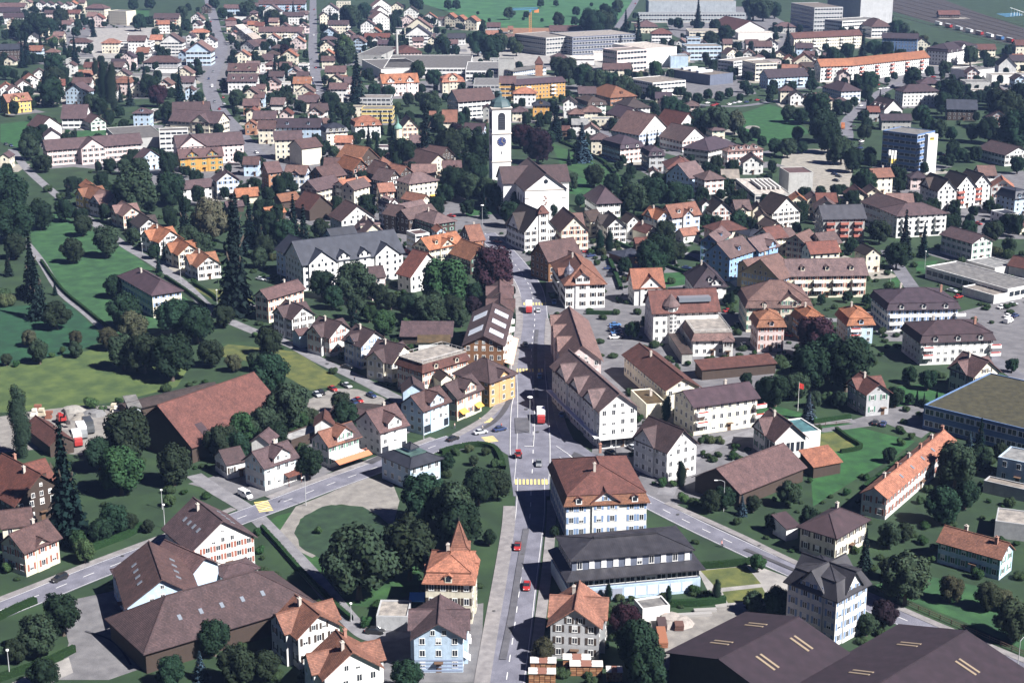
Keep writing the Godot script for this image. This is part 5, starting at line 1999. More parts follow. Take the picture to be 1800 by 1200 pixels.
const BUILDINGS := """
gx|-111.5 -339.8 11.2 9.6 55.3|6.0 37 2|Cb|zf3.4 Sr ch1|house|house|^F12
gx|-118.2 -351.7 7.6 8.0 19.6|6.0 37 2|Cb||house|house|^B0
gz|-70.6 -343.0 16.8 17.3 33.8|6.6 36 3|Wb|Sr ch1 sk4 ba0|chalet_restaurant|building|large white chalet restaurant with brown shutters and wide brown gabled roof
gx|-64.5 -341.9 8.6 3.4 31.3|5.2 10 1|Wb|nw ns|porch|building|narrow brown roofed balcony porch on the front of the chalet restaurant
h|-62.7 -330.4 9.4 7.0 36.8|3.6 16 1|Wb|nw|terrace_pavilion|building|low brown roofed terrace pavilion in front of the chalet restaurant
h|-63.4 -306.5 39.7 19.5 36.4|4.6 33 1|Tb|nw sk5|workshop|building|very long workshop with hipped brown tiled roof and row of roof lights
gz|-77.1 -316.3 16.4 21.3 19.8|6.4 34 2|Bb|sk4|workshop_block|building|blue walled brown roofed block joined to the back of the long workshop
h|-82.8 -317.6 16.5 6.2 -64.9|6.2 24 2|Bb||annexe|building|small blue annexe with hipped brown roof beside the main road bend
gx|-73.3 -328.6 15.0 9.0 -41.5|6.0 34 2|Bb|nw|rear_wing|building|brown roofed rear wing between the workshop and the chalet restaurant
m|-13.1 -316.0 11.5 13.0 -3.6|9.3 22 3|Co|zr3.5,0.3,-1 zl3,0.3,0 df1 ch1 Sd sx|villa|building|cream villa with orange mansard roof and pointed corner turret
gz|-14.8 -294.6 11.3 13.7 0.6|7.4 32 3|Bb|zl6,0.9,0 zr6,0.9,0 Sn st rw|town_house|house|pale blue house with cross gabled brown roof and striped ground floor
f|-25.3 -310.8 6.7 7.9 -2.4|3.0 0 1|Gl|nw|garage|shed|flat roofed grey garage below the pale blue striped house
gz|-41.8 -296.2 10.8 11.4 33.5|7.0 37 2|Wo|zl5,1.4,-2 zr5,1.2,-2 Sd ch1|house|house|white house with orange cross gabled roof beside the long workshop yard
gz|-32.5 -279.0 12.6 10.5 24.2|7.0 37 2|Wo|zl5,1.4,-2 zr5,1.6,-2 Sn ch2|house|house|white house with patched orange roof and two chimneys at the bottom edge
gz|13.5 -299.9 11.4 13.6 -6.9|7.3 36 3|Go|zl5.5,0.4,0 zr5.5,1.0,0 Sd ch1|town_house|house|grey rendered house with orange cross gabled roof and dark brown shutters
slate|25.4 -331.4 28.8 14.1 12.0|9.4 15 2|Sg||apartment_block|building|long slate grey block with dark metal hipped roof and white shuttered upper windows
f|30.3 -314.1 6.3 5.0 17.0|2.8 0 1|Wl|nw|garage|shed|low garage with striped metal roof below the long slate grey block
gz|48.4 -281.7 26.6 25.7 -45.8|7.5 15 1|Tn|nw hs|storage_hall|building|big timber storage hall with plum brown low pitched roof, bottom edge of the picture
gz|75.6 -270.3 30.5 38.4 -45.9|7.5 15 1|Tn|nw hs|storage_hall|building|big plum brown storage hall roof in the bottom right corner beside the road
ms|66.6 -307.5 12.7 13.8 44.3|10.6 22 4|Wg|zf5.6,0.2,0,1 zl5.8,0.2,0,1 zr5.6,0.2,0,1 zb5.6,0.2,0,1 Sb|town_house|house|tall white four storey house with blue shutters and slate cross gables
h|76.5 -350.3 15.7 11.0 48.1|6.0 30 2|Cu|Sn ch1|house|house|cream two storey house with plum brown hipped roof beside the side road
sz|66.3 -356.9 4.5 6.0 28.6|3.2 15 1|Wu|nw|garage|shed|small garage wing leaning on the cream house with plum hipped roof
gx|107.2 -339.3 16.0 7.8 -40.1|5.0 37 2|Bo|ch2 Sn|row_house|house|low pale blue row house with rusty orange roof and two chimneys
f|121.8 -359.0 7.5 9.0 -20.2|4.0 0 1|Gl|nw|shed|shed|grey corrugated shed roof above the rusty orange row house
gz|-123.1 -374.0 15.7 20.4 44.1|5.5 40 2|Tr|ch2 df1 zr5,0.6,-2|farmhouse|house|timber farmhouse with big red brown roof cut by the left edge
gz|-129.8 -420.3 7.6 19.9 36.4|3.4 34 1|Tr|nw|shed|shed|little timber shed with red tiled roof in the builders yard
f|-111.6 -443.3 3.4 11.9 20.9|5.2 0 1|Ml|nw np|silo_box|building|grey metal silo box standing at the end of the long barn
gx|-86.2 -427.7 37.2 25.7 53.9|4.6 37 1|Tr|nw pa|barn|barn|long timber barn with weathered red brown tiled roof
gx|-102.3 -451.2 31.3 8.0 41.5|4.0 14 1|Td|nw|lean_to|building|dark brown lean-to roof along the back of the long barn
gx|-63.5 -392.6 12.2 9.5 47.3|6.3 37 2|Wb|zf5.4,0.2,0.5,1.6 Sc ch1 po|house|house|white house with pale blue shutters and central gable beside the main road
gx|-75.4 -399.0 6.3 8.7 34.1|4.0 33 1|Wb|Sn|side_house|house|low white side house joined to the left of the pale blue shuttered house
gz|-67.7 -409.7 5.9 7.0 -14.5|5.6 36 2|Wb|nw|rear_wing|building|brown cross roofed rear wing of the pale blue shuttered house
gx|-48.2 -408.7 12.0 8.8 45.3|6.2 37 2|Wo|zf5.4,0.2,0.4,1.7 Sg te hp|inn|building|white inn with half orange half brown roof and red awning terrace
gz|-52.9 -424.3 6.1 8.0 3.7|5.6 36 2|Wr|nw|rear_wing|building|red roofed rear wing behind the half orange roofed inn
gx|-47.4 -441.0 10.6 6.0 -17.5|3.0 18 1|Gb|nw|garage|shed|brown roofed garage row beside the gravel car park
f|-59.5 -423.0 12.7 5.5 50.8|2.6 0 1|Tt|nw|lumber_shed|shed|lumber shed under patched white and rusty sheet metal between trees and inn
f|-41.1 -444.2 11.1 7.0 -13.3|2.8 0 1|Gd|nw np|car_port|building|flat dark roofed car port beside the gravel car park
gx|-36.4 -418.6 10.5 12.7 41.6|6.9 37 3|Wb|zf4.6,0.2,0.3,1.9 Sn sf ch1|shop_house|house|white shop house with three windows in its big roof gable
villa2|-26.7 -393.9 11.5 13.7 41.9|6.4 26 2|Bg|Sn|house|house|pale blue house with slate hipped roof and green copper roof deck
gx|-25.1 -435.5 12.5 10.0 50.4|7.2 37 3|Bb|zf5.6,0.2,0.3,1.5 Sn sf|town_house|house|big white house with pale blue side wall and plain gable at the street curve
gz|-29.7 -453.1 7.2 8.0 7.1|6.0 36 2|Bb|nw|rear_wing|building|brown roofed rear wing of the big pale blue and white house
gx|-16.0 -447.8 13.0 10.1 52.8|6.8 37 2|Cb|zf5.2,0.2,0.4,1.8 Sr aw|shop_house|house|cream shop house with two orange awnings over the pavement
gz|-21.1 -463.9 5.1 7.0 27.4|6.0 36 2|Cd|nw|rear_wing|building|dark roofed rear wing behind the cream shop with orange awnings
h|-8.2 -462.3 13.4 15.4 49.9|7.6 36 3|Ob|zf4,0.1,0.5,0.6 Sn pl ch1|corner_house|house|orange corner house with hipped brown roof where the street bends
gz|-7.8 -507.9 14.0 41.1 -3.7|8.8 26 3|Nb|Sn so rc|office_block|building|brown tiled office block with white solar panels on its roof
mf|-24.7 -473.1 20.4 13.2 44.8|8.0 22 3|Cr|Sr df2|town_house|house|cream house with red brown mansard edge and flat grey roof terrace
sx|-29.1 -523.2 18.2 9.0 -1.1|2.8 18 1|Tb|nw|shed|shed|long open timber shed with brown lean roof
sx|-26.3 -514.1 11.2 5.0 1.7|2.8 14 1|Wm|nw|shed|shed|mossy rust coloured shed roof between long timber shed and roof terrace house
gz|-38.3 -484.3 13.0 11.5 54.2|6.2 37 2|Cb|zl4.5,1,-2 zr4.5,0.8,-2 Sn ch1|house|house|beige house with brown cross gabled roof beside the roof terrace house
gx|-83.8 -554.9 19.5 8.0 53.3|8.6 37 3|Cb|Sn ch1|town_house|house|tall plain cream house with long brown gabled roof under the big trees
gz|-75.2 -531.3 10.6 12.5 38.8|7.2 37 3|Wb|zl4,1,-2.5 zr4,0.6,-2.5 Sd ch1|town_house|house|white house with dark shutters and cross roof, farthest left of the lane row
gz|-60.6 -511.9 11.9 11.8 47.2|6.4 37 2|Wb|zl4,1.2,-2.5 zr4.5,0.8,-2.5 Sr ch1|house|house|white house with brown cross roof and one red shuttered gable window
gx|-71.4 -518.1 5.1 6.0 33.7|4.4 25 1|Bb|nw|annexe|building|small pale blue annexe between the two white lane houses
gz|-47.7 -498.1 11.9 11.5 39.2|7.4 37 3|Wb|zl3.8,0.3,-0.5,1 Sb ch1|town_house|house|white house with blue shutters and windowed side gable, nearest of the lane row
gz|-4.5 -569.6 9.7 18.5 0.3|4.2 34 1|Wb|zl4.5,0.6,0 zr4.5,0.6,0 Sn|pavilion|building|low white pavilion with brown cross roof left of the main street
gz|-4.1 -551.6 9.9 14.8 -0.3|4.2 34 1|Wb|zl4.5,0.6,0 zr4.5,0.6,0 Sn|pavilion|building|low pavilion with brown cross roof tucked behind the tile brown office block
gz|-3.6 -587.0 6.7 11.5 3.1|4.0 34 1|Wb|zr3,0.6,0 Sn|pavilion|building|small brown roofed pavilion in front of the copper beech
gz|23.5 -439.4 12.5 44.4 16.5|10.9 38 4|Wp|zl9,0.5,14 zl8,0.3,1 zl9,0.4,-11 Sn ca|apartment_block|building|tall pale blue gable house with shop canopy at the street junction
gz|20.3 -488.0 13.1 46.2 3.1|10.5 38 4|Pp|zl8,0.4,8 zl7,0.4,-7 zl6,0.3,-20 Sn|apartment_block|building|pink terrace block with brown roof along the shaded side of the main street
gz|45.9 -469.1 11.9 38.4 15.9|6.4 30 2|Cr|Sn ch1|house|house|long beige house with red tiled roof behind the tall pale blue gable house
f|40.7 -449.6 6.4 14.3 14.4|4.4 0 1|Cm|nw ch1|annexe|building|small flat mossy roofed annexe with orange awning in front of the red roofed house
gx|59.1 -437.7 22.2 13.3 22.7|8.6 24 3|Cu|Sn ba2 ch1|apartment_block|building|cream block of flats with red blinds and flowered balconies
gz|41.1 -400.5 11.9 14.4 36.4|8.2 42 3|Wb|zl5,0.6,-1.5 Sw|town_house|house|white gabled house with steep brown roof at the side road corner
m|21.2 -368.5 21.2 26.5 7.2|8.7 22 3|Wr|zf6.5,0.4,-0.3,0.6 df4 sk4 ch2 Sb mo|town_house|house|white house with brown mansard roof and row of arched dormers beside the zebra crossing
gx|62.2 -389.3 27.8 16.2 42.8|3.8 30 1|Tb|nw|barn|barn|timber barn with plain brown roof below the cream flats
sx|71.5 -485.9 26.2 6.7 16.1|3.4 12 1|Tr|nw|garage_row|shed|long low garage row with rust red roof beside the grey delivery truck
gz|74.1 -414.6 10.7 13.9 17.6|5.8 42 2|Wb|zl3,0.6,-1 Sn ch1 rb|house|house|white house with brown gable and turquoise roof terrace
f|80.4 -417.7 6.1 11.1 19.0|6.6 0 2|Wq|nw|annexe|building|white cube annexe topped by a turquoise roof terrace
sx|82.6 -399.6 9.7 7.0 25.7|3.2 20 1|To|nw|shed|shed|small shed with orange tiled roof beside the white house with turquoise terrace
gz|106.6 -451.3 8.9 12.7 15.6|6.6 36 2|Gr|zl4,0.5,-2 zr4,0.8,-2 Sg ch1|house|house|grey shingled house with red cross roof beside the lawn and gravel drive
gz|142.7 -468.1 11.9 11.5 28.5|6.8 38 2|Cb|zl4,0.5,-2 zr5,0.8,-2 Sd ch1|house|house|beige house with brown cross roof left of the road above the flat green roof
f|144.4 -438.5 32.1 41.1 -42.4|7.0 0 2|Ve|rb2|school|building|long blue school building with flat grassy roof and dark window bands
gx|104.1 -389.4 51.1 7.3 56.0|5.6 32 2|Wo|Sr ch6 sk4 rx|row_house|house|long white row house with orange roof and six chimneys
f|134.0 -395.2 7.5 10.0 -35.6|6.4 0 2|Bl|Sn|house|house|pale blue house with flat ribbed roof cut by the right edge
f|128.1 -383.3 11.6 4.0 -36.6|3.0 0 1|Gl|nw|pergola|building|long pergola roof in front of the pale blue house at the right edge
h|-133.7 -569.4 12.6 34.5 33.6|8.4 30 3|Cu|Sn ch1|apartment_block|building|cream block with plum hipped roof standing alone by the meadow
gz|-122.5 -615.1 11.0 14.6 29.6|5.2 37 2|WO|zl4,1,-2 zr4,0.7,-2 Sd ch1|house|house|white red roofed house with four shuttered windows ending the lane row
gz|-134.0 -633.9 11.0 14.3 31.6|5.6 37 2|CO|zl4,1,-2 zr4,0.7,-2 Sd|house|house|peach house with red cross roof, second from the near end of the lane row
gz|-147.9 -658.2 12.2 15.9 39.9|5.4 37 2|WO|zl4,1,-2 zr4,0.7,-2 Sd ch1|house|house|white house with red cross roof, third from the near end of the lane row
gz|-160.9 -684.1 10.1 14.3 30.0|5.8 37 2|Wd|zr4,0.7,-2 Sd|house|house|white house with dark roof and pointed gable in the middle of the lane row
gz|-174.4 -708.8 10.4 16.6 31.1|5.8 37 2|Cp|zl4,1,-2 zr4,0.7,-2 Sr|house|house|beige house with pale brown cross roof, third from the far end of the lane row
gz|-188.0 -731.2 14.3 14.8 46.5|5.8 37 2|Wp|zl4,0.4,-2 Sd|house|house|white house with shuttered side, second from the far end of the lane row
gz|-200.0 -749.3 11.7 15.3 42.0|5.6 37 2|YO|zl4,1,-2 zr4,0.7,-2 Sn|house|house|yellow house with red cross roof at the far end of the lane row
gz|-208.5 -773.3 7.7 12.4 26.9|5.0 37 2|CO|Sn|house|house|small red roofed house tucked behind the yellow lane house
gx|-155.7 -770.6 17.2 9.0 31.6|5.6 37 2|Wb|Sn|house|house|low wide white house with brown roof below the orange twin gabled building
gz|-141.2 -775.6 12.5 12.0 21.2|8.4 37 3|Wb|Sb ch1|town_house|house|tall white gabled house with blue shutters right of the low wide white house
gx|-128.9 -761.0 11.8 9.0 20.8|3.4 37 1|CO|nw ch1|shed|shed|low long shed with red roof right of the tall white gabled house
gx|-131.4 -739.0 8.8 6.0 26.5|2.6 37 1|Tb|nw|shed|shed|small brown garden shed roof below the red roofed shed
gx|-107.6 -747.5 11.3 8.0 41.1|4.0 37 1|TO|nw|shed|shed|timber shed with plain red roof beside the big old barn
gx|-110.1 -720.5 10.2 7.0 38.0|3.4 37 1|TO|nw|shed|shed|smaller red roofed shed nearer the dark conifers than its twin
gz|-92.3 -726.3 14.1 14.0 40.9|4.8 42 2|Tr|nw|barn|barn|old dark timber barn with patched red roof behind the conifers
gz|-70.5 -687.8 16.9 14.7 28.6|8.2 37 3|Wb|Sn|town_house|house|white house with brown roof and wide blank gable behind the slate roofed white block
gz|-60.3 -661.4 11.6 18.4 16.5|7.6 42 3|Cp|df1 dg1 Sn ch1|town_house|house|cream gabled house with ribbon window in its gable beside the blank gable house
gx|-71.7 -650.4 12.7 13.0 33.4|6.8 37 2|Bg|Sn|house|house|pale blue building with plain slate roof behind the slate roofed white block
gx|-65.9 -609.1 43.8 19.5 29.9|10.0 38 4|Wg|zf11,0.8,-13.5,0 zf10,0.8,14,0 zf4.6,0.4,-4.2,1.2 zf4.6,0.4,4.6,1.2 Sn|apartment_block|building|long white apartment block with slate roof and four front gables
gz|-86.2 -618.7 14.1 10.7 37.1|9.6 37 4|Bg|Sn|rear_wing|building|white rear wing with slate gable at the left end of the slate roofed block
gz|-35.2 -596.5 18.4 9.1 44.2|6.0 42 2|Wr|Sn|house|house|white house with steep red roof half hidden by the big plane tree
gx|-51.4 -581.2 6.1 9.0 20.8|8.6 37 3|Pb|ba1 Sn|town_house|house|pink balconied house with brown roof behind the tall park trees
gx|-80.0 -661.0 7.1 5.0 21.9|2.8 37 1|Tb|nw|garage|shed|small brown garage roof left of the plain slate roofed building
gx|-29.9 -633.4 19.1 11.0 42.3|8.2 37 3|CO|zf7,0.3,0.5,0 df2 Sd ch1|inn|building|cream half timbered inn with red tiled roof and central gable
gx|-16.6 -649.7 7.0 13.0 23.6|7.4 40 3|To|Sn ch1|town_house|house|house with big plain orange roof beside the church square
gz|-16.3 -625.0 11.9 15.5 34.8|5.8 42 2|TO|Sn zr5,0.5,-1|house|house|timber clad house with pale orange roof behind the copper beech
gz|-30.9 -660.7 5.0 8.1 19.7|8.2 37 3|Bo|Sn|town_house|house|small pale blue gable house with orange roof behind the half timbered inn
h|-34.4 -687.8 12.4 18.9 34.9|7.2 30 3|Tp|Sn ch1|town_house|house|dark timber house with broad brown hipped roof beside the church square
f|-39.4 -651.5 6.5 8.4 30.1|9.4 0 4|Wb|Sn rb4|town_house|house|white modern house with roof terrace and window bands behind the half timbered inn
gx|-42.7 -697.0 18.6 10.0 46.4|7.0 37 2|Tp|Sn|house|house|long brown roofed house behind the brown hipped house on the square
gx|-46.1 -704.4 16.0 9.0 45.3|8.0 37 3|Cp|Sn|town_house|house|narrow brown roofed house between the square and the long white dormered house
h|-46.2 -765.3 17.8 12.9 35.8|9.8 30 4|Cp|aw Sn|hotel|building|white hotel with brown hipped roof and flowered front on the square
gz|-55.5 -709.4 6.8 10.9 32.9|9.6 42 4|Wp|dg5 Sd ch2|shop_house|house|long white house with row of dormers on its brown roof
gx|-77.3 -760.4 17.6 8.0 47.6|9.4 28 3|Wo|Sd ch1|town_house|house|narrow tall white house with flat pitched orange roof
gx|-60.1 -743.4 8.1 9.0 19.9|9.2 37 3|Co|Sn|town_house|house|cream house with orange roof behind the long white dormered house
gz|-51.3 -698.3 10.5 9.4 46.1|7.4 37 3|Tp|Sn|town_house|house|narrow brown gabled house at the front end of the long white dormered house
gx|-44.6 -732.0 13.5 8.0 -40.8|7.0 37 2|Co|Sn|house|house|orange roofed house below the awning of the white hotel
gx|-75.1 -753.1 13.9 9.0 58.2|8.8 37 3|Cp|Sn ch1|town_house|house|brown roofed house between the narrow white house and the dormered house
gz|-65.9 -791.7 11.4 14.8 31.2|8.6 45 3|Tp|Sn|town_house|house|steep gabled timber house with pale gable left of the white hotel
gz|-61.4 -775.4 10.9 12.6 43.1|8.2 45 3|Tp|Sn|town_house|house|timber house with tile hung gable between steep gabled house and white hotel
gz|-56.5 -786.4 13.3 12.9 42.1|8.4 38 3|To|Sn|town_house|house|orange roofed timber house touching the back of the white hotel
gx|-44.5 -796.3 12.9 12.0 -0.0|7.6 37 2|Cp|Sn|house|house|broad pale brown roof behind the white hotel beside the dark park trees
gz|-81.9 -810.7 11.4 18.3 35.0|8.0 42 3|TO|zr5,0.6,0 Sn|town_house|house|timber house with orange cross roof and pale gable on the old town lane
gx|-91.3 -777.4 15.2 13.0 47.9|10.0 37 4|Hb|Sn|shop_house|house|brick red building with broad dark brown roof on the old town lane
gx|-92.2 -757.8 19.0 12.0 54.3|8.0 37 3|Cb|Sn|town_house|house|broad brown roofed house below the brick red building
gx|-121.6 -795.2 8.3 12.0 28.2|9.0 37 3|Hb|Sn|town_house|house|brick red house with brown roof at the left end of the old town lane
gx|-108.1 -793.2 11.8 10.0 -9.4|8.4 37 3|Wp|zf4,0.5,0 Sn|town_house|house|white gabled old town house left of the brick red building
gx|-91.2 -766.4 12.3 10.0 39.6|5.4 37 2|Cb|Sn|house|house|beige house with brown roof behind the old barn
gz|8.1 -667.4 16.0 19.9 24.7|8.0 48 3|Wd|zl3.5,0.4,0 Sd|town_house|house|white half timbered corner house with dark steep roof below the church
p|12.8 -660.5 5.0 4.3 17.3|15.8 55 5|Wr|Sd|tower_house|house|square white stair tower with pointed brown roof on the half timbered corner house
gz|24.5 -669.7 13.1 21.0 12.9|7.8 45 3|Cp|Sr zr4,0.5,-2|town_house|house|cream steep gabled house with rows of peach shutters
gx|17.4 -614.2 17.1 13.6 33.7|8.0 44 3|Nb|Sn dg1 zf4,0.2,3|town_house|house|brown house with long tiled roof shading the main street bend
h|24.9 -582.3 16.2 34.5 6.9|8.9 36 3|Wo|zf5.2,0.4,-1,2.2 Sd zl5,0.3,2,0.5 ch1|corner_house|house|white corner house with orange hipped roof, curved gable and onion topped turret
h|42.5 -734.7 13.0 20.8 13.9|6.6 44 2|Wu|Sn|parsonage|building|white parsonage with steep plum hipped roof right of the church
gz|43.7 -678.2 9.9 15.8 11.4|7.0 42 3|Wd|Sd zl4,1,-2|town_house|house|white gabled house with dark roof and timber balcony above the conical hedges
gx|34.7 -689.2 7.8 9.0 39.0|7.0 40 3|Cd|Sd|town_house|house|beige half hipped house joined left of the white house with timber balcony
gz|52.1 -686.2 7.0 9.0 18.7|6.6 42 2|Wd|Sn|house|house|small white gable with dark roof behind the white house with timber balcony
gz|58.1 -677.0 7.1 11.3 30.4|4.4 40 2|Cr|nw ch1|house|house|low house with mottled red roof and sunlit cream gable
gx|56.3 -662.4 9.2 5.0 11.2|2.8 37 1|Tr|nw|shed|shed|low red garden shed roofs below the low cream gable
h|47.7 -639.8 12.7 11.9 32.6|3.2 14 1|Hg|nw|pavilion|building|garden pavilion with slate roof and red timber walls
gz|64.7 -696.5 8.2 13.1 27.6|6.4 42 2|WO|zl6,0.3,0 Sn ch1|house|house|white house with bright red gabled roof left of the sunlit orange roofs
gx|75.1 -697.8 16.3 11.0 29.5|7.2 42 3|Wo|zf5,0.8,0.5,0 df2 Sb|town_house|house|white terrace with sunlit pale orange roof, gable and two dormers
gz|88.8 -717.8 5.4 7.0 6.1|7.6 42 3|Wd|Sn|town_house|house|grey white gable house at the right end of the sunlit orange roof
gz|94.1 -712.4 10.7 14.0 9.6|6.2 44 3|Wd|Sr|town_house|house|white gable house with red shutters and red awning
gx|104.2 -712.6 7.9 10.0 9.1|7.0 37 3|Cp|zf4,0.3,0 Sd|town_house|house|cream house with pale brown cross roof right of the red shuttered gable
gz|112.1 -713.6 6.1 9.8 -1.7|6.2 45 2|Cd|Sn|house|house|narrow cream gable house with dark roof below the concrete bank building
gz|120.8 -708.6 16.3 14.2 24.6|6.8 42 3|Wd|Sd|town_house|house|white gable house with dark roof and timber balcony right of the narrow cream gable
gx|76.4 -677.1 9.1 7.0 28.0|3.0 37 1|Wo|nw|garage|shed|garage with bright orange roof below the white terrace with sunlit roof
h|91.8 -672.5 15.5 12.1 24.5|6.6 28 2|Cr|Sn ch1|house|house|cream house with low hipped red brown roof behind the blue gables
gx|84.1 -643.7 18.1 8.6 65.6|8.6 38 3|Ap|Sn df1|town_house|house|blue gabled apartment house, leftmost and farthest of the three blue gables
gx|86.1 -615.2 18.4 13.2 49.3|9.4 38 4|Ap|Sn df1|town_house|house|blue gabled apartment house, nearest of the three blue gables
gx|99.6 -628.9 15.1 11.8 47.1|8.4 38 3|Ap|zf4.4,0.5,2,1 Sn|town_house|house|blue gabled house with white dormer, rightmost of the three blue gables
h|102.8 -667.3 11.1 11.1 27.3|5.6 14 2|Wg|Sn|house|house|low white building with slate blue metal roof between the blue gables
gx|108.3 -650.9 10.3 10.8 36.8|8.0 36 3|Cr|Sn|town_house|house|red brown roofed house behind the rightmost blue gable
gx|113.5 -653.3 9.4 8.7 36.9|7.6 34 3|Cp|Sn|town_house|house|pale brown roofed house right of the rightmost blue gable
gx|120.7 -646.8 13.4 10.4 53.5|7.0 34 3|Cp|Sr|town_house|house|cream apartment house with brown roof in front of the dark balcony block
gx|129.9 -646.6 10.3 11.5 26.3|6.6 34 3|Cp|Sn|town_house|house|pale brown roofed house between cream apartment house and dark balcony block
gx|113.6 -684.0 12.1 8.0 -72.5|5.0 37 2|Cd|Sn|house|house|dark roofed house behind the slate blue metal roof
h|72.9 -581.5 13.3 21.7 4.0|6.6 42 3|Wu|zf4,0.3,2.4,1 df1 Sn ch1|town_house|house|white villa with steep plum brown hipped roof and dormers
gx|97.1 -584.7 12.9 18.2 48.6|8.4 36 3|Ip|Sn|apartment_block|building|yellow apartment wing with wide gable and pink brown roof
gx|96.3 -601.6 19.1 6.6 36.6|8.4 36 3|Ip|Sn ch1|apartment_block|building|red brown roofed rear part of the yellow apartment wing
gx|118.5 -588.0 31.0 15.0 3.6|8.4 33 3|Cp|df3 ba4 Sn|apartment_block|building|cream apartment row with balconies and three pointed dormers
gx|142.7 -679.3 19.8 14.0 5.9|10.4 35 4|Kg|ba3 bq Sn ch1|apartment_block|building|dark concrete apartment block with slate roof and flowered balconies
gx|124.9 -628.2 13.8 10.0 15.6|7.0 37 2|Cr|Sn|house|house|red brown roof behind the cream apartment row
gz|143.3 -625.0 7.2 10.2 16.5|7.0 37 2|Cd|Sn|house|house|dark gabled house at the far right end of the cream apartment row
gz|170.9 -704.8 18.3 23.8 20.2|9.8 22 4|Wb|Sn rb3|apartment_block|building|long white rear wing of the large block with balcony bands
h|177.9 -692.7 25.5 17.4 14.5|9.8 22 4|Wb|ba3 Sn|apartment_block|building|large white apartment block with brown hipped roof and long balcony bands
gz|189.5 -647.9 12.4 19.9 27.2|7.8 26 3|Wb|Sn|apartment_block|building|long plain white block with shallow brown roof and sunlit end gable
f|181.7 -598.0 17.0 41.8 31.5|4.4 0 1|Wk|rb1|workshop|building|long flat roofed white workshop with stained grey roof
f|178.6 -580.7 8.2 15.7 31.4|3.0 0 1|Wk|nw|garage|shed|small flat roofed white garage in front of the long flat workshop
f|193.2 -623.8 12.1 15.6 29.6|3.0 0 1|Wl|nw|shed|shed|low flat grey shed behind the long flat workshop
gx|203.8 -616.0 10.1 9.0 -48.2|3.6 37 1|Gr|nw|shed|shed|red roofed shed at the right edge behind the long flat workshop
gz|203.5 -748.9 11.3 18.1 15.2|9.2 46 4|Wd|Sn zl5,0.2,-2|apartment_block|building|white apartment house with red gable, leftmost of the red gable trio
gz|213.8 -753.0 12.9 14.6 20.9|9.2 46 4|Wd|Sn ba1 bq|apartment_block|building|white apartment house with red gable, middle of the red gable trio
gz|223.9 -761.3 11.1 14.5 18.6|9.2 46 4|Wd|Sn ba1 bq|apartment_block|building|white apartment house with red gable and balconies, rightmost of the trio
ms|233.9 -732.8 9.4 13.2 27.9|8.6 22 4|Bg|df2 Sn|town_house|house|white house with grey slate mansard roof at the right edge
f|224.3 -711.2 7.6 9.8 23.7|5.4 0 2|Wg|Sn|house|house|small white flat roofed house below the slate mansard house
h|225.5 -693.9 9.9 9.2 27.3|3.5 30 1|Cr|nw|house|house|low red brown hipped roof at the right edge below the slate mansard
m|142.7 -544.9 26.7 20.0 5.1|7.8 18 3|Wu|df3 sk4 ba2 Sn ch2|apartment_block|building|white apartment block with plum mansard roof, the farther of two
m|144.0 -505.0 26.1 17.5 7.9|7.6 18 3|Wu|df3 sk4 ba2 Sn ch2|apartment_block|building|white apartment block with plum mansard roof, the nearer of two
m|117.9 -526.6 10.2 14.4 5.5|6.6 26 3|BO|df1 Sn ba1 ch1|villa|building|pale blue villa with orange mansard roof right of the copper beech
m|102.1 -527.4 8.7 13.1 10.1|6.6 26 3|HO|df1 Sn ch1|villa|building|reddish villa with orange mansard roof behind the copper beech
m|86.2 -516.2 10.3 12.3 3.9|8.6 26 3|PO|df1 Sr ch1|villa|building|pinkish stone villa with orange mansard roof and rounded corner
m|92.9 -543.3 23.9 19.3 0.5|8.8 30 3|Cp|zf7,0.4,4,2 df2 Sg|town_house|house|big cream house with pale brown mansard roof and blue green shutters
gx|49.9 -575.8 12.4 12.6 7.7|6.4 44 3|Wo|zf8,0.5,0.8,0 Sn|villa|building|white half timbered villa with orange roof and broad front gable
gx|58.3 -528.1 24.1 14.9 7.7|10.6 40 4|Wr|Sn bd|school|building|white hall with long red roof and round stair tower
mf|65.6 -517.5 14.7 25.0 4.7|5.4 22 2|Wp|Sn|annexe|building|white annexe with brown roof around a sunken white roof terrace
p|71.6 -508.7 4.1 9.9 -1.7|5.4 28 2|Wp|Sn|pavilion|building|small white corner pavilion on the annexe with roof terrace
f|56.1 -509.0 3.4 24.2 5.2|3.6 0 1|Kd|nw np|canopy|building|dark flat entrance canopy with white edge beside the terrace annexe
gx|-167.3 -846.7 24.1 11.0 19.0|7.6 37 3|Eb|zf5.5,0.2,-4.6,1 zf5.5,0.2,6,1 Sn|apartment_block|building|bright orange building with two front gables
gx|-167.3 -871.4 37.6 15.0 21.8|10.0 37 4|Pb|zf14,0.6,-10,0 Sn|apartment_block|building|pale pink block with long brown roof and wide left gable
f|-194.8 -912.3 16.3 11.0 12.8|11.5 0 4|Wk|Sn rb4|apartment_block|building|narrow white flat roofed block left of the pale pink block
gx|-232.3 -875.7 53.3 13.0 27.1|8.4 37 3|Pb|zf13,5,-2,0 Sn ch1|school|building|long pale pink building with brown roof and white projecting gable
f|-222.6 -936.1 26.8 48.0 22.2|6.0 0 2|Kk|nw|factory_hall|building|huge grey flat roof behind the long pink building
gz|-196.5 -851.5 13.5 9.0 40.3|5.6 37 2|Bb|Sn|house|house|pale blue gable house between long pink building and orange twin gables
gx|-192.7 -979.6 34.6 16.0 -19.3|6.4 37 2|Cb|zf12,0.5,5,0 Sn|hall|building|cream hall with brown roof and big windowed gable beside the left avenue
gx|-203.6 -1011.3 23.8 16.0 7.4|7.4 37 3|Cb|Sn ch2|apartment_block|building|brown roofed block behind the cream hall with windowed gable
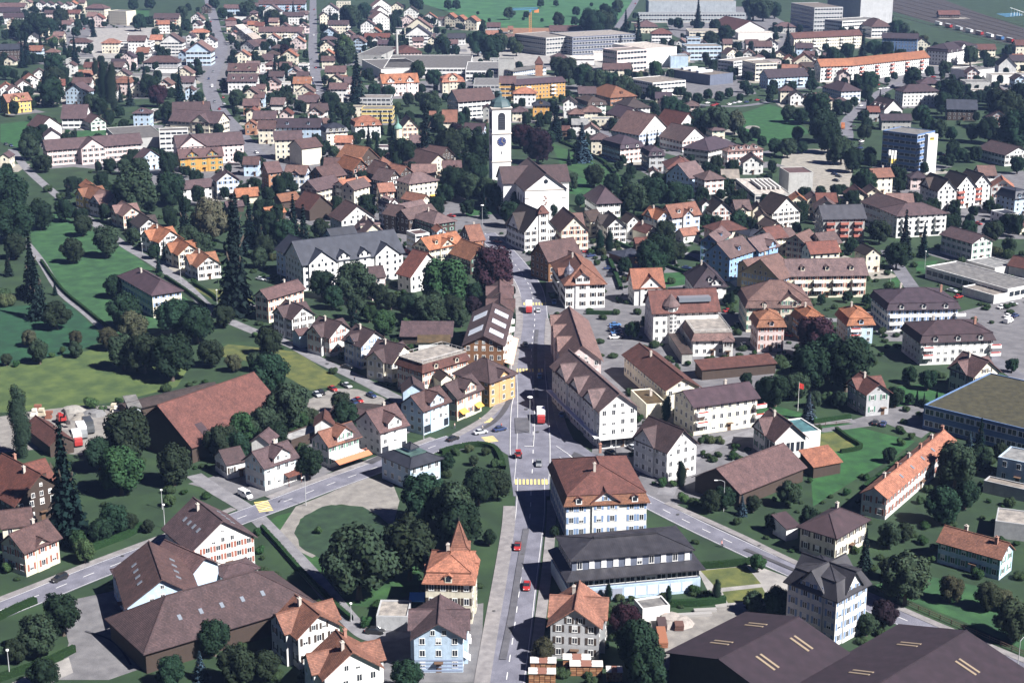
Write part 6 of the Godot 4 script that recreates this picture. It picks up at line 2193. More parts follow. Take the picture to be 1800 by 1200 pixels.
gx|-274.1 -1000.4 16.2 20.0 4.2|5.8 37 2|Wb|Sn rb2|school|building|white brown roofed school wing on the small lawn
gz|-285.6 -969.6 16.1 16.0 43.8|4.8 37 2|Wb|nw|school|building|white gable wing at the left of the lawn school
gz|-272.2 -937.4 11.3 12.0 21.4|4.0 37 2|Wb|nw|school|building|small white gable in front of the lawn school left wing
gz|-259.8 -988.7 10.9 16.0 31.8|4.8 37 2|Wb|Sn|school|building|white gable wing at the right of the lawn school
gx|-330.0 -1060.4 17.7 12.0 40.2|7.6 37 3|Yo|Sn zf5,0.4,-2,1.5 df2|villa|building|yellow villa with orange roof by the left meadow
gz|-273.7 -855.1 6.2 10.0 0.0|6.0 35 2|Cb||house|house|brown roofed house at the left edge below the school lawn
gz|-351.2 -1125.0 10.0 12.0 25.0|6.0 35 2|Wp||house|house|^B93
gz|-353.7 -1155.6 10.3 12.0 25.0|6.0 35 2|Wp||house|house|^F100
gz|-357.5 -1187.9 10.6 12.0 25.0|6.0 35 2|Wo||house|house|^B93
gz|-360.2 -1221.7 10.5 11.0 20.0|6.0 35 2|Wp||house|house|^L94
gz|-359.8 -1137.0 10.8 13.0 20.0|6.0 35 2|Wo||house|house|white gable house with orange roof at the left edge above the yellow villa
f|-342.5 -1082.5 7.8 12.0 0.0|6.0 0 2|Wl||house|house|^L93
gz|-297.7 -1099.1 16.6 13.0 -12.0|8.6 35 3|Bb||town_house|house|pale blue house with brown gable roof among dark trees
gx|-312.9 -1167.1 14.6 10.0 0.0|6.0 35 2|Wb||house|house|^B94
gx|-321.0 -1209.1 11.9 11.0 0.0|6.0 35 2|Co||house|house|^B94
gx|-329.2 -1262.2 14.7 10.0 0.0|6.0 35 2|Cr||house|house|^L161
gz|-342.9 -1249.5 7.8 10.0 0.0|8.6 35 3|Wb||town_house|house|^B94
h|-231.7 -998.7 12.1 10.0 0.0|8.6 29 3|Bb|df1|town_house|house|blue fronted house with brown hipped roof left of the cream hall
f|-229.9 -1027.7 5.5 8.0 0.0|6.0 0 2|Wl||house|house|^L91
m|-277.8 -1147.3 11.3 11.0 0.0|8.6 22 3|Po||villa|building|pink villa with orange mansard roof behind the poplars
gz|-294.2 -1213.4 12.0 11.0 0.0|6.0 35 2|Cb||house|house|^B95
f|-334.8 -1426.7 33.1 16.0 0.0|8.6 0 3|Wl|rb3|apartment_block|building|big white block with long dark window bands above the shop car park
gx|-327.9 -1411.4 16.4 12.0 0.0|11.2 35 4|Wb||apartment_block|building|brown roofed top storey block behind the big white banded block
h|-352.8 -1418.7 16.5 12.0 0.0|8.6 29 3|Co||town_house|house|house with orange hipped roof left of the big white banded block
gz|-295.1 -1401.5 20.6 16.0 0.0|11.2 35 4|Wp|rb4|apartment_block|building|tall white gabled block right of the big white banded block
gz|-258.0 -1330.9 21.9 20.0 0.0|11.2 35 4|Bp|rb3|shop_house|house|white corner block with pale blue glazed gable at the avenue bend
h|-282.8 -1298.7 29.0 16.0 0.0|6.0 29 2|Gb|rb2|shop_house|house|low grey building with brown hipped roof beside the shop car park
f|-271.4 -1271.1 20.5 12.0 0.0|3.4 0 1|Wl|nw|annexe|building|white low flat roofed supermarket annexe below the hipped shop building
f|-280.5 -1231.2 47.2 22.0 0.0|3.4 0 1|Kk|nw|supermarket|building|wide low flat roofed supermarket by the shop car park
gz|-249.3 -1222.6 14.2 12.0 0.0|6.0 35 2|Cp||house|house|^L156
gx|-237.3 -1171.6 11.5 11.0 0.0|6.0 35 2|Gb||house|house|^L156
gz|-226.1 -1124.6 7.1 10.0 0.0|6.0 35 2|Bb||house|house|^B91
f|-349.3 -1340.5 43.1 14.0 0.0|3.4 0 1|Kk|nw|garage|shed|long low grey garage roof left of the shop car park
h|-381.1 -1424.7 19.1 12.0 0.0|8.6 29 3|Wb|ba2|town_house|house|white balconied house with brown hipped roof left of the shop car park
f|-406.0 -1685.8 23.2 16.0 -25.0|13.8 0 5|Cl||apartment_block|building|cream five storey block with flat roof at the top left
h|-448.0 -1752.5 24.3 15.0 -15.0|11.2 29 4|Cb||apartment_block|building|cream block with brown hipped roof left of the five storey block
gx|-354.1 -1661.9 26.7 13.0 0.0|8.6 35 3|Cb|ba3 bq|inn|building|broad house with brown roof and red flowered balconies
gz|-330.2 -1698.6 13.7 11.0 0.0|6.0 35 2|Wb||house|house|^R99
h|-298.0 -1540.0 17.9 11.0 0.0|6.0 29 2|Co||house|house|^B97
gz|-273.6 -1461.2 13.1 10.0 0.0|6.0 35 2|Wb||house|house|^L101
gz|-343.5 -1822.8 11.4 10.0 0.0|6.0 35 2|Tb||house|house|^R99
gz|-534.4 -1840.2 9.9 12.0 0.0|8.6 35 3|Wb||town_house|house|^3B100
gz|-522.8 -1834.3 9.8 12.0 0.0|8.6 35 3|Wb||town_house|house|^2B100
gz|-511.3 -1828.5 9.8 12.0 0.0|8.6 35 3|Wb||town_house|house|^L96
gz|-499.8 -1822.6 9.8 12.0 0.0|8.6 35 3|Wb||town_house|house|^L98
gz|-497.5 -1839.7 9.9 11.0 0.0|8.6 35 3|Wo||town_house|house|^L98
gx|-483.5 -1826.8 8.2 11.0 0.0|11.2 35 4|Cb||town_house|house|^L98
gz|-567.1 -1893.1 15.2 12.0 0.0|6.0 35 2|Cp||house|house|^L98
sx|-549.8 -1768.8 25.2 14.0 20.0|6.0 15 2|Ku||house|house|^B100
sx|-523.6 -1699.7 21.0 14.0 20.0|6.0 15 2|Wu||house|house|white stepped terrace house with dark roof at the far left
gx|-567.2 -1833.4 36.0 12.0 0.0|6.0 35 2|Kb||apartment_block|building|long dark roofed building in the top left corner
gx|-498.4 -1748.9 12.5 9.0 0.0|6.0 35 2|Pb||house|house|^B100
gx|-473.1 -1749.4 15.6 10.0 0.0|6.0 35 2|Cr||house|house|^L98
gz|-448.5 -1511.8 12.2 9.0 0.0|3.4 35 1|Wg||house|house|^R100
gx|-426.3 -1367.0 18.7 12.0 12.0|8.6 35 3|Tg||town_house|house|dark timber chalet with grey roof at the left edge
gz|-414.6 -1327.8 10.7 9.0 0.0|3.4 35 1|Cb||house|house|^F100
gx|-310.8 -1813.8 22.7 11.0 0.0|6.0 35 2|Bb||house|house|^B101
f|-294.2 -1739.1 23.3 16.0 0.0|3.4 0 1|Wl|nw|house|house|^B101
gz|-260.5 -1541.5 12.2 14.0 -25.0|8.6 35 3|Ct||town_house|house|^R97
gz|-248.5 -1500.7 11.8 14.0 -25.0|8.6 35 3|Ct||town_house|house|^F101
gz|-235.4 -1455.6 12.9 14.0 -25.0|8.6 35 3|Ct||town_house|house|^L102
gx|-259.7 -1618.3 10.1 9.0 0.0|6.0 35 2|Co||house|house|^R101
gz|-230.0 -1413.4 14.8 11.0 -20.0|6.0 35 2|Wb||house|house|^F101
gz|-224.5 -1341.9 13.2 11.0 0.0|6.0 35 2|Co||house|house|^R156
gx|-204.3 -1219.8 22.9 14.0 0.0|8.6 35 3|Cb|df2|apartment_block|building|^R156
gx|-194.1 -1156.8 22.2 14.0 0.0|8.6 35 3|Wb|df3|apartment_block|building|white block with three white dormers on its dark roof beside the left avenue
gz|-177.8 -1091.6 10.8 12.0 0.0|8.6 35 3|Cb||town_house|house|^L103
gx|-171.7 -1051.7 11.3 11.0 0.0|6.0 35 2|Hb||house|house|^F103
gz|-165.3 -1016.8 9.1 11.0 0.0|6.0 35 2|Cr||house|house|^L105
gz|-158.9 -969.9 7.8 11.0 0.0|6.0 35 2|Ho||house|house|^L105
gx|-137.5 -833.6 9.0 10.0 0.0|6.0 35 2|Bb||house|house|pale blue house with brown roof right of the pale pink block
gx|-260.4 -1840.2 54.2 12.0 0.0|8.6 35 3|Bb|ba4 bq|apartment_block|building|long blue apartment block with red balconies, top edge
gz|-258.1 -1746.4 20.3 12.0 0.0|8.6 35 3|Wp||town_house|house|^B102
gx|-227.2 -1685.5 22.6 11.0 0.0|8.6 35 3|Wb|ba2|apartment_block|building|^B102
gx|-217.4 -1520.5 42.1 12.0 0.0|8.6 35 3|Cb|ba4|apartment_block|building|long cream apartment block with balconies below the top left avenue
gx|-250.3 -1603.8 10.0 10.0 0.0|6.0 35 2|Cr||house|house|^R101
gz|-219.1 -1481.0 13.2 12.0 0.0|6.0 35 2|Wo||house|house|^F102
gz|-198.9 -1499.8 13.4 11.0 0.0|6.0 35 2|Wb||house|house|^R102
gx|-224.9 -1436.8 11.6 10.0 0.0|6.0 35 2|Gb||house|house|^L102
gz|-192.3 -1449.9 14.3 12.0 0.0|6.0 35 2|Po||house|house|^R102
f|-215.2 -1425.5 14.0 9.0 0.0|3.4 0 1|Bg||house|house|^F102
f|-215.3 -1373.1 9.8 9.0 0.0|6.0 0 2|Cl||house|house|^F102
h|-201.3 -1352.0 12.1 10.0 0.0|6.0 29 2|Cd||house|house|^F102
gz|-185.4 -1337.2 15.5 12.0 0.0|6.0 35 2|Co||house|house|^L157
f|-196.7 -1281.2 12.6 10.0 0.0|6.0 0 2|Wl||house|house|^B103
gx|-178.3 -1266.4 10.2 9.0 0.0|6.0 35 2|Cb||house|house|^B103
f|-166.1 -1280.7 8.0 9.0 0.0|6.0 0 2|Wl|rb2|house|house|^F157
gz|-168.5 -1239.3 10.0 10.0 0.0|6.0 35 2|Bd||house|house|^F157
gx|-176.7 -1204.3 11.9 10.0 0.0|6.0 35 2|Gb||house|house|^B103
gz|-173.4 -1163.1 11.5 10.0 0.0|6.0 35 2|Pb|Sr|house|house|small magenta pink house with red shutters left of the side street
f|-166.5 -1186.9 9.6 9.0 0.0|3.4 0 1|Wl||house|house|^R103
gx|-152.3 -1164.1 13.6 12.0 0.0|6.0 35 2|CO|sk2|house|house|^R103
gx|-157.0 -1203.8 9.7 9.0 0.0|6.0 35 2|Cb||house|house|^R103
gx|-177.5 -1131.6 7.1 9.0 0.0|6.0 35 2|Cb||house|house|^L103
gz|-144.5 -1118.2 14.0 12.0 0.0|6.0 35 2|Cp||house|house|^R103
gx|-171.8 -1088.4 7.8 10.0 0.0|6.0 35 2|Bb||house|house|^F103
gx|-136.0 -1068.3 14.4 11.0 0.0|6.0 35 2|Cb||house|house|^B104
gz|-126.9 -1050.7 3.8 9.0 0.0|6.0 35 2|Wb||house|house|^B104
gz|-123.0 -999.7 10.8 12.0 0.0|8.6 35 3|Wd|Sr|town_house|house|white gable house with red shutters at the mouth of the side street
gx|-151.4 -976.1 14.9 12.0 0.0|8.6 35 3|Cb||town_house|house|brown roofed town house at the left end of the old town row
gx|-144.4 -937.3 10.9 12.0 0.0|8.6 35 3|Cb||town_house|house|brown roofed cream house in front of the old town row
gz|-140.8 -993.2 8.9 11.0 0.0|8.6 35 3|Pr||town_house|house|^B105
gx|-126.7 -943.2 27.9 13.0 0.0|8.6 35 3|Bu|df2|town_house|house|long pale blue house with dark roof and dormers in the old town row
gx|-125.0 -883.0 16.1 12.0 10.0|11.2 35 4|Cb||town_house|house|cream town house with brown roof beside the slate blue long roof
gx|-113.5 -868.2 14.2 14.0 40.5|9.4 30 4|Cb|nw|town_house|house|blank cream block with grey brown roof at the edge of the old town
m|-103.8 -924.8 14.0 14.0 21.9|9.0 20 4|Cg|Sn df3|town_house|house|cream town house with slate mansard roof and arched dormers
m|-88.3 -957.4 17.0 13.0 18.9|7.6 26 3|Wo|Sn df2|villa|building|white villa with orange mansard roof among conifers left of the church
gz|-61.5 -940.8 10.9 14.0 14.0|8.6 48 3|Cu|Sr|villa|building|beige villa with steep gable and small green pointed turret
gx|-38.4 -981.7 9.7 12.0 0.0|6.0 48 2|Co||house|house|house with steep orange roof hidden among trees left of the church
gx|-50.0 -1003.2 4.5 8.0 0.0|6.0 35 2|Co||house|house|^R109
gz|-82.2 -840.1 22.2 18.1 49.1|5.0 40 2|TO|df1 Sn|house|house|timber house with big orange roof above the old town lane
gx|-43.9 -866.0 22.2 14.0 -37.1|4.6 38 2|Tb|Sn|house|house|brown roofed house under the trees left of the church
gz|-44.6 -838.3 17.6 22.8 34.7|4.6 38 2|Cb|Sn|house|house|low gabled house under the trees left of the church tower
gz|-67.8 -822.2 12.6 12.0 0.0|6.0 35 2|Co||house|house|^R57
f|-71.4 -887.1 8.8 10.0 0.0|6.0 0 2|Wb||house|house|^F109
gx|-92.9 -826.3 11.2 12.0 0.0|6.0 35 2|Cb||house|house|^L57
f|-85.8 -1019.1 20.1 14.0 0.0|8.6 0 3|Yk|rb3|apartment_block|building|yellow ochre flat roofed block with balconies
f|-96.7 -1072.5 31.7 16.0 0.0|8.6 0 3|Gk|rb3|apartment_block|building|grey flat roofed block behind the yellow ochre flat block
f|-101.8 -1042.4 10.3 12.0 0.0|6.0 0 2|Ck||house|house|^L110
gx|-81.0 -1144.9 27.4 13.0 16.6|9.0 42 3|PO|zf5,0.4,-7,1.4 zf5,0.4,7,1.4 df1 Sw|apartment_block|building|pink tenement with orange roof and twin front gables
m|-43.6 -1158.3 17.2 12.0 13.4|8.0 30 3|Co|zf6,0.4,0,3 Sn|villa|building|cream villa with curved gable and orange roof in front of the factory
f|-94.1 -1273.4 36.0 69.0 17.4|7.0 0 2|Wk|nw|factory_hall|building|long white factory hall with flat grey roof
f|-66.2 -1289.2 67.1 90.0 0.0|7.0 0 2|Wk|rb2|factory_hall|building|wide white factory hall with flat roof and window band
f|-21.7 -1251.9 27.5 60.0 0.0|7.5 0 2|Wk|rb2|factory_hall|building|white factory wing with flat roof right of the wide white hall
f|-112.9 -1367.1 21.9 70.0 -10.0|7.0 0 2|Kk|nw|factory_hall|building|grey flat roofed factory hall with slanting end, left of the white factory
h|-91.1 -1378.2 22.9 36.6 13.8|6.0 20 2|Wr|Sn|factory_hall|building|white factory house with red brown hipped roof and chimney
f|-16.9 -1170.2 21.7 40.0 0.0|6.0 0 2|Gk|rb2|factory_hall|building|grey workshop with light flat roof right of the cream gabled villa
f|-4.3 -1226.2 12.1 14.0 0.0|16.4 0 6|Kl|nw|tower_block|building|square concrete factory tower above the church spire
f|-13.7 -1293.8 8.1 12.0 0.0|8.6 0 3|Kl||town_house|house|^L115
gx|-26.8 -1041.7 27.9 18.0 28.2|11.0 37 4|Wb|rb4 Sn|apartment_block|building|white block with brown roof and dormers left of the church spire
gx|-3.0 -1124.2 12.1 13.0 0.0|11.2 35 4|Eb|rb4|apartment_block|building|orange block with brown roof just right of the green spire
gz|-15.8 -1017.6 6.4 11.0 0.0|8.6 35 3|Kb||town_house|house|^R116
gz|-193.9 -1733.7 18.6 13.0 0.0|11.2 35 4|Wb||town_house|house|^B157
f|-187.4 -1804.6 14.5 13.0 0.0|13.8 0 5|Cl||apartment_block|building|^L117
gx|-170.8 -1591.1 21.3 11.0 0.0|8.6 35 3|Cb|ba2|apartment_block|building|^L117
gz|-173.7 -1539.5 13.8 10.0 0.0|6.0 35 2|Bb||house|house|^B157
h|-167.1 -1473.7 14.5 10.0 0.0|6.0 29 2|Cb||house|house|^B157
gz|-161.6 -1413.7 13.9 11.0 0.0|6.0 35 2|Cb||house|house|^B157
gz|-154.8 -1352.5 12.1 11.0 0.0|6.0 35 2|Co||house|house|^R157
gx|-149.1 -1305.6 11.7 10.0 0.0|6.0 35 2|Cb||house|house|^R157
gx|-132.9 -1210.0 16.2 12.0 0.0|8.6 35 3|Cb||town_house|house|^F157
gz|-128.9 -1176.2 14.7 12.0 0.0|6.0 35 2|Cb||house|house|^B110
gx|-125.6 -1182.8 8.5 9.0 0.0|6.0 35 2|Co||house|house|^F157
gx|-120.7 -1112.9 13.0 11.0 0.0|8.6 35 3|Wb||town_house|house|^L110
gz|-147.3 -1810.5 23.2 12.0 25.0|8.6 35 3|Wp||town_house|house|^B117
gz|-141.6 -1728.1 18.7 12.0 25.0|8.6 35 3|Wp||town_house|house|^B117
gz|-134.4 -1632.4 19.3 14.0 25.0|11.2 35 4|Wp||town_house|house|^B113
gz|-140.9 -1583.7 15.6 11.0 0.0|8.6 35 3|Wb||town_house|house|^F117
gz|-129.8 -1832.4 14.7 10.0 0.0|6.0 35 2|Cb||house|house|^R117
gz|-109.8 -1767.7 17.4 11.0 0.0|6.0 35 2|Wd||house|house|^R117
gz|-106.8 -1658.0 17.8 11.0 0.0|6.0 35 2|Pt||house|house|^R117
gz|-85.8 -1689.8 16.6 10.0 0.0|6.0 35 2|Wo||house|house|^R117
gx|-72.6 -1672.5 7.5 8.0 0.0|6.0 35 2|Wb||house|house|^B114
gz|-62.4 -1668.7 12.7 11.0 -20.0|8.6 35 3|Co||town_house|house|^B114
gz|-51.4 -1644.6 12.5 11.0 -20.0|8.6 35 3|Co||town_house|house|^L150
gz|-39.3 -1629.3 13.9 12.0 -20.0|8.6 35 3|Co||town_house|house|^B115
gz|-91.6 -1586.8 28.3 20.0 0.0|6.0 35 2|Cp||house|house|^2B113
gz|-86.1 -1489.2 25.2 16.0 0.0|8.6 35 3|Wg|rb3|apartment_block|building|white gabled block with dark roof right of the factory house
gx|-124.6 -1492.8 24.0 10.0 0.0|6.0 35 2|Cr||house|house|^B113
gz|-123.2 -1466.9 9.2 9.0 0.0|6.0 35 2|Wb||house|house|^B113
h|-143.1 -1480.5 15.9 11.0 0.0|6.0 29 2|Cb||house|house|^F117
gx|-50.9 -1486.9 17.3 11.0 0.0|6.0 35 2|Wg||house|house|^R114
gx|-18.7 -1519.1 12.2 10.0 0.0|6.0 35 2|Co||house|house|^2L150
gx|-18.2 -1596.9 14.3 11.0 0.0|6.0 35 2|Gb||house|house|^L150
gx|-6.5 -1480.5 15.9 11.0 0.0|6.0 35 2|Wp||house|house|^B115
gx|-75.1 -1498.3 8.0 8.0 0.0|6.0 35 2|Pb||house|house|^B113
f|-112.8 -1586.5 8.5 8.0 0.0|3.4 0 1|Wl||house|house|^B114
gx|-1.4 -1566.9 5.6 9.0 0.0|6.0 35 2|Co||house|house|^L150
f|30.0 -1423.0 35.6 45.0 37.2|15.0 0 4|Kk|rb4|school|building|concrete school wing in scaffolding at the foot of the crane
f|71.3 -1429.9 63.8 42.3 26.7|15.5 0 4|Sl|rb4|school|building|long school block wrapped in grey scaffolding with pale flat roof
gx|58.6 -1555.3 45.8 14.0 0.0|6.0 35 2|Cb||house|house|long brown roof behind the scaffolded school
f|90.5 -1288.8 29.0 20.2 30.8|17.0 0 5|Pk|rb4|factory_hall|building|tall pale pink factory block with flat roof
f|109.4 -1330.1 33.9 45.0 28.4|15.5 0 5|Ww|nw|warehouse|house|tall white ribbed warehouse joined to the pink factory block
f|136.1 -1314.4 14.1 20.0 0.0|9.0 0 3|Bl|nw|town_house|house|^L125
gx|58.6 -1334.5 20.2 20.0 0.0|5.0 8 1|Ww|nw|factory_hall|building|low white metal roofed hall in front of the scaffolded school
f|76.8 -1364.7 15.9 14.0 0.0|6.0 0 2|Ww|nw|house|house|^L121
f|86.8 -1297.7 16.2 14.0 0.0|6.0 0 2|Pl|nw|house|house|^F121
gx|81.6 -1249.4 22.4 12.0 0.0|6.0 35 2|Cb||house|house|^F121
h|38.6 -1326.8 14.2 12.0 0.0|6.0 29 2|Tb||house|house|^F119
gz|58.8 -1257.6 10.1 10.0 0.0|6.0 35 2|Cl||house|house|^L121
h|138.9 -1502.3 20.1 16.0 0.0|8.6 29 3|Wr|rb3|factory_hall|building|white building with red brown hipped roof behind the pink factory block
h|133.0 -1604.4 22.8 26.0 0.0|6.0 26 2|Cb||house|house|big brown roofed hall left of the factory with hipped red roof
f|190.5 -1716.3 113.3 14.0 0.0|9.0 0 3|Ml|rb2|factory_hall|building|very long blue grey factory front with two window rows, top edge
f|196.6 -1787.1 95.0 40.0 0.0|17.0 0 5|Ml|nw|factory_hall|building|tall blue grey factory hall behind the long window front, top edge
f|184.6 -1556.4 30.4 30.0 0.0|6.0 0 2|Cl|rb2|factory_hall|building|cream saw tooth roofed workshop with arched gate
gz|222.4 -1594.3 32.9 56.1 18.9|6.0 26 2|Wr|nw|factory_hall|building|white hall with red gable roof near the top right
f|231.4 -1537.6 34.3 20.0 0.0|6.0 0 2|Ww|nw|factory_hall|building|low white roofed hall in front of the red gable hall
f|161.8 -1373.7 29.9 23.1 4.7|11.0 0 4|Bl|rb3|office_block|building|blue grey office block with stepped flat roof
f|157.1 -1397.9 11.2 12.0 0.0|15.0 0 5|Bl|rb4|tower_block|building|blue grey stair tower of the stepped office block
f|144.9 -1219.9 23.6 42.8 36.1|7.5 0 2|Sk|nw rl|factory_hall|building|dark grey sheet metal hall with white ridge lights
f|104.4 -1154.6 29.2 30.4 31.3|9.6 0 3|Wl|rb3|office_block|building|white office with flat roof and dark window bands among trees
f|178.1 -1311.9 5.9 8.0 0.0|8.6 0 3|Wl||town_house|house|^R125
f|181.7 -1271.0 38.2 16.1 42.1|11.0 0 4|Wl|rb4|apartment_block|building|white flat roofed block with blue side right of the blue grey office
f|190.5 -1234.6 18.1 23.3 17.5|13.0 0 5|Ck|rb4|apartment_block|building|cream flat roofed block with orange balconies right of the dark sheet metal hall
gz|184.4 -1358.0 12.9 12.0 20.0|6.0 35 2|Cb||house|house|^B126
gx|192.0 -1437.3 9.0 11.0 0.0|6.0 35 2|Cb||house|house|^R125
gx|216.2 -1389.6 16.1 12.0 0.0|8.6 35 3|Wb||town_house|house|^2R125
gx|17.4 -1130.9 41.6 13.0 27.7|10.5 24 4|Eu|ba2 Sn|apartment_block|building|orange block of flats with dark roof and glass balconies
f|16.8 -1195.5 31.9 26.0 0.0|6.0 0 2|Ck|nw|house|house|^B128
gx|9.0 -1233.6 41.3 14.0 50.1|8.0 8 3|Ck|Sn|factory_hall|building|cream factory wing with flat roof and red brick turret
p|20.3 -1206.6 6.5 6.0 0.0|15.0 60 5|Hr|nw|tower_house|house|small red brick turret with pointed roof
h|8.7 -1091.6 16.6 12.0 0.0|8.6 29 3|Wo||town_house|house|white house with orange hipped roof in front of the orange flats
h|18.8 -1033.4 12.1 11.0 0.0|8.6 29 3|Eg|df1|villa|building|yellow orange villa with slate roof and pointed turret
h|5.0 -1023.0 11.0 11.0 0.0|6.0 29 2|Cb||house|house|^L130
gz|37.9 -1044.2 10.3 13.0 0.0|8.6 35 3|Wd||town_house|house|^R130
gx|52.1 -1110.8 12.9 12.0 0.0|6.0 35 2|Cb||house|house|^L131
gz|58.4 -1117.2 7.0 10.0 0.0|6.0 35 2|Wl||house|house|^L131
h|69.0 -1107.2 21.7 34.2 26.4|5.5 30 2|HO|df1 Sn|house|house|red brick house with orange hipped roof below the tree belt
m|52.1 -1062.6 14.6 23.4 21.7|5.6 22 2|Wd|df2 Sn|house|house|white house with dark mansard roof above the gardens
h|78.8 -1048.8 18.2 23.7 18.4|5.8 30 2|Wd|Sn|house|house|white house with dark hipped roof below the white office
gz|72.0 -1007.8 16.5 21.4 26.5|5.8 34 2|Wu|Sn|house|house|white house with long dark gable roof in the garden quarter
h|81.3 -1027.8 11.1 10.0 0.0|3.4 29 1|Wg||house|house|^R132
h|50.9 -1023.5 13.8 12.0 0.0|6.0 29 2|Cp||house|house|^F131
f|56.5 -992.8 14.3 11.0 0.0|6.0 0 2|Cl||house|house|cream house with flat roof terrace in the garden quarter
f|37.3 -1022.0 8.3 9.0 0.0|6.0 0 2|Wl||house|house|^R130
gx|41.4 -968.9 10.5 9.0 0.0|6.0 35 2|Wl||house|house|^L132
gz|47.3 -948.0 10.2 11.0 0.0|6.0 35 2|Wp||house|house|^L132
gx|32.7 -962.4 5.2 7.0 0.0|3.4 35 1|Tr||house|house|^B147
gz|75.7 -929.4 25.9 24.7 38.2|8.0 40 3|Wp|Sb|town_house|house|tall white gable house with blue shutters amid small conifers
gz|100.2 -967.6 17.7 23.0 34.6|5.6 44 2|Wr|Sn df2|house|house|white house with steep red roof and three skylight dormers
gz|99.0 -916.0 18.8 22.8 32.1|6.0 38 2|Wp|Sr|house|house|white gable house with red shutters below the football field trees
m|61.3 -878.7 16.2 21.0 28.4|8.0 26 3|Wu|df2 Sr|town_house|house|white mansard house with red shutters, left of the dark mansard villa
m|75.7 -849.0 9.8 15.8 12.6|8.5 26 3|Gu|df2 Sn|villa|building|grey dark mansard villa with dormers in the garden quarter
h|109.0 -872.9 28.2 17.7 49.9|8.4 30 3|Wu|Sd zr5,0.4,0 ch1|town_house|house|white house with plum hipped roof and orange gable behind the bank
h|125.6 -860.4 22.8 7.0 21.5|8.6 30 3|Wp|df4 Sr|town_house|house|white house with brown hipped roof, red shutters and long dormer
gz|127.6 -838.9 12.1 12.0 0.0|6.0 35 2|Wb||house|house|^F135
h|86.5 -815.8 15.3 20.6 1.7|8.0 30 3|Cr|Sn|town_house|house|cream villa with red brown hipped roof in the garden quarter
gz|89.9 -822.2 12.6 12.0 0.0|6.0 35 2|Wp||house|house|^L146
h|49.7 -899.0 11.3 12.0 0.0|8.6 29 3|Cb||town_house|house|^L133
f|306.6 -1630.9 30.2 60.1 12.7|24.0 0 8|Gk|rb6|high_rise|building|grey high rise with many window bands, top right
f|367.5 -1713.2 41.5 57.2 25.4|34.0 0 12|Gl|nw|silo_tower|building|tall windowless grey silo tower at the top edge
f|334.6 -1586.9 48.7 26.1 28.9|14.0 0 5|Wl|rb4|office_block|building|white block with window bands in front of the tall grey silo
h|352.7 -1568.1 22.6 35.5 10.2|10.0 30 4|Wb|rb3 Sn|office_block|building|small white block with brown roof right of the banded white block
gx|281.4 -1449.8 74.0 12.0 24.1|11.0 37 4|Cr|ba5 Sn|apartment_block|building|long cream flats with pale red roof, the farther of two
gx|245.8 -1225.2 28.5 13.0 14.8|11.5 37 4|WO|ba2 bq Sn|apartment_block|building|white flats with orange roof, left end of the long row
gx|292.7 -1255.0 90.3 13.0 37.0|11.5 37 4|WO|ba5 bq Sn|apartment_block|building|very long white flats with orange roof and red balconies
m|367.2 -1343.3 51.0 21.4 46.5|11.0 20 4|Wu|df5 zf6,0.4,1,3 Sn|apartment_block|building|grand white corner block with dark mansard roof and dormers
gx|345.2 -1433.0 32.0 12.0 -16.0|11.2 35 4|Vu||apartment_block|building|blue shaded block with brown roof near the railway
gx|201.5 -1187.6 34.8 14.0 21.1|8.0 37 3|Bu|ba3 Sn|apartment_block|building|blue and white block with dark hipped roof right of the parked cars
h|230.3 -1116.5 16.9 27.1 19.4|8.0 30 3|Wu|Sn|apartment_block|building|white block with plum hipped roof beside the tree lined street
h|277.7 -1095.1 27.4 14.5 11.3|9.6 30 4|Wu|Sn|apartment_block|building|white block with plum hipped roof right of the tree lined street
h|298.3 -1144.4 16.4 13.0 0.0|8.6 29 3|Cu||town_house|house|^R140
gz|243.5 -1036.4 14.6 20.0 18.0|6.0 42 2|Wb|nw dg3|hall|building|white church hall with steep brown roof and dormer row
gx|237.9 -986.5 19.5 10.0 0.0|6.0 35 2|Ku||house|house|grey hall with dark flat gabled roof left of the glass office
gx|231.7 -1022.0 8.3 9.0 0.0|6.0 35 2|Gr||house|house|^L143
f|214.5 -856.6 18.7 20.9 46.9|19.5 0 6|Vl|rb6|office_block|building|blue glass office block with flat roof by the tree lined street
f|222.2 -838.8 6.0 3.0 20.0|20.5 0 7|Wl|nw lg|office_block|building|white windowless end slab of the blue glass office block
gx|290.4 -1029.5 19.5 16.0 -9.3|7.0 34 3|Tg|Sn|town_house|house|dark timber chalet with grey roof in the right edge wood
gz|271.9 -871.8 19.1 24.8 21.8|6.0 24 2|Wb|Sd|row_house|house|long white row house with brown roof at the right edge
h|189.9 -1105.5 10.9 11.0 0.0|8.6 29 3|Cb||town_house|house|^B148
gz|195.2 -1096.0 10.8 11.0 0.0|6.0 35 2|Wb||house|house|^B148
h|204.5 -1064.2 18.1 13.0 0.0|8.6 29 3|Cp||town_house|house|^R148
h|223.7 -1085.9 11.7 9.0 0.0|3.4 29 1|Pb||house|house|^F140
gx|249.6 -1377.8 14.8 11.0 0.0|8.6 35 3|Bu||town_house|house|^L138
gz|261.0 -1378.6 7.4 9.0 0.0|6.0 35 2|Wl||house|house|^F138
gz|227.2 -1412.8 12.6 12.0 0.0|8.6 35 3|Wb||town_house|house|^L138
f|208.1 -1283.9 12.6 12.0 0.0|8.6 0 3|Pl||town_house|house|^L139
gz|222.5 -1336.7 13.2 11.0 0.0|6.0 35 2|Cb||house|house|^L138
gz|223.3 -1293.3 9.3 11.0 0.0|8.6 35 3|Co||town_house|house|^F138
gz|231.9 -1274.2 19.4 12.0 0.0|8.6 35 3|CO||town_house|house|^L139
gx|232.8 -1262.2 12.4 10.0 0.0|6.0 35 2|Wd||house|house|^L139
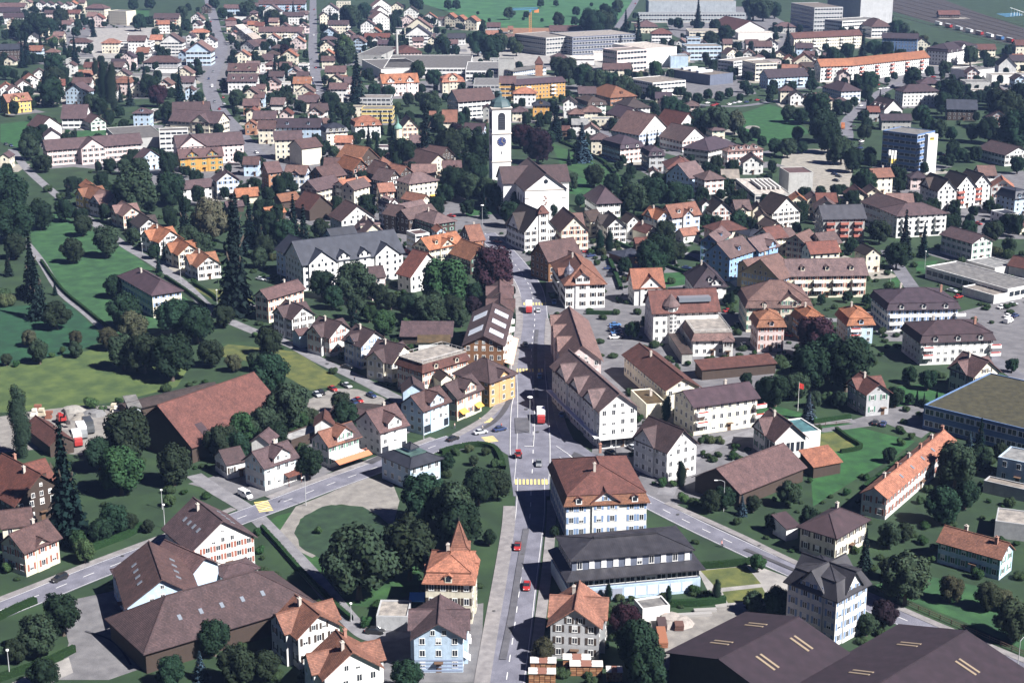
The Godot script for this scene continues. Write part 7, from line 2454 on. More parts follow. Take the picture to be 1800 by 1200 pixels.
h|270.2 -1598.4 20.0 14.0 0.0|6.0 29 2|Kb||house|house|^L138
f|302.1 -1610.3 24.5 12.0 0.0|3.4 0 1|Kl|nw|house|house|^B138
f|354.5 -1233.6 25.6 20.8 34.3|8.0 0 2|Wl|nw|warehouse|house|white cube building right of the grand white mansard block
gz|393.1 -1277.5 14.9 22.0 -8.0|6.0 44 2|Wd|nw|hall|building|white gable hall with black roof near the right edge
gx|406.3 -1391.3 22.4 12.0 0.0|6.0 35 2|Cr||house|house|^R141
f|339.8 -1174.1 17.8 16.0 0.0|6.0 0 2|Kl|nw|house|house|^F141
f|374.1 -1215.9 23.9 16.0 0.0|6.0 0 2|Wl|nw|house|house|^R141
f|338.5 -1145.1 19.5 12.0 0.0|3.4 0 1|Wl|nw|house|house|^F141
gx|403.8 -1283.9 13.8 12.0 0.0|8.6 35 3|Cu||town_house|house|^R141
gx|442.1 -1401.1 11.3 12.0 0.0|8.6 35 3|Cr||town_house|house|^F152
gz|365.1 -1437.8 15.4 12.0 0.0|6.0 35 2|Cu||house|house|^L141
gx|475.1 -1763.1 23.6 12.0 0.0|3.4 35 1|Tr||shed|shed|red brown roofed station shed between the railway tracks
gz|164.5 -749.4 10.8 12.0 0.0|6.0 35 2|Cr||house|house|^L76
gz|173.4 -755.8 8.2 11.0 0.0|6.0 35 2|Cb||house|house|^B75
f|161.2 -757.0 5.5 8.0 0.0|3.4 0 1|Yw|nw np|canopy|building|small white and yellow petrol canopy by the parking lot
gx|147.1 -735.0 10.0 10.0 0.0|6.0 35 2|Cr||house|house|^B75
gz|142.1 -740.0 7.4 10.0 0.0|6.0 35 2|Cp||house|house|^B75
gz|134.4 -738.3 8.0 10.0 0.0|6.0 35 2|CO||house|house|^R145
gz|119.4 -712.0 10.3 12.0 0.0|6.0 35 2|Wd||house|house|^F145
gz|119.0 -720.4 7.2 10.0 0.0|6.0 35 2|Cd||house|house|^F145
f|121.9 -764.3 17.2 39.9 5.5|7.0 0 2|Kw|rb2 bm|bank|building|pale concrete bank building with white flat roof beams
f|141.4 -783.2 12.3 16.0 7.7|11.5 0 4|Kb|nw|bank|building|tall pale panel clad rear block of the concrete bank
h|96.8 -771.5 12.0 12.2 20.6|10.0 30 4|Wp|Sr ca|hotel|building|white corner block with brown roof, red blinds and yellow awning band
gx|87.0 -786.2 13.2 17.1 40.8|8.5 37 3|Bp|Sn|town_house|house|blue shaded house with brown roof left of the white corner block
gz|81.9 -793.7 5.7 11.0 0.0|8.6 35 3|Bb||town_house|house|^B68
gx|109.8 -794.1 9.3 11.0 0.0|6.0 35 2|Cl||house|house|^R146
gz|72.8 -810.7 5.1 9.0 0.0|6.0 35 2|Wb||house|house|^L146
gz|112.3 -701.8 5.7 10.0 0.0|6.0 35 2|Cd||house|house|^R69
gx|-446.4 -1620.3 9.6 10.7 14.0|6.0 35 2|Gb|Sn ch1|house|house|^L98
gz|-463.2 -1542.9 11.3 9.1 -4.0|6.0 35 2|Bb|Sr|house|house|^B100
gx|-308.6 -1263.4 9.6 10.6 -12.0|6.0 35 2|Wp|Sn|house|house|^F161
gz|-311.7 -1307.4 12.1 10.1 -4.0|8.6 35 3|Pu|Sn ch1|town_house|house|^R161
gx|-315.3 -1287.3 11.9 9.4 5.0|6.0 35 2|Cu|Sn ch1|house|house|^F161
gz|-266.1 -1137.4 10.4 10.7 5.0|6.0 35 2|Cu|Sn|house|house|^R95
gz|-308.8 -1195.7 11.9 9.9 5.0|6.0 35 2|Cu|Sr|house|house|^L95
gz|-488.4 -1658.5 9.9 10.2 5.0|6.0 35 2|Cb|Sn|house|house|^B100
gx|-408.7 -1382.1 12.5 11.1 0.0|6.0 35 2|Bo|Sd|house|house|^R100
gz|-315.0 -1620.7 9.6 11.5 -4.0|6.0 35 2|Wb|Sr|house|house|^2B156
gz|-452.8 -1648.7 11.0 10.2 -12.0|6.0 35 2|Gp|Sd|house|house|^L98
gx|-480.3 -1558.3 9.7 10.7 14.0|6.0 35 2|Wb|Sn|house|house|^B100
gz|-423.5 -1658.7 13.0 9.9 -4.0|8.6 35 3|Pr|Sn|town_house|house|^L98
gx|-324.3 -1472.1 11.8 11.7 0.0|6.0 35 2|Co|Sn ch1|house|house|^R96
gz|-282.9 -1129.6 11.5 11.2 -4.0|6.0 35 2|Wb|Sn ch1|house|house|^L95
gx|-423.1 -1507.7 10.8 9.7 -4.0|6.0 35 2|Cp|Sd|house|house|^R100
gx|-454.4 -1563.5 10.9 11.7 -4.0|6.0 35 2|Cb|Sd|house|house|^R100
gz|-275.9 -1356.3 9.5 11.2 -12.0|6.0 35 2|Br|Sn ch1|house|house|^L156
h|-345.9 -1623.9 11.8 10.6 -12.0|8.6 29 3|Cb|Sn|town_house|house|^F99
gz|-250.7 -1159.4 11.1 11.5 -4.0|6.0 35 2|Wp|Sn|house|house|^R95
h|-419.5 -1476.1 12.1 10.3 -4.0|6.0 29 2|Cp|Sn|house|house|^R100
gx|-343.7 -1594.8 11.8 10.0 14.0|8.6 35 3|Wo|Sd|town_house|house|^F99
gx|-322.0 -1132.2 11.6 10.8 14.0|8.6 35 3|Wr|Sn ch1|town_house|house|^L94
gx|-306.8 -1341.2 11.0 11.8 -4.0|8.6 35 3|Wo|Sd|town_house|house|^F96
gx|-443.8 -1712.7 10.7 11.7 -4.0|6.0 35 2|Wp|Sr|house|house|^L98
gz|-271.7 -1384.1 9.7 12.0 5.0|8.6 35 3|Wb|Sr|town_house|house|^B97
gz|-431.7 -1411.1 11.5 10.0 14.0|6.0 35 2|Pb|Sr|house|house|^R100
gz|-322.5 -1673.6 10.1 11.5 0.0|6.0 35 2|Wp|Sd|house|house|^R99
gx|-287.5 -1173.7 10.3 9.8 -12.0|6.0 35 2|Wp|Sn|house|house|^L95
gx|-364.9 -1698.0 9.5 10.0 14.0|6.0 35 2|Wr|Sd|house|house|^L99
gz|-298.1 -1499.4 9.2 9.8 -4.0|6.0 35 2|Wb|Sn ch1|house|house|^F99
h|-318.8 -1116.4 9.4 11.9 14.0|6.0 29 2|Wo|Sd|house|house|^L94
h|-383.9 -1344.4 11.6 9.9 -4.0|8.6 29 3|Gp|Sn ch1|town_house|house|^R100
gz|-507.8 -1643.3 11.5 9.2 5.0|6.0 35 2|Cp|Sr|house|house|^B100
gx|-279.4 -1606.5 11.1 11.9 14.0|6.0 35 2|Cp|Sr|house|house|^L101
gx|-199.3 -1314.1 10.0 11.5 -4.0|6.0 35 2|Wb|Sd|house|house|^B103
h|-204.2 -1402.0 10.2 11.9 -4.0|6.0 29 2|Wb|Sd|house|house|^F102
h|-238.7 -1651.3 12.3 11.3 14.0|8.6 29 3|Gb|Sn|town_house|house|^B102
h|-288.4 -1665.9 13.1 9.2 -12.0|6.0 29 2|Br|Sn ch1|house|house|^B101
gz|-261.3 -1520.1 9.9 9.2 0.0|6.0 35 2|Pr|Sn|house|house|^F101
gx|-204.2 -1266.4 10.9 11.1 5.0|6.0 35 2|Pp|Sr|house|house|^B103
h|-274.9 -1724.4 9.1 11.9 5.0|8.6 29 3|Pb|Sr|town_house|house|^B102
gx|-223.5 -1739.4 9.8 9.4 14.0|6.0 35 2|Gp|Sr|house|house|^B102
gz|-286.3 -1776.0 9.2 11.9 5.0|6.0 35 2|Cb|Sr|house|house|^B102
gz|-164.8 -1223.2 11.9 10.8 -4.0|6.0 35 2|Wp|Sr|house|house|^R103
gx|-238.4 -1620.7 10.4 10.2 -4.0|8.6 35 3|Cp|Sr|town_house|house|^B102
h|-188.2 -1372.5 10.0 9.3 -4.0|6.0 29 2|Wp|Sr|house|house|^L157
h|-276.9 -1756.7 11.3 10.6 -4.0|6.0 29 2|Cb|Sn|house|house|^B101
h|-139.2 -1094.1 9.7 10.5 -12.0|6.0 29 2|Br|Sd|house|house|^R103
h|-268.3 -1644.4 13.0 11.3 -12.0|6.0 29 2|Pb|Sn ch1|house|house|^B101
h|-188.1 -1254.3 10.0 9.9 5.0|8.6 29 3|Wb|Sr|town_house|house|^B103
gx|-288.7 -1809.8 12.5 9.7 5.0|8.6 35 3|Bb|Sr|town_house|house|^B102
gz|-223.6 -1591.8 12.0 10.5 -4.0|6.0 35 2|Gb|Sr|house|house|^B102
gx|-154.8 -1056.9 9.9 11.1 -4.0|6.0 35 2|Wp|Sd|house|house|^F103
gz|-270.5 -1691.0 13.1 11.0 14.0|6.0 35 2|Cb|Sd|house|house|^B101
gz|-205.9 -1597.0 12.0 9.7 5.0|6.0 35 2|Pb|Sn|house|house|^R102
gx|-114.6 -1433.6 10.0 10.1 0.0|6.0 35 2|Wu|Sn|house|house|^L114
gz|-134.8 -1425.4 12.8 11.4 -4.0|8.6 35 3|Bp|Sd|town_house|house|^B113
gz|-130.4 -1540.7 12.1 10.2 -4.0|6.0 35 2|Wo|Sn ch1|house|house|^F117
gx|-150.2 -1459.7 13.0 9.6 5.0|6.0 35 2|Cu|Sd|house|house|^R157
gx|-171.7 -1703.3 11.4 11.3 0.0|8.6 35 3|Wo|Sr|town_house|house|^L117
h|-95.3 -1194.4 9.7 9.6 -12.0|6.0 29 2|Wu|Sr|house|house|^L111
gz|-72.0 -1465.7 10.2 9.1 0.0|6.0 35 2|Cp|Sn ch1|house|house|^R113
h|-29.9 -1455.3 10.7 11.6 5.0|6.0 29 2|Wp|Sn ch1|house|house|^B115
gz|-153.5 -1518.6 11.1 10.5 -4.0|6.0 35 2|Wb|Sr|house|house|^L117
h|-23.3 -1421.3 11.4 11.1 -4.0|6.0 29 2|Bb|Sn ch1|house|house|^B115
gx|-138.5 -1688.0 9.4 9.4 14.0|6.0 35 2|Gb|Sd|house|house|^F117
gx|-85.2 -1460.0 10.8 9.0 5.0|6.0 35 2|Pb|Sd|house|house|^B114
gx|-54.0 -1437.2 12.3 9.4 5.0|6.0 35 2|Bb|Sr|house|house|^L115
gx|-115.6 -1145.7 10.4 11.5 14.0|8.6 35 3|Wb|Sr|town_house|house|^L111
gx|-168.9 -1676.9 12.0 9.3 14.0|6.0 35 2|Bb|Sn|house|house|^L117
gz|-196.1 -1686.9 11.0 10.5 14.0|8.6 35 3|Cb|Sn|town_house|house|^R102
gx|181.5 -1471.3 11.1 10.8 -4.0|6.0 35 2|Bu|Sr|house|house|^B125
gz|152.4 -1449.0 9.4 11.4 -12.0|6.0 35 2|Wp|Sn|house|house|^L125
h|203.9 -1326.9 9.6 10.7 -4.0|6.0 29 2|Wb|Sn ch1|house|house|^R125
gx|212.8 -1227.5 12.5 9.2 -12.0|8.6 35 3|Wo|Sd|town_house|house|^L139
gz|246.7 -1193.4 9.3 12.0 0.0|8.6 35 3|Pb|Sn ch1|town_house|house|^B142
gx|213.8 -1437.7 12.4 9.6 5.0|6.0 35 2|Wb|Sr|house|house|^R124
gx|263.5 -1332.4 11.5 9.1 -12.0|6.0 35 2|Wb|Sn ch1|house|house|^B139
gx|177.6 -1452.7 9.3 11.2 -12.0|6.0 35 2|Wb|Sr|house|house|^F124
gx|246.8 -1337.1 10.0 11.8 -12.0|6.0 35 2|Wb|Sr|house|house|^L139
h|145.4 -1351.3 9.2 10.5 0.0|6.0 29 2|Cp|Sn|house|house|^L125
h|297.8 -1511.7 10.6 9.6 -12.0|6.0 29 2|Wo|Sr|house|house|^R138
gz|199.3 -1353.6 11.3 11.8 -4.0|6.0 35 2|Wp|Sd|house|house|^R125
gz|224.1 -1245.8 10.4 11.6 5.0|6.0 35 2|Co|Sr|house|house|^L139
h|131.9 -1374.0 11.9 10.6 -4.0|6.0 29 2|Wp|Sn ch1|house|house|^R122
gz|169.9 -1427.7 9.7 9.5 -4.0|6.0 35 2|Wb|Sr|house|house|^R125
gz|246.0 -1314.9 9.5 11.7 5.0|6.0 35 2|Wp|Sn|house|house|^F138
gz|374.9 -1186.3 9.6 11.7 5.0|6.0 35 2|Bb|Sd|house|house|^R141
gz|317.1 -1030.3 12.0 9.9 -12.0|6.0 35 2|Wr|Sd|house|house|^B144
gz|337.7 -1103.2 11.5 11.7 0.0|6.0 35 2|Bo|Sn|house|house|^F141
gx|415.6 -1321.9 9.9 9.3 14.0|6.0 35 2|Wo|Sd|house|house|^R141
gz|331.7 -1085.8 12.2 10.2 -12.0|8.6 35 3|Pb|Sr|town_house|house|^F141
gz|346.4 -1206.7 10.6 11.7 0.0|8.6 35 3|Wb|Sr|town_house|house|^F141
gz|351.1 -1111.5 9.5 10.9 -4.0|6.0 35 2|Wb|Sn ch1|house|house|^B144
gz|298.6 -978.5 13.0 10.1 -4.0|8.6 35 3|Gb|Sr|town_house|house|^B144
h|118.5 -1050.6 10.3 10.9 0.0|6.0 29 2|Pp|Sn ch1|house|house|^F127
h|121.8 -948.7 9.6 11.5 14.0|6.0 29 2|Cb|Sn|house|house|^B134
gx|103.0 -1085.1 11.6 10.7 -4.0|6.0 35 2|Cu|Sn ch1|house|house|^F127
gz|124.7 -996.4 11.7 10.5 -4.0|6.0 35 2|Gp|Sn|house|house|^B134
gz|108.5 -1032.9 11.2 11.5 5.0|6.0 35 2|Cp|Sd|house|house|^F127
gx|123.9 -977.4 11.0 9.5 0.0|6.0 35 2|Gu|Sd|house|house|^B134
gz|102.9 -1020.2 12.6 12.0 -12.0|6.0 35 2|Cp|Sn ch1|house|house|^R133
gx|75.3 -964.3 10.1 10.7 0.0|6.0 35 2|Cp|Sr|house|house|^B133
gz|103.1 -1059.0 11.0 11.4 14.0|6.0 35 2|Wp|Sn ch1|house|house|^F127
h|40.0 -996.6 10.9 11.3 5.0|8.6 29 3|Wp|Sd|town_house|house|^R130
gx|183.2 -784.1 11.6 10.4 14.0|8.6 35 3|Co|Sn ch1|town_house|house|^L79
h|205.1 -795.7 9.8 9.6 0.0|6.0 29 2|Pu|Sd|house|house|^L79
gz|144.4 -719.9 11.6 10.3 -4.0|6.0 35 2|Gp|Sr|house|house|^B75
gx|237.3 -789.2 9.2 11.8 0.0|8.6 35 3|Wp|Sd|town_house|house|^F144
gz|240.5 -771.0 11.8 11.5 -12.0|6.0 35 2|Wo|Sr|house|house|^B80
gx|181.3 -733.4 12.7 10.2 -4.0|6.0 35 2|Wp|Sn|house|house|^B76
h|-115.2 -975.3 12.7 9.5 -4.0|6.0 29 2|Wp|Sn ch1|house|house|^B107
gx|-124.8 -1029.1 11.7 11.1 14.0|6.0 35 2|Wb|Sd|house|house|^B104
gx|-31.4 -821.1 10.4 10.2 5.0|6.0 35 2|Pb|Sn ch1|house|house|^R54
gx|-95.9 -903.7 10.4 9.4 -4.0|6.0 35 2|Po|Sr|house|house|^F107
h|-64.1 -859.5 9.5 10.8 -4.0|6.0 29 2|Bb|Sn ch1|house|house|^R57
gx|-53.4 -903.5 10.6 10.2 0.0|6.0 35 2|Wp|Sd|house|house|^F109
gx|-34.0 -913.0 12.2 10.6 0.0|6.0 35 2|Gb|Sn ch1|house|house|^R109
gx|-22.0 -949.8 12.8 9.8 -12.0|6.0 35 2|Bu|Sr|house|house|^R109
"""


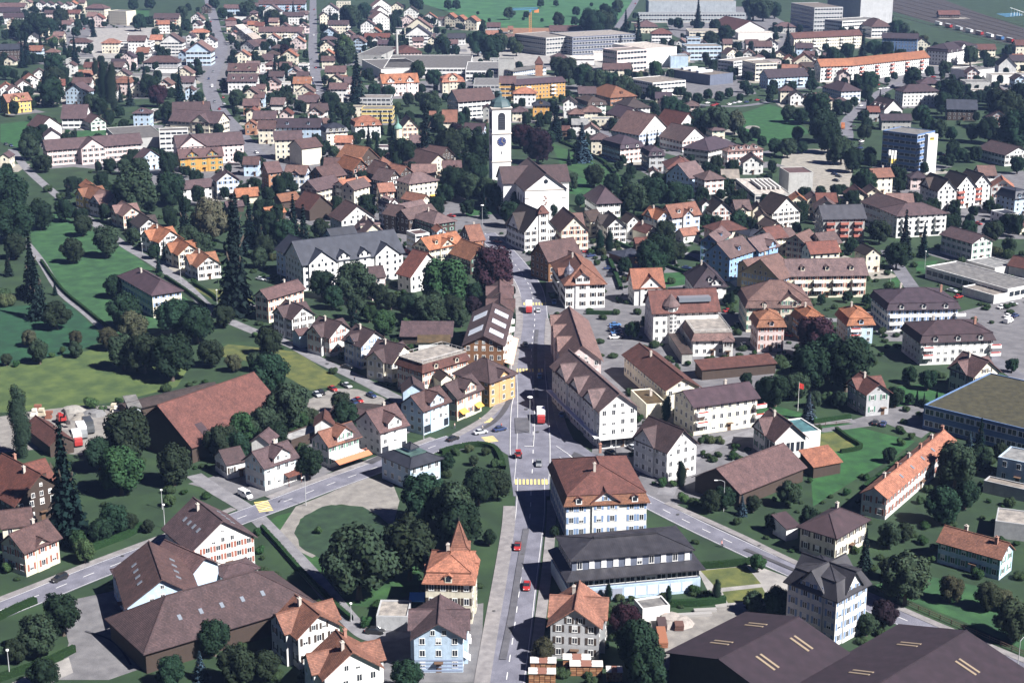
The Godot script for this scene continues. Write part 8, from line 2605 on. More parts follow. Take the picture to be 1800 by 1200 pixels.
const GROUNDS := """
meadow|emerald|2|0 0 0|-205.7 -560.9 -189.0 -567.2 -173.7 -572.8 -165.9 -573.7 -153.5 -551.7 -139.6 -524.3 -148.0 -508.2 -167.2 -496.7 -181.9 -490.6
meadow|meadow|1|0 0 0|-186.3 -487.5 -166.3 -493.6 -149.4 -506.3 -136.0 -517.5 -114.4 -510.8 -105.0 -496.7 -104.8 -472.9 -116.5 -461.7 -128.3 -453.7 -142.6 -450.0 -171.8 -445.9
meadow|meadow2|1|0 0 0|-218.1 -703.5 -214.8 -738.3 -192.5 -703.5 -168.0 -667.2 -145.5 -626.6 -144.9 -617.2 -132.0 -596.4 -113.7 -563.3 -116.6 -551.7 -126.2 -529.8 -136.0 -525.6 -156.5 -563.3 -178.4 -605.3 -197.8 -643.3
meadow|dry|1|0 0 0|-82.6 -514.8 -72.4 -510.8 -54.0 -479.8 -55.2 -474.0 -62.7 -469.5 -72.7 -484.5 -90.2 -503.0 -100.2 -506.3 -96.8 -519.5
lawn|dry|2|0 0 0|-124.3 -596.4 -100.2 -590.4 -97.0 -576.9 -105.0 -567.2 -116.0 -583.6
lawn|lawn|1|0 0 0|-61.2 -364.6 -58.4 -370.0 -49.1 -375.6 -29.7 -366.4 -21.1 -350.8 -21.0 -325.8 -29.9 -317.8 -37.5 -319.5 -47.3 -337.9 -56.2 -354.2
gravel_path|gravel|2|0 0 0|-56.8 -360.4 -54.9 -375.6 -47.9 -384.0 -39.4 -396.1 -31.4 -391.2 -28.8 -379.4 -29.4 -362.8 -34.2 -370.0 -37.4 -374.5 -43.5 -377.1 -48.9 -374.5 -52.7 -367.5 -52.7 -359.3 -50.4 -351.5 -45.4 -346.5 -47.0 -344.2 -52.6 -350.1
round_lawn|lawn3|3|0 0 0|-30.1 -358.6 -29.7 -354.7 -31.0 -351.3 -31.5 -348.5 -33.1 -345.3 -35.3 -343.1 -37.3 -342.8 -39.8 -342.4 -42.1 -341.9 -44.8 -343.4 -46.8 -346.0 -49.1 -348.2 -50.9 -351.0 -51.6 -354.8 -53.1 -358.6 -53.0 -362.6 -52.3 -366.6 -52.0 -369.5 -50.0 -372.2 -48.2 -375.4 -46.0 -376.7 -43.2 -376.0 -40.5 -376.0 -37.9 -375.5 -35.8 -372.7 -33.1 -369.3 -31.8 -366.4 -30.9 -362.7
lawn|lawn2|2|0 0 0|88.4 -432.4 97.8 -438.3 108.0 -428.6 114.2 -423.8 104.7 -410.2 90.2 -393.2 76.5 -375.6 80.1 -399.5
lawn|dry|3|0 0 0|87.3 -429.5 93.3 -431.9 96.7 -416.9 85.2 -414.7
lawn|lawn2|6|0 0 0|55.0 -448.4 73.0 -461.7 90.5 -443.3 99.5 -438.3 87.0 -433.4 76.7 -440.8
lawn|lawn2|2|0 0 0|119.9 -472.9 136.2 -477.5 138.8 -467.2 127.0 -455.3 114.3 -452.1
lawn|dry|3|0 0 0|43.5 -337.0 54.4 -339.5 56.4 -330.0 46.0 -327.6
lawn|dry|3|0 0 0|47.1 -325.8 56.4 -328.2 56.9 -321.5 47.6 -320.1
garden_path|pale|2|0 0 0|42.7 -337.9 55.7 -341.0 64.7 -331.8 65.2 -320.1 44.8 -317.8
meadow|meadow2|1|0 0 0|80.8 -328.8 93.9 -334.8 105.2 -328.8 112.8 -320.1 117.6 -311.7 110.9 -291.3 97.6 -310.4 88.1 -321.5
meadow|far|1|0 0 0|-227.2 -2506.1 201.0 -2506.1 132.6 -1842.6 104.7 -1652.4 58.6 -1664.7 2.9 -1640.3 -29.4 -1670.9 -63.6 -1812.9 -114.0 -1971.7
clay_court|clay|3|0 0 0|-11.6 -1646.3 60.8 -1646.3 43.7 -1549.1 -10.9 -1543.7
football_field|lawn2|2|0 0 0|142.8 -1036.9 176.9 -1097.2 181.7 -1078.2 183.0 -973.8 166.8 -943.9 147.6 -933.6 138.8 -967.2
sand_pit|gravel|3|0 0 0|155.3 -994.0 155.0 -992.2 154.1 -990.7 153.6 -989.3 152.6 -987.8 151.5 -986.8 150.6 -986.7 149.5 -986.5 148.5 -986.2 147.5 -986.9 147.0 -988.2 146.3 -989.2 145.9 -990.5 146.1 -992.3 145.9 -994.0 146.4 -995.8 147.1 -997.5 147.5 -998.8 148.6 -999.9 149.7 -1001.3 150.7 -1001.8 151.7 -1001.6 152.8 -1001.6 153.8 -1001.3 154.3 -1000.1 155.1 -998.7 155.3 -997.4 155.3 -995.8
lawn|lawn2|2|0 0 0|-324.8 -1007.9 -310.9 -1022.2 -292.3 -984.9 -282.6 -913.7 -303.1 -937.7
lawn|lawn2|2|0 0 0|-272.4 -980.4 -250.6 -984.9 -243.5 -962.9 -267.2 -954.3
lawn|lawn2|9|0 0 0|-23.1 -748.9 -8.7 -751.6 -6.9 -733.2 -21.2 -728.0
lawn|lawn2|2|0 0 0|31.7 -836.5 42.6 -812.5 36.6 -775.2 28.4 -782.4
lawn|lawn|2|0 0 0|22.9 -937.7 54.9 -844.9 61.2 -804.7 46.2 -797.2 26.4 -862.0
lawn|lawn2|6|0 0 0|60.3 -619.0 69.6 -620.9 68.2 -600.8 59.8 -596.4
lawn|lawn2|6|0 0 0|165.9 -638.3 176.2 -640.3 166.2 -617.2 162.6 -620.9
lawn|lawn2|6|0 0 0|144.4 -600.8 157.6 -620.9 155.0 -599.0 145.0 -595.5
lawn|lawn2|2|0 0 0|-444.6 -1857.8 -415.9 -1857.8 -379.2 -1689.8 -398.3 -1677.2
yard|paving|1|0 0 0|-98.2 -797.2 -61.0 -844.9 -34.6 -797.2 -5.3 -728.0 15.2 -691.8 14.3 -648.4 -2.3 -628.5 -31.9 -619.0 -48.5 -628.5 -74.6 -680.4 -90.1 -728.0
church_square|paving|2|0 0 0|-37.6 -768.1 -13.8 -761.1 1.3 -703.5 -2.4 -658.7 -14.9 -680.4 -28.2 -703.5 -34.5 -728.0
yard|paving|1|0 0 0|14.5 -658.7 67.6 -658.7 69.6 -551.7 60.4 -472.9 46.7 -440.8 35.2 -421.5 22.4 -421.5 17.4 -461.7 16.6 -522.9 12.6 -567.2
yard|paving|1|0 0 0|58.8 -567.2 106.4 -551.7 105.2 -522.9 87.3 -496.7 79.9 -472.9 56.2 -467.2
yard|paving|1|0 0 0|25.7 -453.7 61.5 -467.2 73.3 -440.8 70.6 -412.4 57.8 -387.2 40.4 -375.6 29.9 -391.2 22.0 -412.4
yard|paving2|1|0 0 0|-100.3 -320.1 -84.7 -328.8 -72.9 -309.0 -70.9 -293.7 -80.5 -285.4 -90.8 -285.4 -92.7 -301.2
yard|pale|2|0 0 0|-99.5 -284.2 -91.0 -294.9 -88.4 -288.4 -94.0 -280.8
yard|paving|1|0 0 0|-85.3 -391.2 -62.8 -412.4 -43.3 -440.8 -31.3 -461.7 -23.8 -451.0 -29.4 -431.0 -51.4 -395.3 -67.0 -379.4
car_park|gravel|2|0 0 0|-63.8 -457.4 -55.8 -471.7 -48.1 -470.6 -39.7 -462.8 -36.0 -455.3 -45.5 -450.0 -54.3 -441.8
yard|gravel|2|0 0 0|-54.2 -440.8 -43.6 -443.3 -39.2 -431.0 -47.1 -412.4 -55.7 -412.4
builders_yard|gravel|1|0 0 0|-159.7 -439.8 -142.6 -450.0 -128.7 -455.3 -114.6 -453.7 -106.3 -440.8 -105.6 -421.5 -119.3 -412.4 -133.1 -416.9 -150.7 -412.4
yard|paving2|1|0 0 0|-29.4 -311.7 -6.3 -320.1 -6.2 -284.2 -29.4 -284.2
yard|gravel|1|0 0 0|28.2 -311.7 50.1 -319.5 59.4 -301.2 55.8 -293.7 28.7 -288.9
drive|paving|2|0 0 0|81.5 -434.8 100.2 -441.8 112.6 -452.1 127.9 -459.0 126.7 -440.8 116.4 -426.2 109.4 -438.3 89.8 -431.0
parking_lot|pale2|1|0 0 0|157.7 -913.7 187.3 -913.7 183.0 -844.9 165.9 -775.2 150.5 -768.1 144.3 -797.2 143.4 -844.9
yard|paving|1|0 0 0|125.2 -563.3 151.4 -551.7 194.0 -583.6 196.5 -551.7 166.9 -461.7 159.8 -496.7 148.0 -522.9 128.6 -522.9
yard|paving|1|0 0 0|184.8 -797.2 274.5 -844.9 238.8 -680.4 199.0 -680.4 179.6 -703.5
yard|paving|1|0 0 0|-110.6 -1196.5 0.0 -1265.5 42.5 -1196.5 190.2 -1342.7 176.0 -1149.3 110.4 -1105.6 41.5 -1164.7 -28.3 -1134.4 -95.8 -1119.8
yard|pale|1|0 0 0|-53.0 -1502.0 104.3 -1477.1 131.2 -1322.6 89.8 -1265.5 0.0 -1303.0 -57.1 -1342.7
yard|paving|1|0 0 0|-485.0 -1702.7 -422.0 -1689.8 -358.0 -1640.3 -291.0 -1303.0 -327.9 -1284.0 -412.0 -1477.1
shop_car_park|pale|2|0 0 0|-424.4 -1640.3 -363.5 -1652.4 -348.8 -1571.0 -309.3 -1322.6 -345.1 -1334.6 -404.2 -1527.8
yard|paving|1|0 0 0|-340.1 -1582.1 -219.0 -1477.1 -169.6 -1105.6 -229.7 -1196.5 -285.3 -1342.7
yard|paving|1|0 0 0|-158.3 -937.7 -117.0 -958.6 -61.0 -844.9 -79.4 -782.4 -111.7 -812.5 -140.3 -844.9
yard|paving|1|0 0 0|175.1 -1921.3 287.3 -1905.0 289.9 -1582.1 237.7 -1342.7 176.4 -1384.8 156.1 -1582.1
yard|paving|1|0 0 0|275.8 -1342.7 351.9 -1342.7 415.7 -1303.0 388.0 -1134.4 323.3 -1134.4 280.8 -1196.5
yard|paving|1|0 0 0|-276.7 -927.5 -190.0 -927.5 -136.8 -862.0 -130.5 -782.4 -160.3 -775.2 -213.5 -844.9 -251.8 -862.0
railway_bed|ballast|2|0 0 0|485.0 -2314.7 433.3 -1842.6 448.1 -1610.7 469.7 -1397.9 518.9 -1549.1 526.1 -1827.6 538.9 -2080.8 549.7 -2314.7
pool_water|water|3|0 0 0|542.3 -1812.9 571.0 -1827.6 566.1 -1791.2 541.0 -1770.0
main_street|asphalt|6|7.8 0 1|-2.2 -270.5 -0.8 -289.6 0.4 -306.4 1.8 -328.8 3.4 -352.5 4.6 -371.9 5.1 -395.3
main_street|asphalt|5|9.8 0 1|5.1 -391.2 5.9 -416.9 6.3 -461.7 6.1 -490.6 7.0 -524.3 8.2 -551.7 7.6 -587.8 4.7 -613.5 0.7 -636.3 -4.9 -663.0 -12.1 -691.8
junction|asphalt|4|0 0 0|-25.0 -416.0 -16.3 -430.0 -8.3 -439.8 -2.7 -455.3 0.2 -467.2 1.1 -490.6 10.7 -490.6 13.6 -461.7 14.7 -431.0 23.5 -411.5 26.7 -399.5 21.1 -394.5 13.1 -404.6 10.0 -396.1 9.7 -382.5 0.4 -382.5 -1.1 -412.4 -5.1 -419.7 -11.1 -418.8 -17.3 -414.7
valley_road|asphalt|7|8 0 1|-16.1 -425.2 -20.8 -420.6 -31.1 -408.9 -38.3 -401.2 -47.9 -390.8 -57.7 -379.4 -67.4 -368.6 -81.8 -352.1 -95.1 -337.0 -104.3 -325.5 -111.2 -317.0 -125.5 -299.7
side_road|asphalt|8|6.6 0 1|15.7 -412.4 24.1 -394.5 28.2 -388.0 36.2 -376.4 44.5 -364.2 52.8 -352.8 61.6 -341.0 78.0 -320.1 87.9 -308.0 97.7 -296.2 109.9 -281.5
lane|lane|5|4.6 0 0|-289.2 -913.7 -259.3 -844.9 -219.4 -765.3 -191.0 -713.1 -166.1 -667.2 -147.2 -636.3 -129.0 -603.5 -109.1 -560.9 -91.8 -536.9 -76.2 -520.2 -63.2 -500.5 -49.8 -482.8 -36.6 -463.4 -27.2 -451.0
lane|lane|6|4.2 0 0|-107.8 -559.4 -101.4 -571.2 -94.5 -567.2
footpath|lane|4|3.2 0 0|-213.9 -680.4 -195.3 -641.3 -173.2 -590.4 -155.4 -559.4 -139.0 -529.8 -130.5 -516.1
lane|lane|6|4.4 0 0|-85.0 -397.4 -77.0 -386.4 -65.8 -371.9 -54.3 -350.8 -43.8 -330.3 -34.2 -310.4 -28.7 -303.8 -21.7 -306.4
side_street|asphalt2|4|8 0 0|-282.1 -2314.7 -246.0 -2006.8 -202.1 -1640.3 -180.1 -1452.9 -165.5 -1342.7 -145.9 -1196.5 -131.3 -1105.6 -117.4 -1059.8
left_avenue|asphalt2|4|10 0 0|-424.3 -2257.2 -375.3 -2006.8 -324.0 -1756.1 -292.4 -1599.1 -261.7 -1452.9 -246.3 -1342.7 -229.4 -1213.1 -213.0 -1134.4 -191.7 -1052.0 -173.4 -991.7 -156.3 -933.6 -138.3 -876.2 -113.3 -825.2
station_road|asphalt2|4|7.5 0 0|188.3 -902.1 202.9 -958.6 215.8 -1022.2 246.4 -1105.6 270.3 -1164.7 306.4 -1223.2 349.5 -1230.1
top_road|asphalt2|4|8 0 0|181.4 -2257.2 147.9 -1963.1 106.8 -1640.3
back_street|lane|4|5 0 0|37.4 -596.4 48.5 -628.5 71.9 -653.5 83.1 -628.5 92.7 -583.6 110.5 -551.7 135.1 -551.7
back_street|asphalt2|5|6 0 0|159.3 -658.7 155.0 -600.8 154.4 -563.3 155.8 -522.9 159.8 -496.7 163.4 -467.2
back_street|lane|4|4.5 0 0|100.2 -441.8 86.2 -438.3 70.4 -431.9 53.9 -416.9 44.2 -399.5 39.7 -383.3
back_street|asphalt2|4|6 0 0|157.7 -913.7 128.1 -889.0 87.9 -870.8 56.2 -980.4 38.0 -1065.0 23.7 -1105.6
back_street|asphalt2|5|6 0 0|114.3 -1105.6 151.2 -1086.3 187.2 -1116.9 221.0 -1149.3 221.8 -1052.0
pavement|kerb|0|3.2 0.12 0|-6.7 -270.9 -5.7 -288.9 -4.2 -311.7 -2.6 -334.8 -1.0 -361.1 -0.6 -375.6
pavement|kerb|0|2.4 0.12 0|4.4 -288.9 6.1 -311.7 8.1 -337.9 9.5 -361.1 10.2 -379.4
pavement|kerb|0|2.2 0.12 0|-22.6 -426.2 -31.6 -416.0 -38.9 -408.0 -47.2 -398.6 -55.2 -390.0 -62.9 -381.3
pavement|kerb|0|2.6 0.12 0|-16.2 -428.1 -8.4 -441.8 -3.8 -455.3 -1.2 -467.2 0.0 -484.5 1.6 -522.9 2.7 -551.7 1.7 -587.8 -1.1 -611.6
pavement|kerb|0|2.8 0.12 0|16.1 -423.8 14.2 -440.8 13.2 -467.2 12.3 -496.7 12.5 -522.9 13.5 -551.7
pavement|kerb|0|2 0.12 0|39.5 -377.9 48.0 -366.8 56.4 -355.5 65.2 -342.6 81.3 -322.0 91.1 -309.6 100.9 -297.9 112.1 -284.7
pavement|kerb|0|2 0.12 0|-70.5 -374.1 -84.2 -357.2 -97.6 -341.7 -106.8 -330.0 -114.3 -320.9 -127.2 -304.6
asphalt_patch|patch|30|1.7 0 0|-10.1 -431.4 -5.3 -439.8 -2.4 -450.0 -0.7 -460.6
asphalt_patch|patch|31|0 0 0|-40.3 -406.7 -35.3 -413.8 -33.0 -412.9 -37.9 -405.4
asphalt_patch|patch2|31|1.5 0 0|-1.9 -293.7 0.0 -314.5 1.7 -337.9 3.5 -361.1
asphalt_patch|patch2|31|1.2 0 0|7.6 -461.7 7.6 -484.5 7.8 -509.5 8.8 -536.9
asphalt_patch|patch2|31|2.2 0 0|-72.8 -362.8 -78.5 -356.2 -82.9 -350.8
asphalt_patch|patch|31|1.2 0 0|55.4 -348.8 67.6 -333.9 75.8 -322.9
asphalt_patch|patch2|31|0 0 0|0.8 -443.3 5.0 -443.3 5.2 -431.0 1.0 -430.0
asphalt_patch|patch|31|0 0 0|17.3 -414.7 21.8 -408.9 20.1 -405.9 16.3 -411.5
asphalt_patch|patch2|31|0 0 0|-87.4 -318.6 -80.6 -322.9 -78.0 -315.8 -83.9 -311.7
asphalt_patch|patch|31|0.5 0 0|-90.5 -306.4 -83.2 -301.2 -77.4 -291.3
manhole|iron|33|0 0 0|0.0 -305.9 -0.0 -305.6 -0.2 -305.5 -0.5 -305.5 -0.7 -305.6 -0.7 -305.9 -0.7 -306.1 -0.5 -306.2 -0.2 -306.2 -0.0 -306.1
manhole|iron|33|0 0 0|2.8 -345.9 2.8 -345.6 2.5 -345.4 2.3 -345.5 2.1 -345.6 2.0 -345.9 2.1 -346.1 2.3 -346.3 2.5 -346.3 2.8 -346.1
manhole|iron|33|0 0 0|-3.6 -315.8 -3.6 -315.6 -3.8 -315.5 -4.1 -315.5 -4.3 -315.6 -4.3 -315.8 -4.3 -316.1 -4.1 -316.2 -3.8 -316.2 -3.6 -316.1
manhole|iron|33|0 0 0|42.0 -370.0 41.9 -369.7 41.7 -369.5 41.4 -369.6 41.2 -369.7 41.2 -370.0 41.2 -370.3 41.5 -370.5 41.8 -370.5 42.0 -370.3
manhole|iron|33|0 0 0|59.5 -350.8 59.4 -350.5 59.2 -350.4 58.9 -350.4 58.7 -350.5 58.7 -350.8 58.8 -351.1 59.0 -351.2 59.3 -351.3 59.5 -351.1
manhole|iron|33|0 0 0|-39.1 -398.6 -39.1 -398.3 -39.4 -398.1 -39.7 -398.1 -39.9 -398.3 -40.0 -398.6 -40.0 -399.0 -39.8 -399.2 -39.5 -399.2 -39.2 -399.0
manhole|iron|33|0 0 0|-61.0 -371.1 -61.0 -370.8 -61.2 -370.6 -61.5 -370.7 -61.7 -370.8 -61.9 -371.1 -61.8 -371.4 -61.6 -371.6 -61.3 -371.6 -61.1 -371.4
manhole|iron|33|0 0 0|-91.2 -344.9 -91.3 -344.6 -91.4 -344.5 -91.7 -344.5 -92.0 -344.6 -92.1 -344.9 -92.1 -345.2 -91.9 -345.3 -91.6 -345.3 -91.4 -345.2
manhole|iron|33|0 0 0|4.8 -451.0 4.7 -450.6 4.4 -450.3 4.1 -450.4 3.8 -450.6 3.7 -451.0 3.8 -451.5 4.1 -451.7 4.4 -451.8 4.7 -451.5
manhole|iron|33|0 0 0|7.9 -431.0 7.8 -430.5 7.5 -430.3 7.2 -430.3 6.9 -430.6 6.8 -431.0 6.9 -431.3 7.2 -431.6 7.5 -431.6 7.8 -431.4
manhole|iron|33|0 0 0|89.9 -307.7 89.8 -307.5 89.5 -307.4 89.3 -307.4 89.1 -307.5 89.1 -307.7 89.2 -307.9 89.5 -308.1 89.7 -308.1 89.9 -307.9
manhole|iron|33|0 0 0|-59.8 -496.7 -59.8 -496.2 -60.1 -495.9 -60.5 -495.9 -60.8 -496.2 -61.0 -496.7 -60.9 -497.2 -60.7 -497.5 -60.3 -497.6 -60.0 -497.3
manhole|iron|33|0 0 0|-118.9 -583.6 -118.9 -582.9 -119.2 -582.5 -119.6 -582.5 -120.1 -582.9 -120.3 -583.6 -120.3 -584.2 -120.1 -584.7 -119.6 -584.7 -119.2 -584.3
road_marking|paint|34|0.16 0 0|10.9 -438.3 10.7 -421.5 10.1 -396.1
road_marking|paint|34|0.16 0 0|0.9 -467.2 -0.2 -451.0 -0.5 -426.2 -0.5 -412.4
road_marking|paint|34|0.3 0 0|3.5 -419.2 6.0 -418.8
road_marking|paint|34|0.14 0 0|6.0 -418.8 6.6 -438.3 6.6 -461.7
road_marking|paint|34|0.14 0 0|12.4 -419.2 15.7 -412.4 18.5 -405.0
road_marking|paint|34|0.14 0 0|0.0 -522.9 -0.2 -496.7 -0.5 -479.8
parking_line|paint|34|0.12 0 0|33.7 -542.8 37.9 -543.5
parking_line|paint|34|0.12 0 0|33.7 -537.7 37.9 -538.4
parking_line|paint|34|0.12 0 0|33.7 -532.7 37.9 -533.4
parking_line|paint|34|0.12 0 0|33.7 -527.7 37.9 -528.4
parking_line|paint|34|0.12 0 0|33.7 -522.9 37.8 -523.6
parking_line|paint|34|0.12 0 0|33.7 -518.1 37.8 -518.8
parking_line|paint|34|0.12 0 0|160.0 -898.3 164.9 -902.1
parking_line|paint|34|0.12 0 0|161.7 -881.6 166.4 -885.3
parking_line|paint|34|0.12 0 0|163.2 -865.5 167.9 -869.0
parking_line|paint|34|0.12 0 0|164.7 -849.9 169.4 -853.4
parking_line|paint|34|0.12 0 0|166.2 -834.9 170.7 -838.2
parking_line|paint|34|0.12 0 0|167.6 -820.4 172.1 -823.5
parking_line|paint|34|0.12 0 0|169.0 -806.3 173.4 -809.4
"""


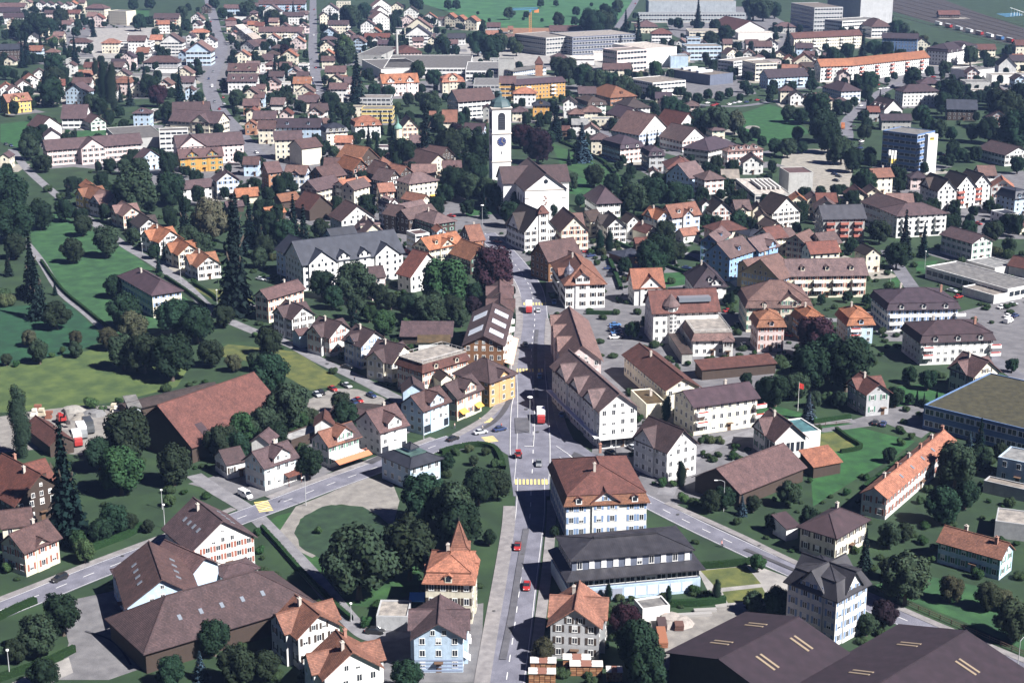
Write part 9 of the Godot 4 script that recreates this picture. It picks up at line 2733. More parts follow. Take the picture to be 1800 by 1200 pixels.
const TREES := """
d -33.9 -322.2 8.4 17.6|^F153
d -23.2 -332.2 7.0 14.7|^B3
d -14.1 -357.0 6.5 13.8|^2F154
o 86.4 -319.3 6.0 12.2|^L11
d -104.3 -404.9 7.3 15.4|^L14
d 103.3 -468.4 8.3 17.5|^B39
d -21.6 -363.2 6.3 13.3|^F18
l -24.8 -560.4 9.5 20.4|huge ^F51
d 26.7 -280.5 4.7 9.9|^F5
d 25.2 -290.9 4.8 10.2|^R5
d -12.4 -348.8 5.8 12.1|^R153
c -107.2 -354.9 6.0 31.0|tall ^R12
l -100.9 -383.4 6.2 13.4|^R13
d 92.1 -468.8 7.5 15.7|^L39
c -100.2 -558.1 8.7 45.3|tall ^R44
d -64.2 -433.9 6.5 13.8|^B16
d -54.3 -282.6 4.3 9.0|^F1
u -7.9 -587.0 8.6 18.2|^B30
d 100.0 -480.5 7.2 15.1|^R83
d -174.0 -724.9 10.9 23.0|huge ^L45
d -107.3 -479.0 7.2 15.1|^3B14
d -97.3 -295.0 4.4 9.3|^F12
d -94.6 -304.5 4.5 9.6|^L2
o 105.0 -302.1 4.5 9.3|^2B8
d -74.5 -465.1 6.5 13.8|^2B14
d 116.0 -388.9 5.6 11.8|^R42
u 99.9 -502.0 7.0 14.8|^R83
d -88.6 -390.0 5.4 11.4|^B1
d -58.7 -573.2 7.6 16.0|^F49
d -214.7 -671.9 9.2 19.4|huge ^B159
d -231.0 -724.3 9.9 20.9|huge ^L90
d 106.1 -363.7 4.9 10.4|^F42
d -117.6 -486.9 6.4 13.4|^B14
d -8.6 -376.6 4.7 9.9|^R18
u 23.9 -303.7 3.8 8.0|^R5
d -61.1 -295.5 3.7 7.8|^F2
d -20.5 -279.4 3.4 7.2|^F4
d -79.0 -408.0 5.0 10.6|^L15
d 286.8 -901.9 11.4 24.1|huge ^B144
d -107.2 -520.6 6.3 13.3|^2R159
d -116.7 -529.2 6.4 13.5|^F44
d -47.7 -428.0 5.1 10.7|^F155
d -69.6 -423.3 5.0 10.6|^R14
d -135.7 -537.2 6.5 13.6|^F43
w -129.8 -672.6 8.0 19.6|^F45
u 14.0 -864.9 9.8 20.6|huge ^B147
d 306.0 -985.4 11.6 24.4|huge ^R143
d -28.7 -540.2 6.0 12.7|^2L30
d -110.8 -400.7 4.6 9.7|^R13
d 59.5 -625.3 6.9 14.5|^F65
d -49.1 -285.1 3.2 6.7|^L4
d -125.3 -490.5 5.5 11.6|^F159
d -67.5 -282.3 3.1 6.6|^F0
d 56.9 -312.8 3.4 7.2|^L9
d -92.2 -281.7 3.1 6.6|^2F1
d -4.0 -379.7 4.0 8.5|^F154
d -53.7 -394.6 4.1 8.7|^R15
d -75.0 -407.3 4.3 9.0|^L16
d -96.3 -357.1 3.8 8.0|^L1
l -75.8 -421.6 4.4 9.4|^R14
d -163.8 -751.0 7.9 16.6|^L45
d 182.7 -936.7 9.7 20.5|huge ^L143
d 79.3 -453.9 4.7 9.9|^B38
d 54.8 -623.4 6.3 13.3|^R66
d -28.5 -770.2 7.7 16.2|^B158
d 56.9 -730.2 7.3 15.4|^B67
d 67.3 -743.1 7.4 15.7|^2R63
d -17.0 -859.8 8.6 18.1|^5L147
d -35.3 -873.0 8.7 18.3|^4R110
d -58.7 -847.1 8.4 17.8|^B54
o -129.3 -521.8 5.3 10.9|^F43
d -168.7 -645.3 6.5 13.7|^L44
u 79.1 -307.8 3.1 6.5|^R9
d 122.8 -953.4 9.0 19.1|huge ^B134
o 103.9 -316.5 3.1 6.4|^B8
d 179.7 -898.7 8.5 18.0|^4R148
d 193.5 -1009.0 9.6 20.2|huge ^R148
d 114.7 -374.2 3.6 7.6|^B11
d -210.9 -698.5 6.7 14.1|^5B159
d 55.8 -607.7 5.6 11.8|^B85
d -20.6 -760.6 6.9 14.6|^B53
d 76.7 -742.1 6.8 14.3|^B68
o 6.4 -292.6 2.6 5.4|^F5
o 96.6 -320.4 3.0 6.2|^F11
d -80.4 -506.2 4.6 9.6|^F27
d -159.8 -537.3 5.0 10.5|^R160
d 173.6 -771.0 7.0 14.8|^B75
d 86.4 -460.2 4.1 8.7|^2R34
d -97.6 -493.4 4.4 9.2|^L27
d -311.8 -1081.8 9.7 20.6|huge ^L94
d -21.6 -546.0 4.7 10.0|^3L30
l -44.5 -528.9 4.6 9.8|^B29
d -28.0 -890.4 7.7 16.1|^3L147
d -100.8 -292.4 2.6 5.6|^2F12
d 72.6 -359.1 3.1 6.6|^L10
d -71.7 -581.3 5.0 10.6|^R26
d -17.6 -1332.7 11.4 24.0|huge ^B115
d 70.1 -375.3 3.3 6.9|^R37
d 77.2 -1540.1 13.1 27.7|huge ^B120
d 89.8 -349.7 3.1 6.5|^R10
d 155.2 -625.2 5.5 11.5|^F76
d -65.4 -418.7 3.6 7.5|^B15
d -98.6 -352.2 3.1 6.5|^R0
d 180.1 -863.5 7.4 15.7|^5R148
d 76.4 -457.0 3.9 8.2|^R34
c -179.8 -577.6 5.0 26.2|tall ^L159
d 296.8 -1079.3 9.2 19.5|huge ^F141
d -1.3 -703.8 5.8 12.2|^B58
d 125.6 -401.2 3.4 7.3|^F41
d -10.9 -754.5 6.2 13.0|^L147
d 113.5 -499.0 4.2 8.8|^F81
d 340.7 -1066.1 9.1 19.3|huge ^F151
d -97.4 -667.2 5.5 11.6|^F46
d -127.9 -641.3 5.3 11.2|^B44
d -37.8 -552.4 4.4 9.3|^B29
d -55.6 -549.9 4.4 9.3|^B28
l -99.5 -341.2 2.8 6.1|^R0
d -179.7 -635.1 5.2 11.1|^B159
c -170.1 -550.7 4.6 23.8|tall ^B160
d -205.7 -642.6 5.3 11.2|^L159
d 52.4 -315.1 2.5 5.3|small ^L9
d 280.5 -932.1 7.6 16.0|^B79
d -331.1 -1155.0 9.4 19.7|huge ^B93
d -252.5 -782.5 6.4 13.5|^F92
d 74.8 -304.4 2.4 5.1|small ^F9
d 0.7 -736.7 5.7 12.0|^F147
c -84.9 -634.5 4.9 25.7|tall ^F47
u 4.9 -915.3 7.0 14.8|^F130
y 38.4 -872.1 6.7 22.5|tall ^L132
c -47.6 -870.4 6.7 34.8|tall ^R109
d -53.6 -1036.0 7.9 16.8|^F112
c -115.3 -652.0 5.1 26.3|tall ^B44
d 49.9 -371.7 2.9 6.0|^F35
d 60.0 -1144.6 8.8 18.5|^F121
d 52.1 -1175.3 9.0 19.0|^R128
d 42.8 -1207.6 9.2 19.5|huge ^R128
d 77.3 -1115.5 8.5 18.0|^B131
d 53.7 -373.6 2.9 6.1|^F37
d 101.7 -1017.7 7.8 16.5|^F127
d -29.4 -1387.6 10.6 22.3|huge ^L115
d 87.6 -1557.2 11.9 25.0|huge ^R149
o 85.8 -331.9 2.6 5.3|^R9
d -154.3 -496.8 3.9 8.3|^F160
d 181.3 -839.0 6.5 13.6|^2R145
o 107.1 -316.6 2.5 5.1|small ^F11
d -49.3 -568.2 4.2 8.9|^2F49
d -268.1 -877.8 6.8 14.3|^F93
d -65.3 -564.3 4.2 8.8|^R27
d -450.9 -1530.5 11.7 24.6|huge ^B100
d 66.8 -634.4 4.7 9.8|^L70
d -101.5 -539.7 4.0 8.4|^L26
d -6.7 -741.9 5.4 11.4|^2F147
d 65.8 -670.4 4.9 10.4|^R65
d -17.3 -798.1 5.8 12.2|^2L147
d 41.8 -798.1 5.8 12.2|^B59
d -22.4 -829.2 6.0 12.7|^4L147
d -102.6 -644.3 4.7 10.0|^2F46
o -135.4 -512.5 3.8 7.8|^F159
p -134.7 -410.7 3.1 21.1|^L13
d 112.2 -964.6 7.0 14.7|^B134
d -137.9 -662.4 4.8 10.2|^F45
c -103.7 -1071.0 7.7 40.1|tall ^L111
d -149.8 -580.4 4.3 9.0|^R159
d -163.9 -1637.4 11.7 24.8|huge ^L117
d 158.4 -670.4 4.9 10.4|^L76
d 258.1 -1732.0 12.4 26.2|huge ^R123
d -51.0 -447.5 3.2 6.7|^L155
d -204.7 -715.0 5.2 11.0|^4B159
l -102.9 -347.7 2.5 5.5|small ^R0
d -275.9 -908.6 6.6 13.9|^L92
d -83.4 -677.5 4.6 9.8|^F47
d -34.2 -547.9 3.7 7.8|^B24
c -111.8 -663.8 4.5 23.6|tall ^L46
d 107.3 -1001.5 6.8 14.3|^R133
y -62.2 -285.6 2.0 6.6|small ^F2
d 97.4 -1632.0 11.0 23.1|huge ^B121
c -140.2 -666.5 4.6 23.7|tall ^F45
d -136.5 -1308.4 8.8 18.6|^R157
l -141.2 -1367.4 9.2 19.8|huge ^R157
d 63.7 -359.3 2.4 5.1|small ^L10
d -182.2 -835.8 5.7 12.0|^L88
d -189.1 -685.9 4.7 9.9|^3B159
u -241.0 -1082.6 7.3 15.4|^R95
d -256.5 -1131.7 7.6 16.1|^R95
d 94.1 -353.3 2.4 5.1|small ^R10
d -93.5 -359.3 2.4 5.1|small ^R0
o -58.4 -435.9 2.9 5.9|^L155
l -61.4 -433.1 2.9 6.2|^L16
d 294.6 -1177.3 7.9 16.8|^R140
d 283.6 -1050.0 7.1 15.0|^2B143
d -85.8 -421.4 2.8 5.9|^F14
d -357.1 -1252.7 8.4 17.8|^R100
d 323.8 -1069.3 7.2 15.2|^3F151
d 115.2 -453.5 3.0 6.3|^R39
d -32.2 -756.0 4.8 10.2|^R54
d 49.4 -780.5 5.0 10.5|^B63
d -102.4 -627.6 4.0 8.5|^R44
d 129.1 -469.8 3.1 6.5|^F82
c -94.3 -672.6 4.3 22.4|tall ^L47
d 100.8 -696.3 4.5 9.4|^R69
y 86.8 -440.9 2.8 9.5|^B38
d -121.0 -1060.4 6.7 14.1|^B104
c 162.8 -643.9 4.1 21.4|tall ^F76
d 267.0 -1720.1 10.8 22.8|huge ^L136
d -194.3 -822.1 5.2 11.0|^2R90
c 81.2 -336.6 2.1 11.1|small ^F10
s -186.1 -569.1 3.7 5.5|^B160
d -82.8 -488.8 3.0 6.4|^L28
d 207.8 -673.7 4.3 9.1|^R77
d 253.8 -944.7 6.0 12.6|^L144
d -276.5 -1047.6 6.6 14.0|^F94
w 135.7 -966.3 5.9 14.5|^L148
o -89.5 -488.4 3.0 6.1|^F27
d 259.8 -1160.8 7.1 15.0|^F140
b -31.2 -308.8 1.8 3.0|^L4
b -126.1 -452.4 2.8 4.4|^L14
d 154.1 -883.9 5.3 11.1|^F148
u -14.4 -557.7 3.3 6.9|^L30
d 70.3 -1163.7 6.8 14.4|^L127
d 83.6 -1104.9 6.5 13.6|^R131
d -60.2 -1393.4 8.1 17.2|^R114
c -104.4 -1057.8 6.2 32.2|tall ^B110
l 56.5 -336.4 2.0 4.3|small ^L9
d 196.4 -1486.5 8.7 18.3|^R125
d -186.2 -1077.6 6.3 13.3|^L103
d 41.5 -525.8 3.0 6.4|^L86
d 262.9 -1315.8 7.7 16.2|^B139
d -17.6 -400.6 2.3 4.8|small ^R18
d 60.7 -372.0 2.2 4.5|small ^F37
d 376.7 -1319.5 7.8 16.5|^R141
d 259.5 -1008.8 5.9 12.5|^B143
b 106.3 -332.9 2.0 3.1|^F11
d -456.9 -1636.1 9.5 20.1|huge ^L98
d -469.4 -1537.7 9.0 18.9|^B100
b -115.6 -336.0 2.0 3.2|^F0
d -18.1 -541.0 3.0 6.3|^L22
b -37.1 -540.7 3.0 4.8|^B24
d 90.7 -452.4 2.6 5.4|small ^B38
d -14.2 -577.1 3.2 6.7|^L30
l -51.0 -546.9 3.0 6.5|^R28
d -44.4 -563.7 3.1 6.6|^2B29
d 97.9 -452.4 2.6 5.4|small ^L39
s 115.2 -397.1 2.3 3.4|^R42
s 117.3 -391.0 2.2 3.4|^F41
d -55.5 -579.1 3.2 6.8|^3F49
d 44.7 -616.3 3.4 7.2|^F66
d 1.3 -702.7 3.8 8.1|^L58
d 3.3 -727.2 4.0 8.4|^L59
d 29.9 -788.5 4.3 9.1|^R147
d 124.8 -475.7 2.7 5.6|^L40
d 133.8 -409.2 2.3 4.9|small ^F41
d 84.7 -760.1 4.2 8.8|^F146
d -41.1 -896.5 4.9 10.3|^3R110
d -45.9 -896.5 4.9 10.3|^F109
d -106.4 -682.6 3.7 7.9|^L47
d -45.5 -978.1 5.3 11.2|^R109
d -57.8 -1184.3 6.4 13.5|^L112
d -10.0 -1422.7 7.7 16.2|^L150
d -109.7 -1024.4 5.5 11.7|^R104
d 142.2 -650.4 3.6 7.5|^F75
d -5.4 -351.4 1.9 4.0|small ^B3
d 178.4 -1445.9 7.8 16.4|^B125
d -163.1 -668.8 3.7 7.7|^2B159
o -163.3 -516.3 2.9 5.9|^F160
d -242.8 -1645.7 8.8 18.7|^R101
d -284.0 -1741.4 9.4 19.8|huge ^B101
s -185.5 -582.8 3.2 4.8|^L159
d 197.4 -696.9 3.8 8.1|^R76
b 43.9 -378.3 2.0 3.2|^L37
d 200.4 -682.6 3.7 7.9|^B77
s -191.2 -578.7 3.2 4.8|^L43
d 253.6 -967.1 5.2 11.1|^R143
d -269.8 -1042.8 5.6 11.9|^R92
d 208.2 -650.4 3.6 7.5|^B78
c 26.1 -942.1 4.9 25.7|tall ^F130
d -248.8 -839.3 4.6 9.6|^L90
d 304.6 -1130.8 6.1 12.9|^2F151
d 109.0 -840.3 4.4 9.3|^B146
d 35.8 -1262.9 6.6 13.9|^R129
d 273.1 -940.7 5.1 10.8|^3R143
l -72.3 -1235.3 6.4 13.9|^R113
l 110.6 -1235.3 6.4 13.9|^B127
d 268.0 -835.1 4.5 9.6|^F144
d 148.4 -893.0 4.7 9.9|^R135
d 176.6 -1013.9 5.3 11.2|^R148
d 196.3 -865.9 4.6 9.6|^L79
d 246.2 -1111.0 5.8 12.2|^R142
d 102.9 -406.6 2.1 4.5|small ^L42
d 311.0 -1381.3 7.2 15.2|^R139
d 319.5 -1370.6 7.1 15.1|^B140
u -33.2 -949.1 4.7 10.0|^R109
d 62.9 -949.1 4.7 10.0|^L133
d -144.3 -503.9 2.6 5.5|small ^R160
o -147.8 -517.3 2.6 5.4|^R160
d -107.0 -1823.2 9.0 19.0|^L118
c -54.9 -532.2 2.6 13.7|^B28
d 182.2 -1004.3 5.0 10.5|^3R148
d 175.6 -863.1 4.3 9.1|^R145
d 284.3 -1752.3 8.6 18.2|^L136
d 209.8 -943.9 4.7 9.9|^L143
d -205.2 -833.6 4.2 8.8|^R90
d 284.4 -1364.1 6.7 14.2|^R138
d -370.9 -1610.7 7.9 16.8|^R98
d 369.3 -1554.7 7.7 16.2|^L141
b 39.1 -389.5 1.9 3.0|^F35
d -453.6 -1582.2 7.8 16.5|^L98
c 110.4 -1407.8 6.6 34.2|tall ^B122
d 73.2 -473.1 2.2 4.7|small ^R34
s 96.0 -459.6 2.2 3.2|^L39
c -227.5 -1093.7 5.1 26.6|tall ^L156
y 57.5 -369.8 1.7 5.7|small ^F37
c 286.6 -1314.1 6.1 31.9|tall ^L140
d 53.3 -734.3 3.3 7.1|^R63
y 126.8 -415.0 2.0 6.6|small ^R42
s -90.7 -675.8 3.1 4.6|^F47
d 87.4 -700.4 3.2 6.7|^F69
d -88.6 -358.9 1.7 3.5|small ^L1
d 21.6 -926.7 4.2 8.8|^F130
s -17.1 -954.5 4.3 6.5|^F116
c -107.1 -659.5 3.0 15.7|tall ^F46
d -33.0 -996.3 4.5 9.5|^F116
s -94.7 -876.5 4.0 6.0|^R106
d -86.6 -1118.1 5.0 10.6|^F111
l 3.7 -1391.1 6.2 13.4|^B115
d 0.0 -1425.8 6.4 13.5|^B115
d -97.1 -1125.3 5.1 10.7|^L111
s 144.8 -590.7 2.7 4.1|^B81
d 136.3 -926.7 4.2 8.8|^B135
d -148.5 -643.3 3.0 6.2|^B43
d -152.5 -1083.4 4.9 10.3|^F103
d -160.8 -1763.2 7.9 16.7|^B117
d 160.6 -487.7 2.3 4.8|small ^R40
c 171.4 -646.6 3.0 15.4|tall ^L77
c 232.7 -1359.8 6.1 31.7|tall ^L138
d -223.5 -1025.9 4.6 9.8|^L91
d -213.3 -836.1 3.8 8.0|^F90
s 203.3 -649.2 3.0 4.5|^R77
d 221.2 -778.4 3.5 7.5|^R79
s 206.6 -644.2 3.0 4.4|^B78
p -266.7 -1063.6 4.8 32.6|^L95
d 246.7 -870.2 3.9 8.3|^2B79
d 260.9 -941.9 4.3 9.0|^2R143
b -59.4 -346.4 1.5 2.4|^B2
d 282.7 -926.7 4.2 8.8|^B144
d -70.6 -1085.1 4.7 9.9|^R110
s -417.8 -1466.6 6.6 9.9|^L96
s -419.2 -1408.4 6.3 9.5|^R100
b -403.5 -1341.7 6.0 9.6|^R100
d 47.9 -1653.7 7.1 15.0|^F149
s -4.2 -403.5 1.7 2.6|^L36
c -401.3 -1329.2 6.0 31.0|tall ^B93
d 117.0 -1803.1 7.8 16.4|^B120
d -388.6 -1227.8 5.5 11.6|^F100
d 169.9 -943.2 4.1 8.6|^2R148
d 198.8 -1580.7 6.8 14.4|^R124
d 219.3 -1045.9 4.5 9.6|^F142
l -86.8 -375.4 1.6 3.5|small ^B1
p -276.7 -1081.3 4.7 31.8|^R94
d 377.3 -1553.2 6.7 14.1|^L151
d 339.5 -1256.2 5.4 11.4|^F141
d 46.9 -538.2 2.2 4.7|small ^L86
c -13.1 -723.3 3.0 15.4|tall ^B158
d 32.6 -749.4 3.1 6.5|^L63
c 130.7 -418.1 1.8 9.3|small ^F41
d 217.3 -1158.9 4.8 10.1|^L142
d -99.9 -882.0 3.6 7.6|^R106
c 105.6 -1501.1 6.1 31.5|tall ^R120
c 185.0 -1609.0 6.5 33.7|tall ^R123
d -232.6 -1644.3 6.6 14.0|^B102
o -164.6 -494.9 2.1 4.3|small ^F160
d -354.2 -1740.0 7.0 14.8|^R99
s 23.8 -320.9 1.3 1.9|^R5
d 10.3 -356.2 1.4 2.9|small ^L6
b -47.0 -358.5 1.4 2.2|^L153
b -62.1 -357.6 1.4 2.2|^R1
s -17.7 -395.5 1.5 2.3|^R18
b 42.1 -389.2 1.5 2.4|^R36
o -10.4 -404.2 1.5 3.2|small ^R18
s -7.1 -412.6 1.6 2.4|^2L154
s -15.7 -412.6 1.6 2.4|^L154
k 44.2 -389.2 1.5 7.2|^F35
s -11.8 -414.9 1.6 2.4|^3L154
b 81.3 -346.7 1.4 2.2|^F10
c -81.0 -894.0 3.4 17.7|tall ^F108
d -63.5 -1097.0 4.2 8.8|^2R110
s 56.0 -421.7 1.6 2.4|^B37
b 97.7 -341.1 1.3 2.1|^L11
s 58.4 -421.7 1.6 2.4|^2F34
d -3.1 -1738.0 6.5 13.8|^B150
k 45.3 -440.7 1.7 8.0|^L34
b 86.6 -383.3 1.5 2.4|^B10
s 104.4 -377.7 1.5 2.2|^R10
s 107.7 -385.4 1.5 2.2|^F42
s 114.4 -392.4 1.5 2.3|^B11
b 109.3 -420.3 1.6 2.6|^B42
b 113.2 -425.0 1.6 2.6|^F39
b 80.2 -563.1 2.1 3.3|^L84
s 37.5 -649.8 2.4 3.6|^B62
b -121.8 -448.4 1.7 2.7|^R13
s 74.6 -675.0 2.5 3.7|^L70
c -359.3 -1320.7 5.0 25.9|tall ^L96
s -98.1 -641.0 2.4 3.5|^B26
s -102.6 -643.5 2.4 3.5|^R44
c -101.5 -666.3 2.4 12.7|small ^F46
s 128.5 -531.8 2.0 3.0|^F81
c -66.8 -896.4 3.2 16.9|tall ^F109
s -87.5 -884.4 3.2 4.8|^B57
s -93.2 -893.6 3.2 4.9|^F107
s -77.4 -1071.3 3.9 5.8|^R110
s 142.0 -464.7 1.7 2.6|^F40
s 101.1 -1238.3 4.5 6.7|^L127
b -149.7 -507.8 1.9 3.0|^F160
c -178.8 -1208.0 4.3 22.6|tall ^B103
u -196.4 -1389.7 5.0 10.5|^F102
k 45.1 -320.4 1.1 5.5|^B7
b -245.9 -973.7 3.5 5.6|^B90
c -260.9 -1088.1 3.9 20.4|tall ^F95
s -221.0 -766.5 2.8 4.2|^F92
s -268.6 -1051.9 3.8 5.7|^R92
c -200.1 -614.1 2.3 11.7|small ^B160
s -232.7 -786.1 2.9 4.3|^F90
s -414.0 -1476.0 5.3 7.9|^2R100
s -411.7 -1417.1 5.1 7.6|^B94
u -35.2 -867.9 3.0 6.3|^B54
c -398.3 -1306.4 4.7 24.4|tall ^R100
b 52.5 -411.7 1.4 2.2|^R35
s 53.3 -422.1 1.4 2.1|^R35
k 37.0 -652.4 2.2 10.3|^F64
k 40.9 -652.4 2.2 10.3|^B66
b 94.0 -393.6 1.3 2.1|^L42
c -75.3 -882.8 2.9 15.0|^F108
s 43.4 -604.1 1.9 2.9|^L85
s 62.6 -601.8 1.9 2.9|^R85
k 21.2 -319.6 1.0 4.9|^B5
b -161.2 -494.1 1.6 2.6|^F159
b 120.0 -444.5 1.4 2.3|^R39
c -214.2 -1063.6 3.4 17.4|tall ^B91
b -89.0 -527.7 1.6 2.6|^L27
s 26.4 -321.1 1.0 1.4|^F6
s 33.4 -322.9 1.0 1.4|^L7
s 42.7 -323.6 1.0 1.4|^B7
c -74.0 -962.0 2.8 14.5|^L109
c -80.1 -967.4 2.8 14.5|^R108
s 44.0 -390.1 1.1 1.7|^F35
s 53.8 -410.1 1.2 1.8|^L38
s 56.7 -411.2 1.2 1.8|^L37
c -410.3 -1400.7 4.0 20.9|tall ^L161
s 34.8 -632.9 1.7 2.6|^R61
s 38.2 -640.3 1.8 2.6|^L66
b 33.5 -652.6 1.8 2.9|^L66
s 44.9 -663.5 1.8 2.7|^B66
b -42.7 -687.9 1.9 3.0|^F53
s 96.5 -1236.2 3.3 5.0|^B131
c -141.7 -620.0 1.7 8.9|small ^B43
c -144.0 -641.8 1.8 9.2|small ^L44
b -152.5 -504.2 1.4 2.3|^B13
c -182.6 -1624.3 4.4 22.7|tall ^L117
s 189.9 -1147.2 3.1 4.6|^B148
b -201.0 -864.7 2.4 3.8|^L88
s 242.0 -1001.7 2.7 4.1|^B143
c -275.0 -1197.0 3.2 16.8|tall ^R95
c -217.9 -769.1 2.1 10.9|small ^F90
s 389.4 -1523.7 4.1 6.2|^L141
b -309.6 -1018.5 2.8 4.4|^F93
k 34.5 -320.6 0.8 4.0|^F6
c 127.3 -452.5 1.2 6.2|small ^F40
c 83.4 -911.3 2.3 12.0|small ^R133
s -23.9 -543.1 1.3 2.0|^R24
s -30.9 -543.1 1.3 2.0|^B24
p -311.5 -1199.0 3.0 20.5|^L161
s 390.3 -1565.9 3.9 5.9|^L151
c -403.3 -1554.3 3.9 20.3|tall ^L98
k -28.7 -1037.6 2.4 11.7|^F116
s 52.6 -1091.9 2.6 3.8|^L131
c 249.0 -1079.2 2.5 13.2|small ^R142
c -271.8 -1106.6 2.6 13.5|small ^F95
c 122.0 -454.8 1.1 5.6|small ^R39
k 81.1 -568.1 1.3 6.0|^F72
b -271.9 -969.4 2.2 3.5|^F92
c 31.0 -861.0 1.9 9.7|small ^R147
s -376.0 -1418.9 3.2 4.8|^L161
c 78.1 -916.4 2.0 10.3|small ^F133
c 185.1 -1235.6 2.7 13.9|^R126
c -389.9 -1402.2 3.0 15.7|tall ^2R100
c 123.7 -453.1 0.9 4.9|small ^L40
c -239.2 -1771.0 3.5 18.2|tall ^B102
c -173.5 -584.5 1.2 6.2|small ^L159
c 325.6 -1364.8 2.7 14.0|^B140
c 34.3 -865.6 1.6 8.2|small ^B63
c 93.4 -946.9 1.7 8.9|small ^L134
b -23.8 -749.5 1.2 2.0|^B158
k 0.8 -548.4 0.7 3.3|^R22
k 0.9 -586.1 0.6 3.1|^R30
"""


const FAR_TREES := """
d 126.7 -1090.2 4.1 8.7
d 164.5 -897.6 3.4 7.2
d 80.0 -569.7 2.1 4.4
d 120.0 -455.4 1.7 3.6
d 125.0 -573.7 2.1 4.5
d 131.6 -569.7 2.1 4.4
d 145.0 -918.0 3.3 7.0
d 151.8 -772.1 2.8 5.9
d 167.0 -1624.0 5.8 12.3
d -165.4 -1091.9 3.9 8.3
d 168.7 -1157.0 4.2 8.8
d -186.8 -1188.3 4.3 9.0
d -271.9 -1750.8 6.3 13.2
d -215.3 -1098.7 4.0 8.4
d -310.4 -1733.9 6.2 13.1
d -342.1 -1859.4 6.7 14.1
d -254.7 -1033.4 3.7 7.9
d -415.4 -1859.4 6.7 14.1
d 327.6 -1352.5 4.9 10.3
d -430.6 -1840.4 6.6 13.9
d -49.0 -1387.0 4.7 10.0
d 121.1 -1100.5 3.8 8.0
d 102.0 -1790.2 6.1 12.9
d 136.9 -1114.5 3.8 8.1
d 143.5 -1104.0 3.8 8.0
d 168.8 -1136.3 3.9 8.2
d 184.0 -1136.3 3.9 8.2
d 217.9 -1066.8 3.7 7.7
d 254.6 -1174.4 4.0 8.5
d -323.4 -1598.7 5.4 11.5
d 323.5 -1240.8 4.2 8.9
d 152.5 -1123.5 3.6 7.7
d 203.3 -1160.8 3.8 7.9
d 115.0 -570.9 1.8 3.9
d -339.4 -1535.2 4.8 10.2
d -418.6 -1548.5 4.9 10.3
l 19.4 -298.4 0.9 1.9
d -63.5 -1857.4 5.5 11.6
d -73.2 -1857.4 5.5 11.6
d 232.9 -1084.2 3.2 6.8
d 70.2 -1777.2 5.1 10.8
d -41.4 -1107.4 3.0 6.3
d -46.4 -1107.4 3.0 6.3
d 64.4 -1665.9 4.5 9.5
d -116.6 -1658.2 4.5 9.4
d -150.4 -1613.4 4.3 9.2
d 211.2 -1267.7 3.4 7.2
d 214.7 -850.5 2.3 4.9
d -437.2 -1658.2 4.5 9.4
d 88.2 -1006.4 2.5 5.4
d 33.1 -1889.3 4.7 10.0
d 158.6 -1109.2 2.8 5.9
d 250.6 -1217.2 3.1 6.5
d 277.7 -1423.3 3.6 7.5
d 292.6 -1225.7 3.1 6.5
d -167.7 -1439.2 3.2 6.8
d -444.6 -1652.7 3.7 7.8
d 15.4 -1751.6 3.8 7.9
d -203.0 -1751.6 3.8 7.9
d -194.9 -1514.3 3.3 6.9
d -208.6 -1624.6 3.5 7.4
d 214.6 -1274.6 2.8 5.8
d 282.4 -1204.7 2.6 5.5
d 51.7 -1904.7 3.8 7.9
d 436.0 -1870.2 3.4 7.1
d -24.0 -1706.2 2.1 4.5
d 31.5 -1706.2 2.1 4.5
d 93.5 -1905.2 2.4 5.0
d 12.1 -1726.8 1.9 3.9
d -37.8 -1795.9 1.9 4.1
"""


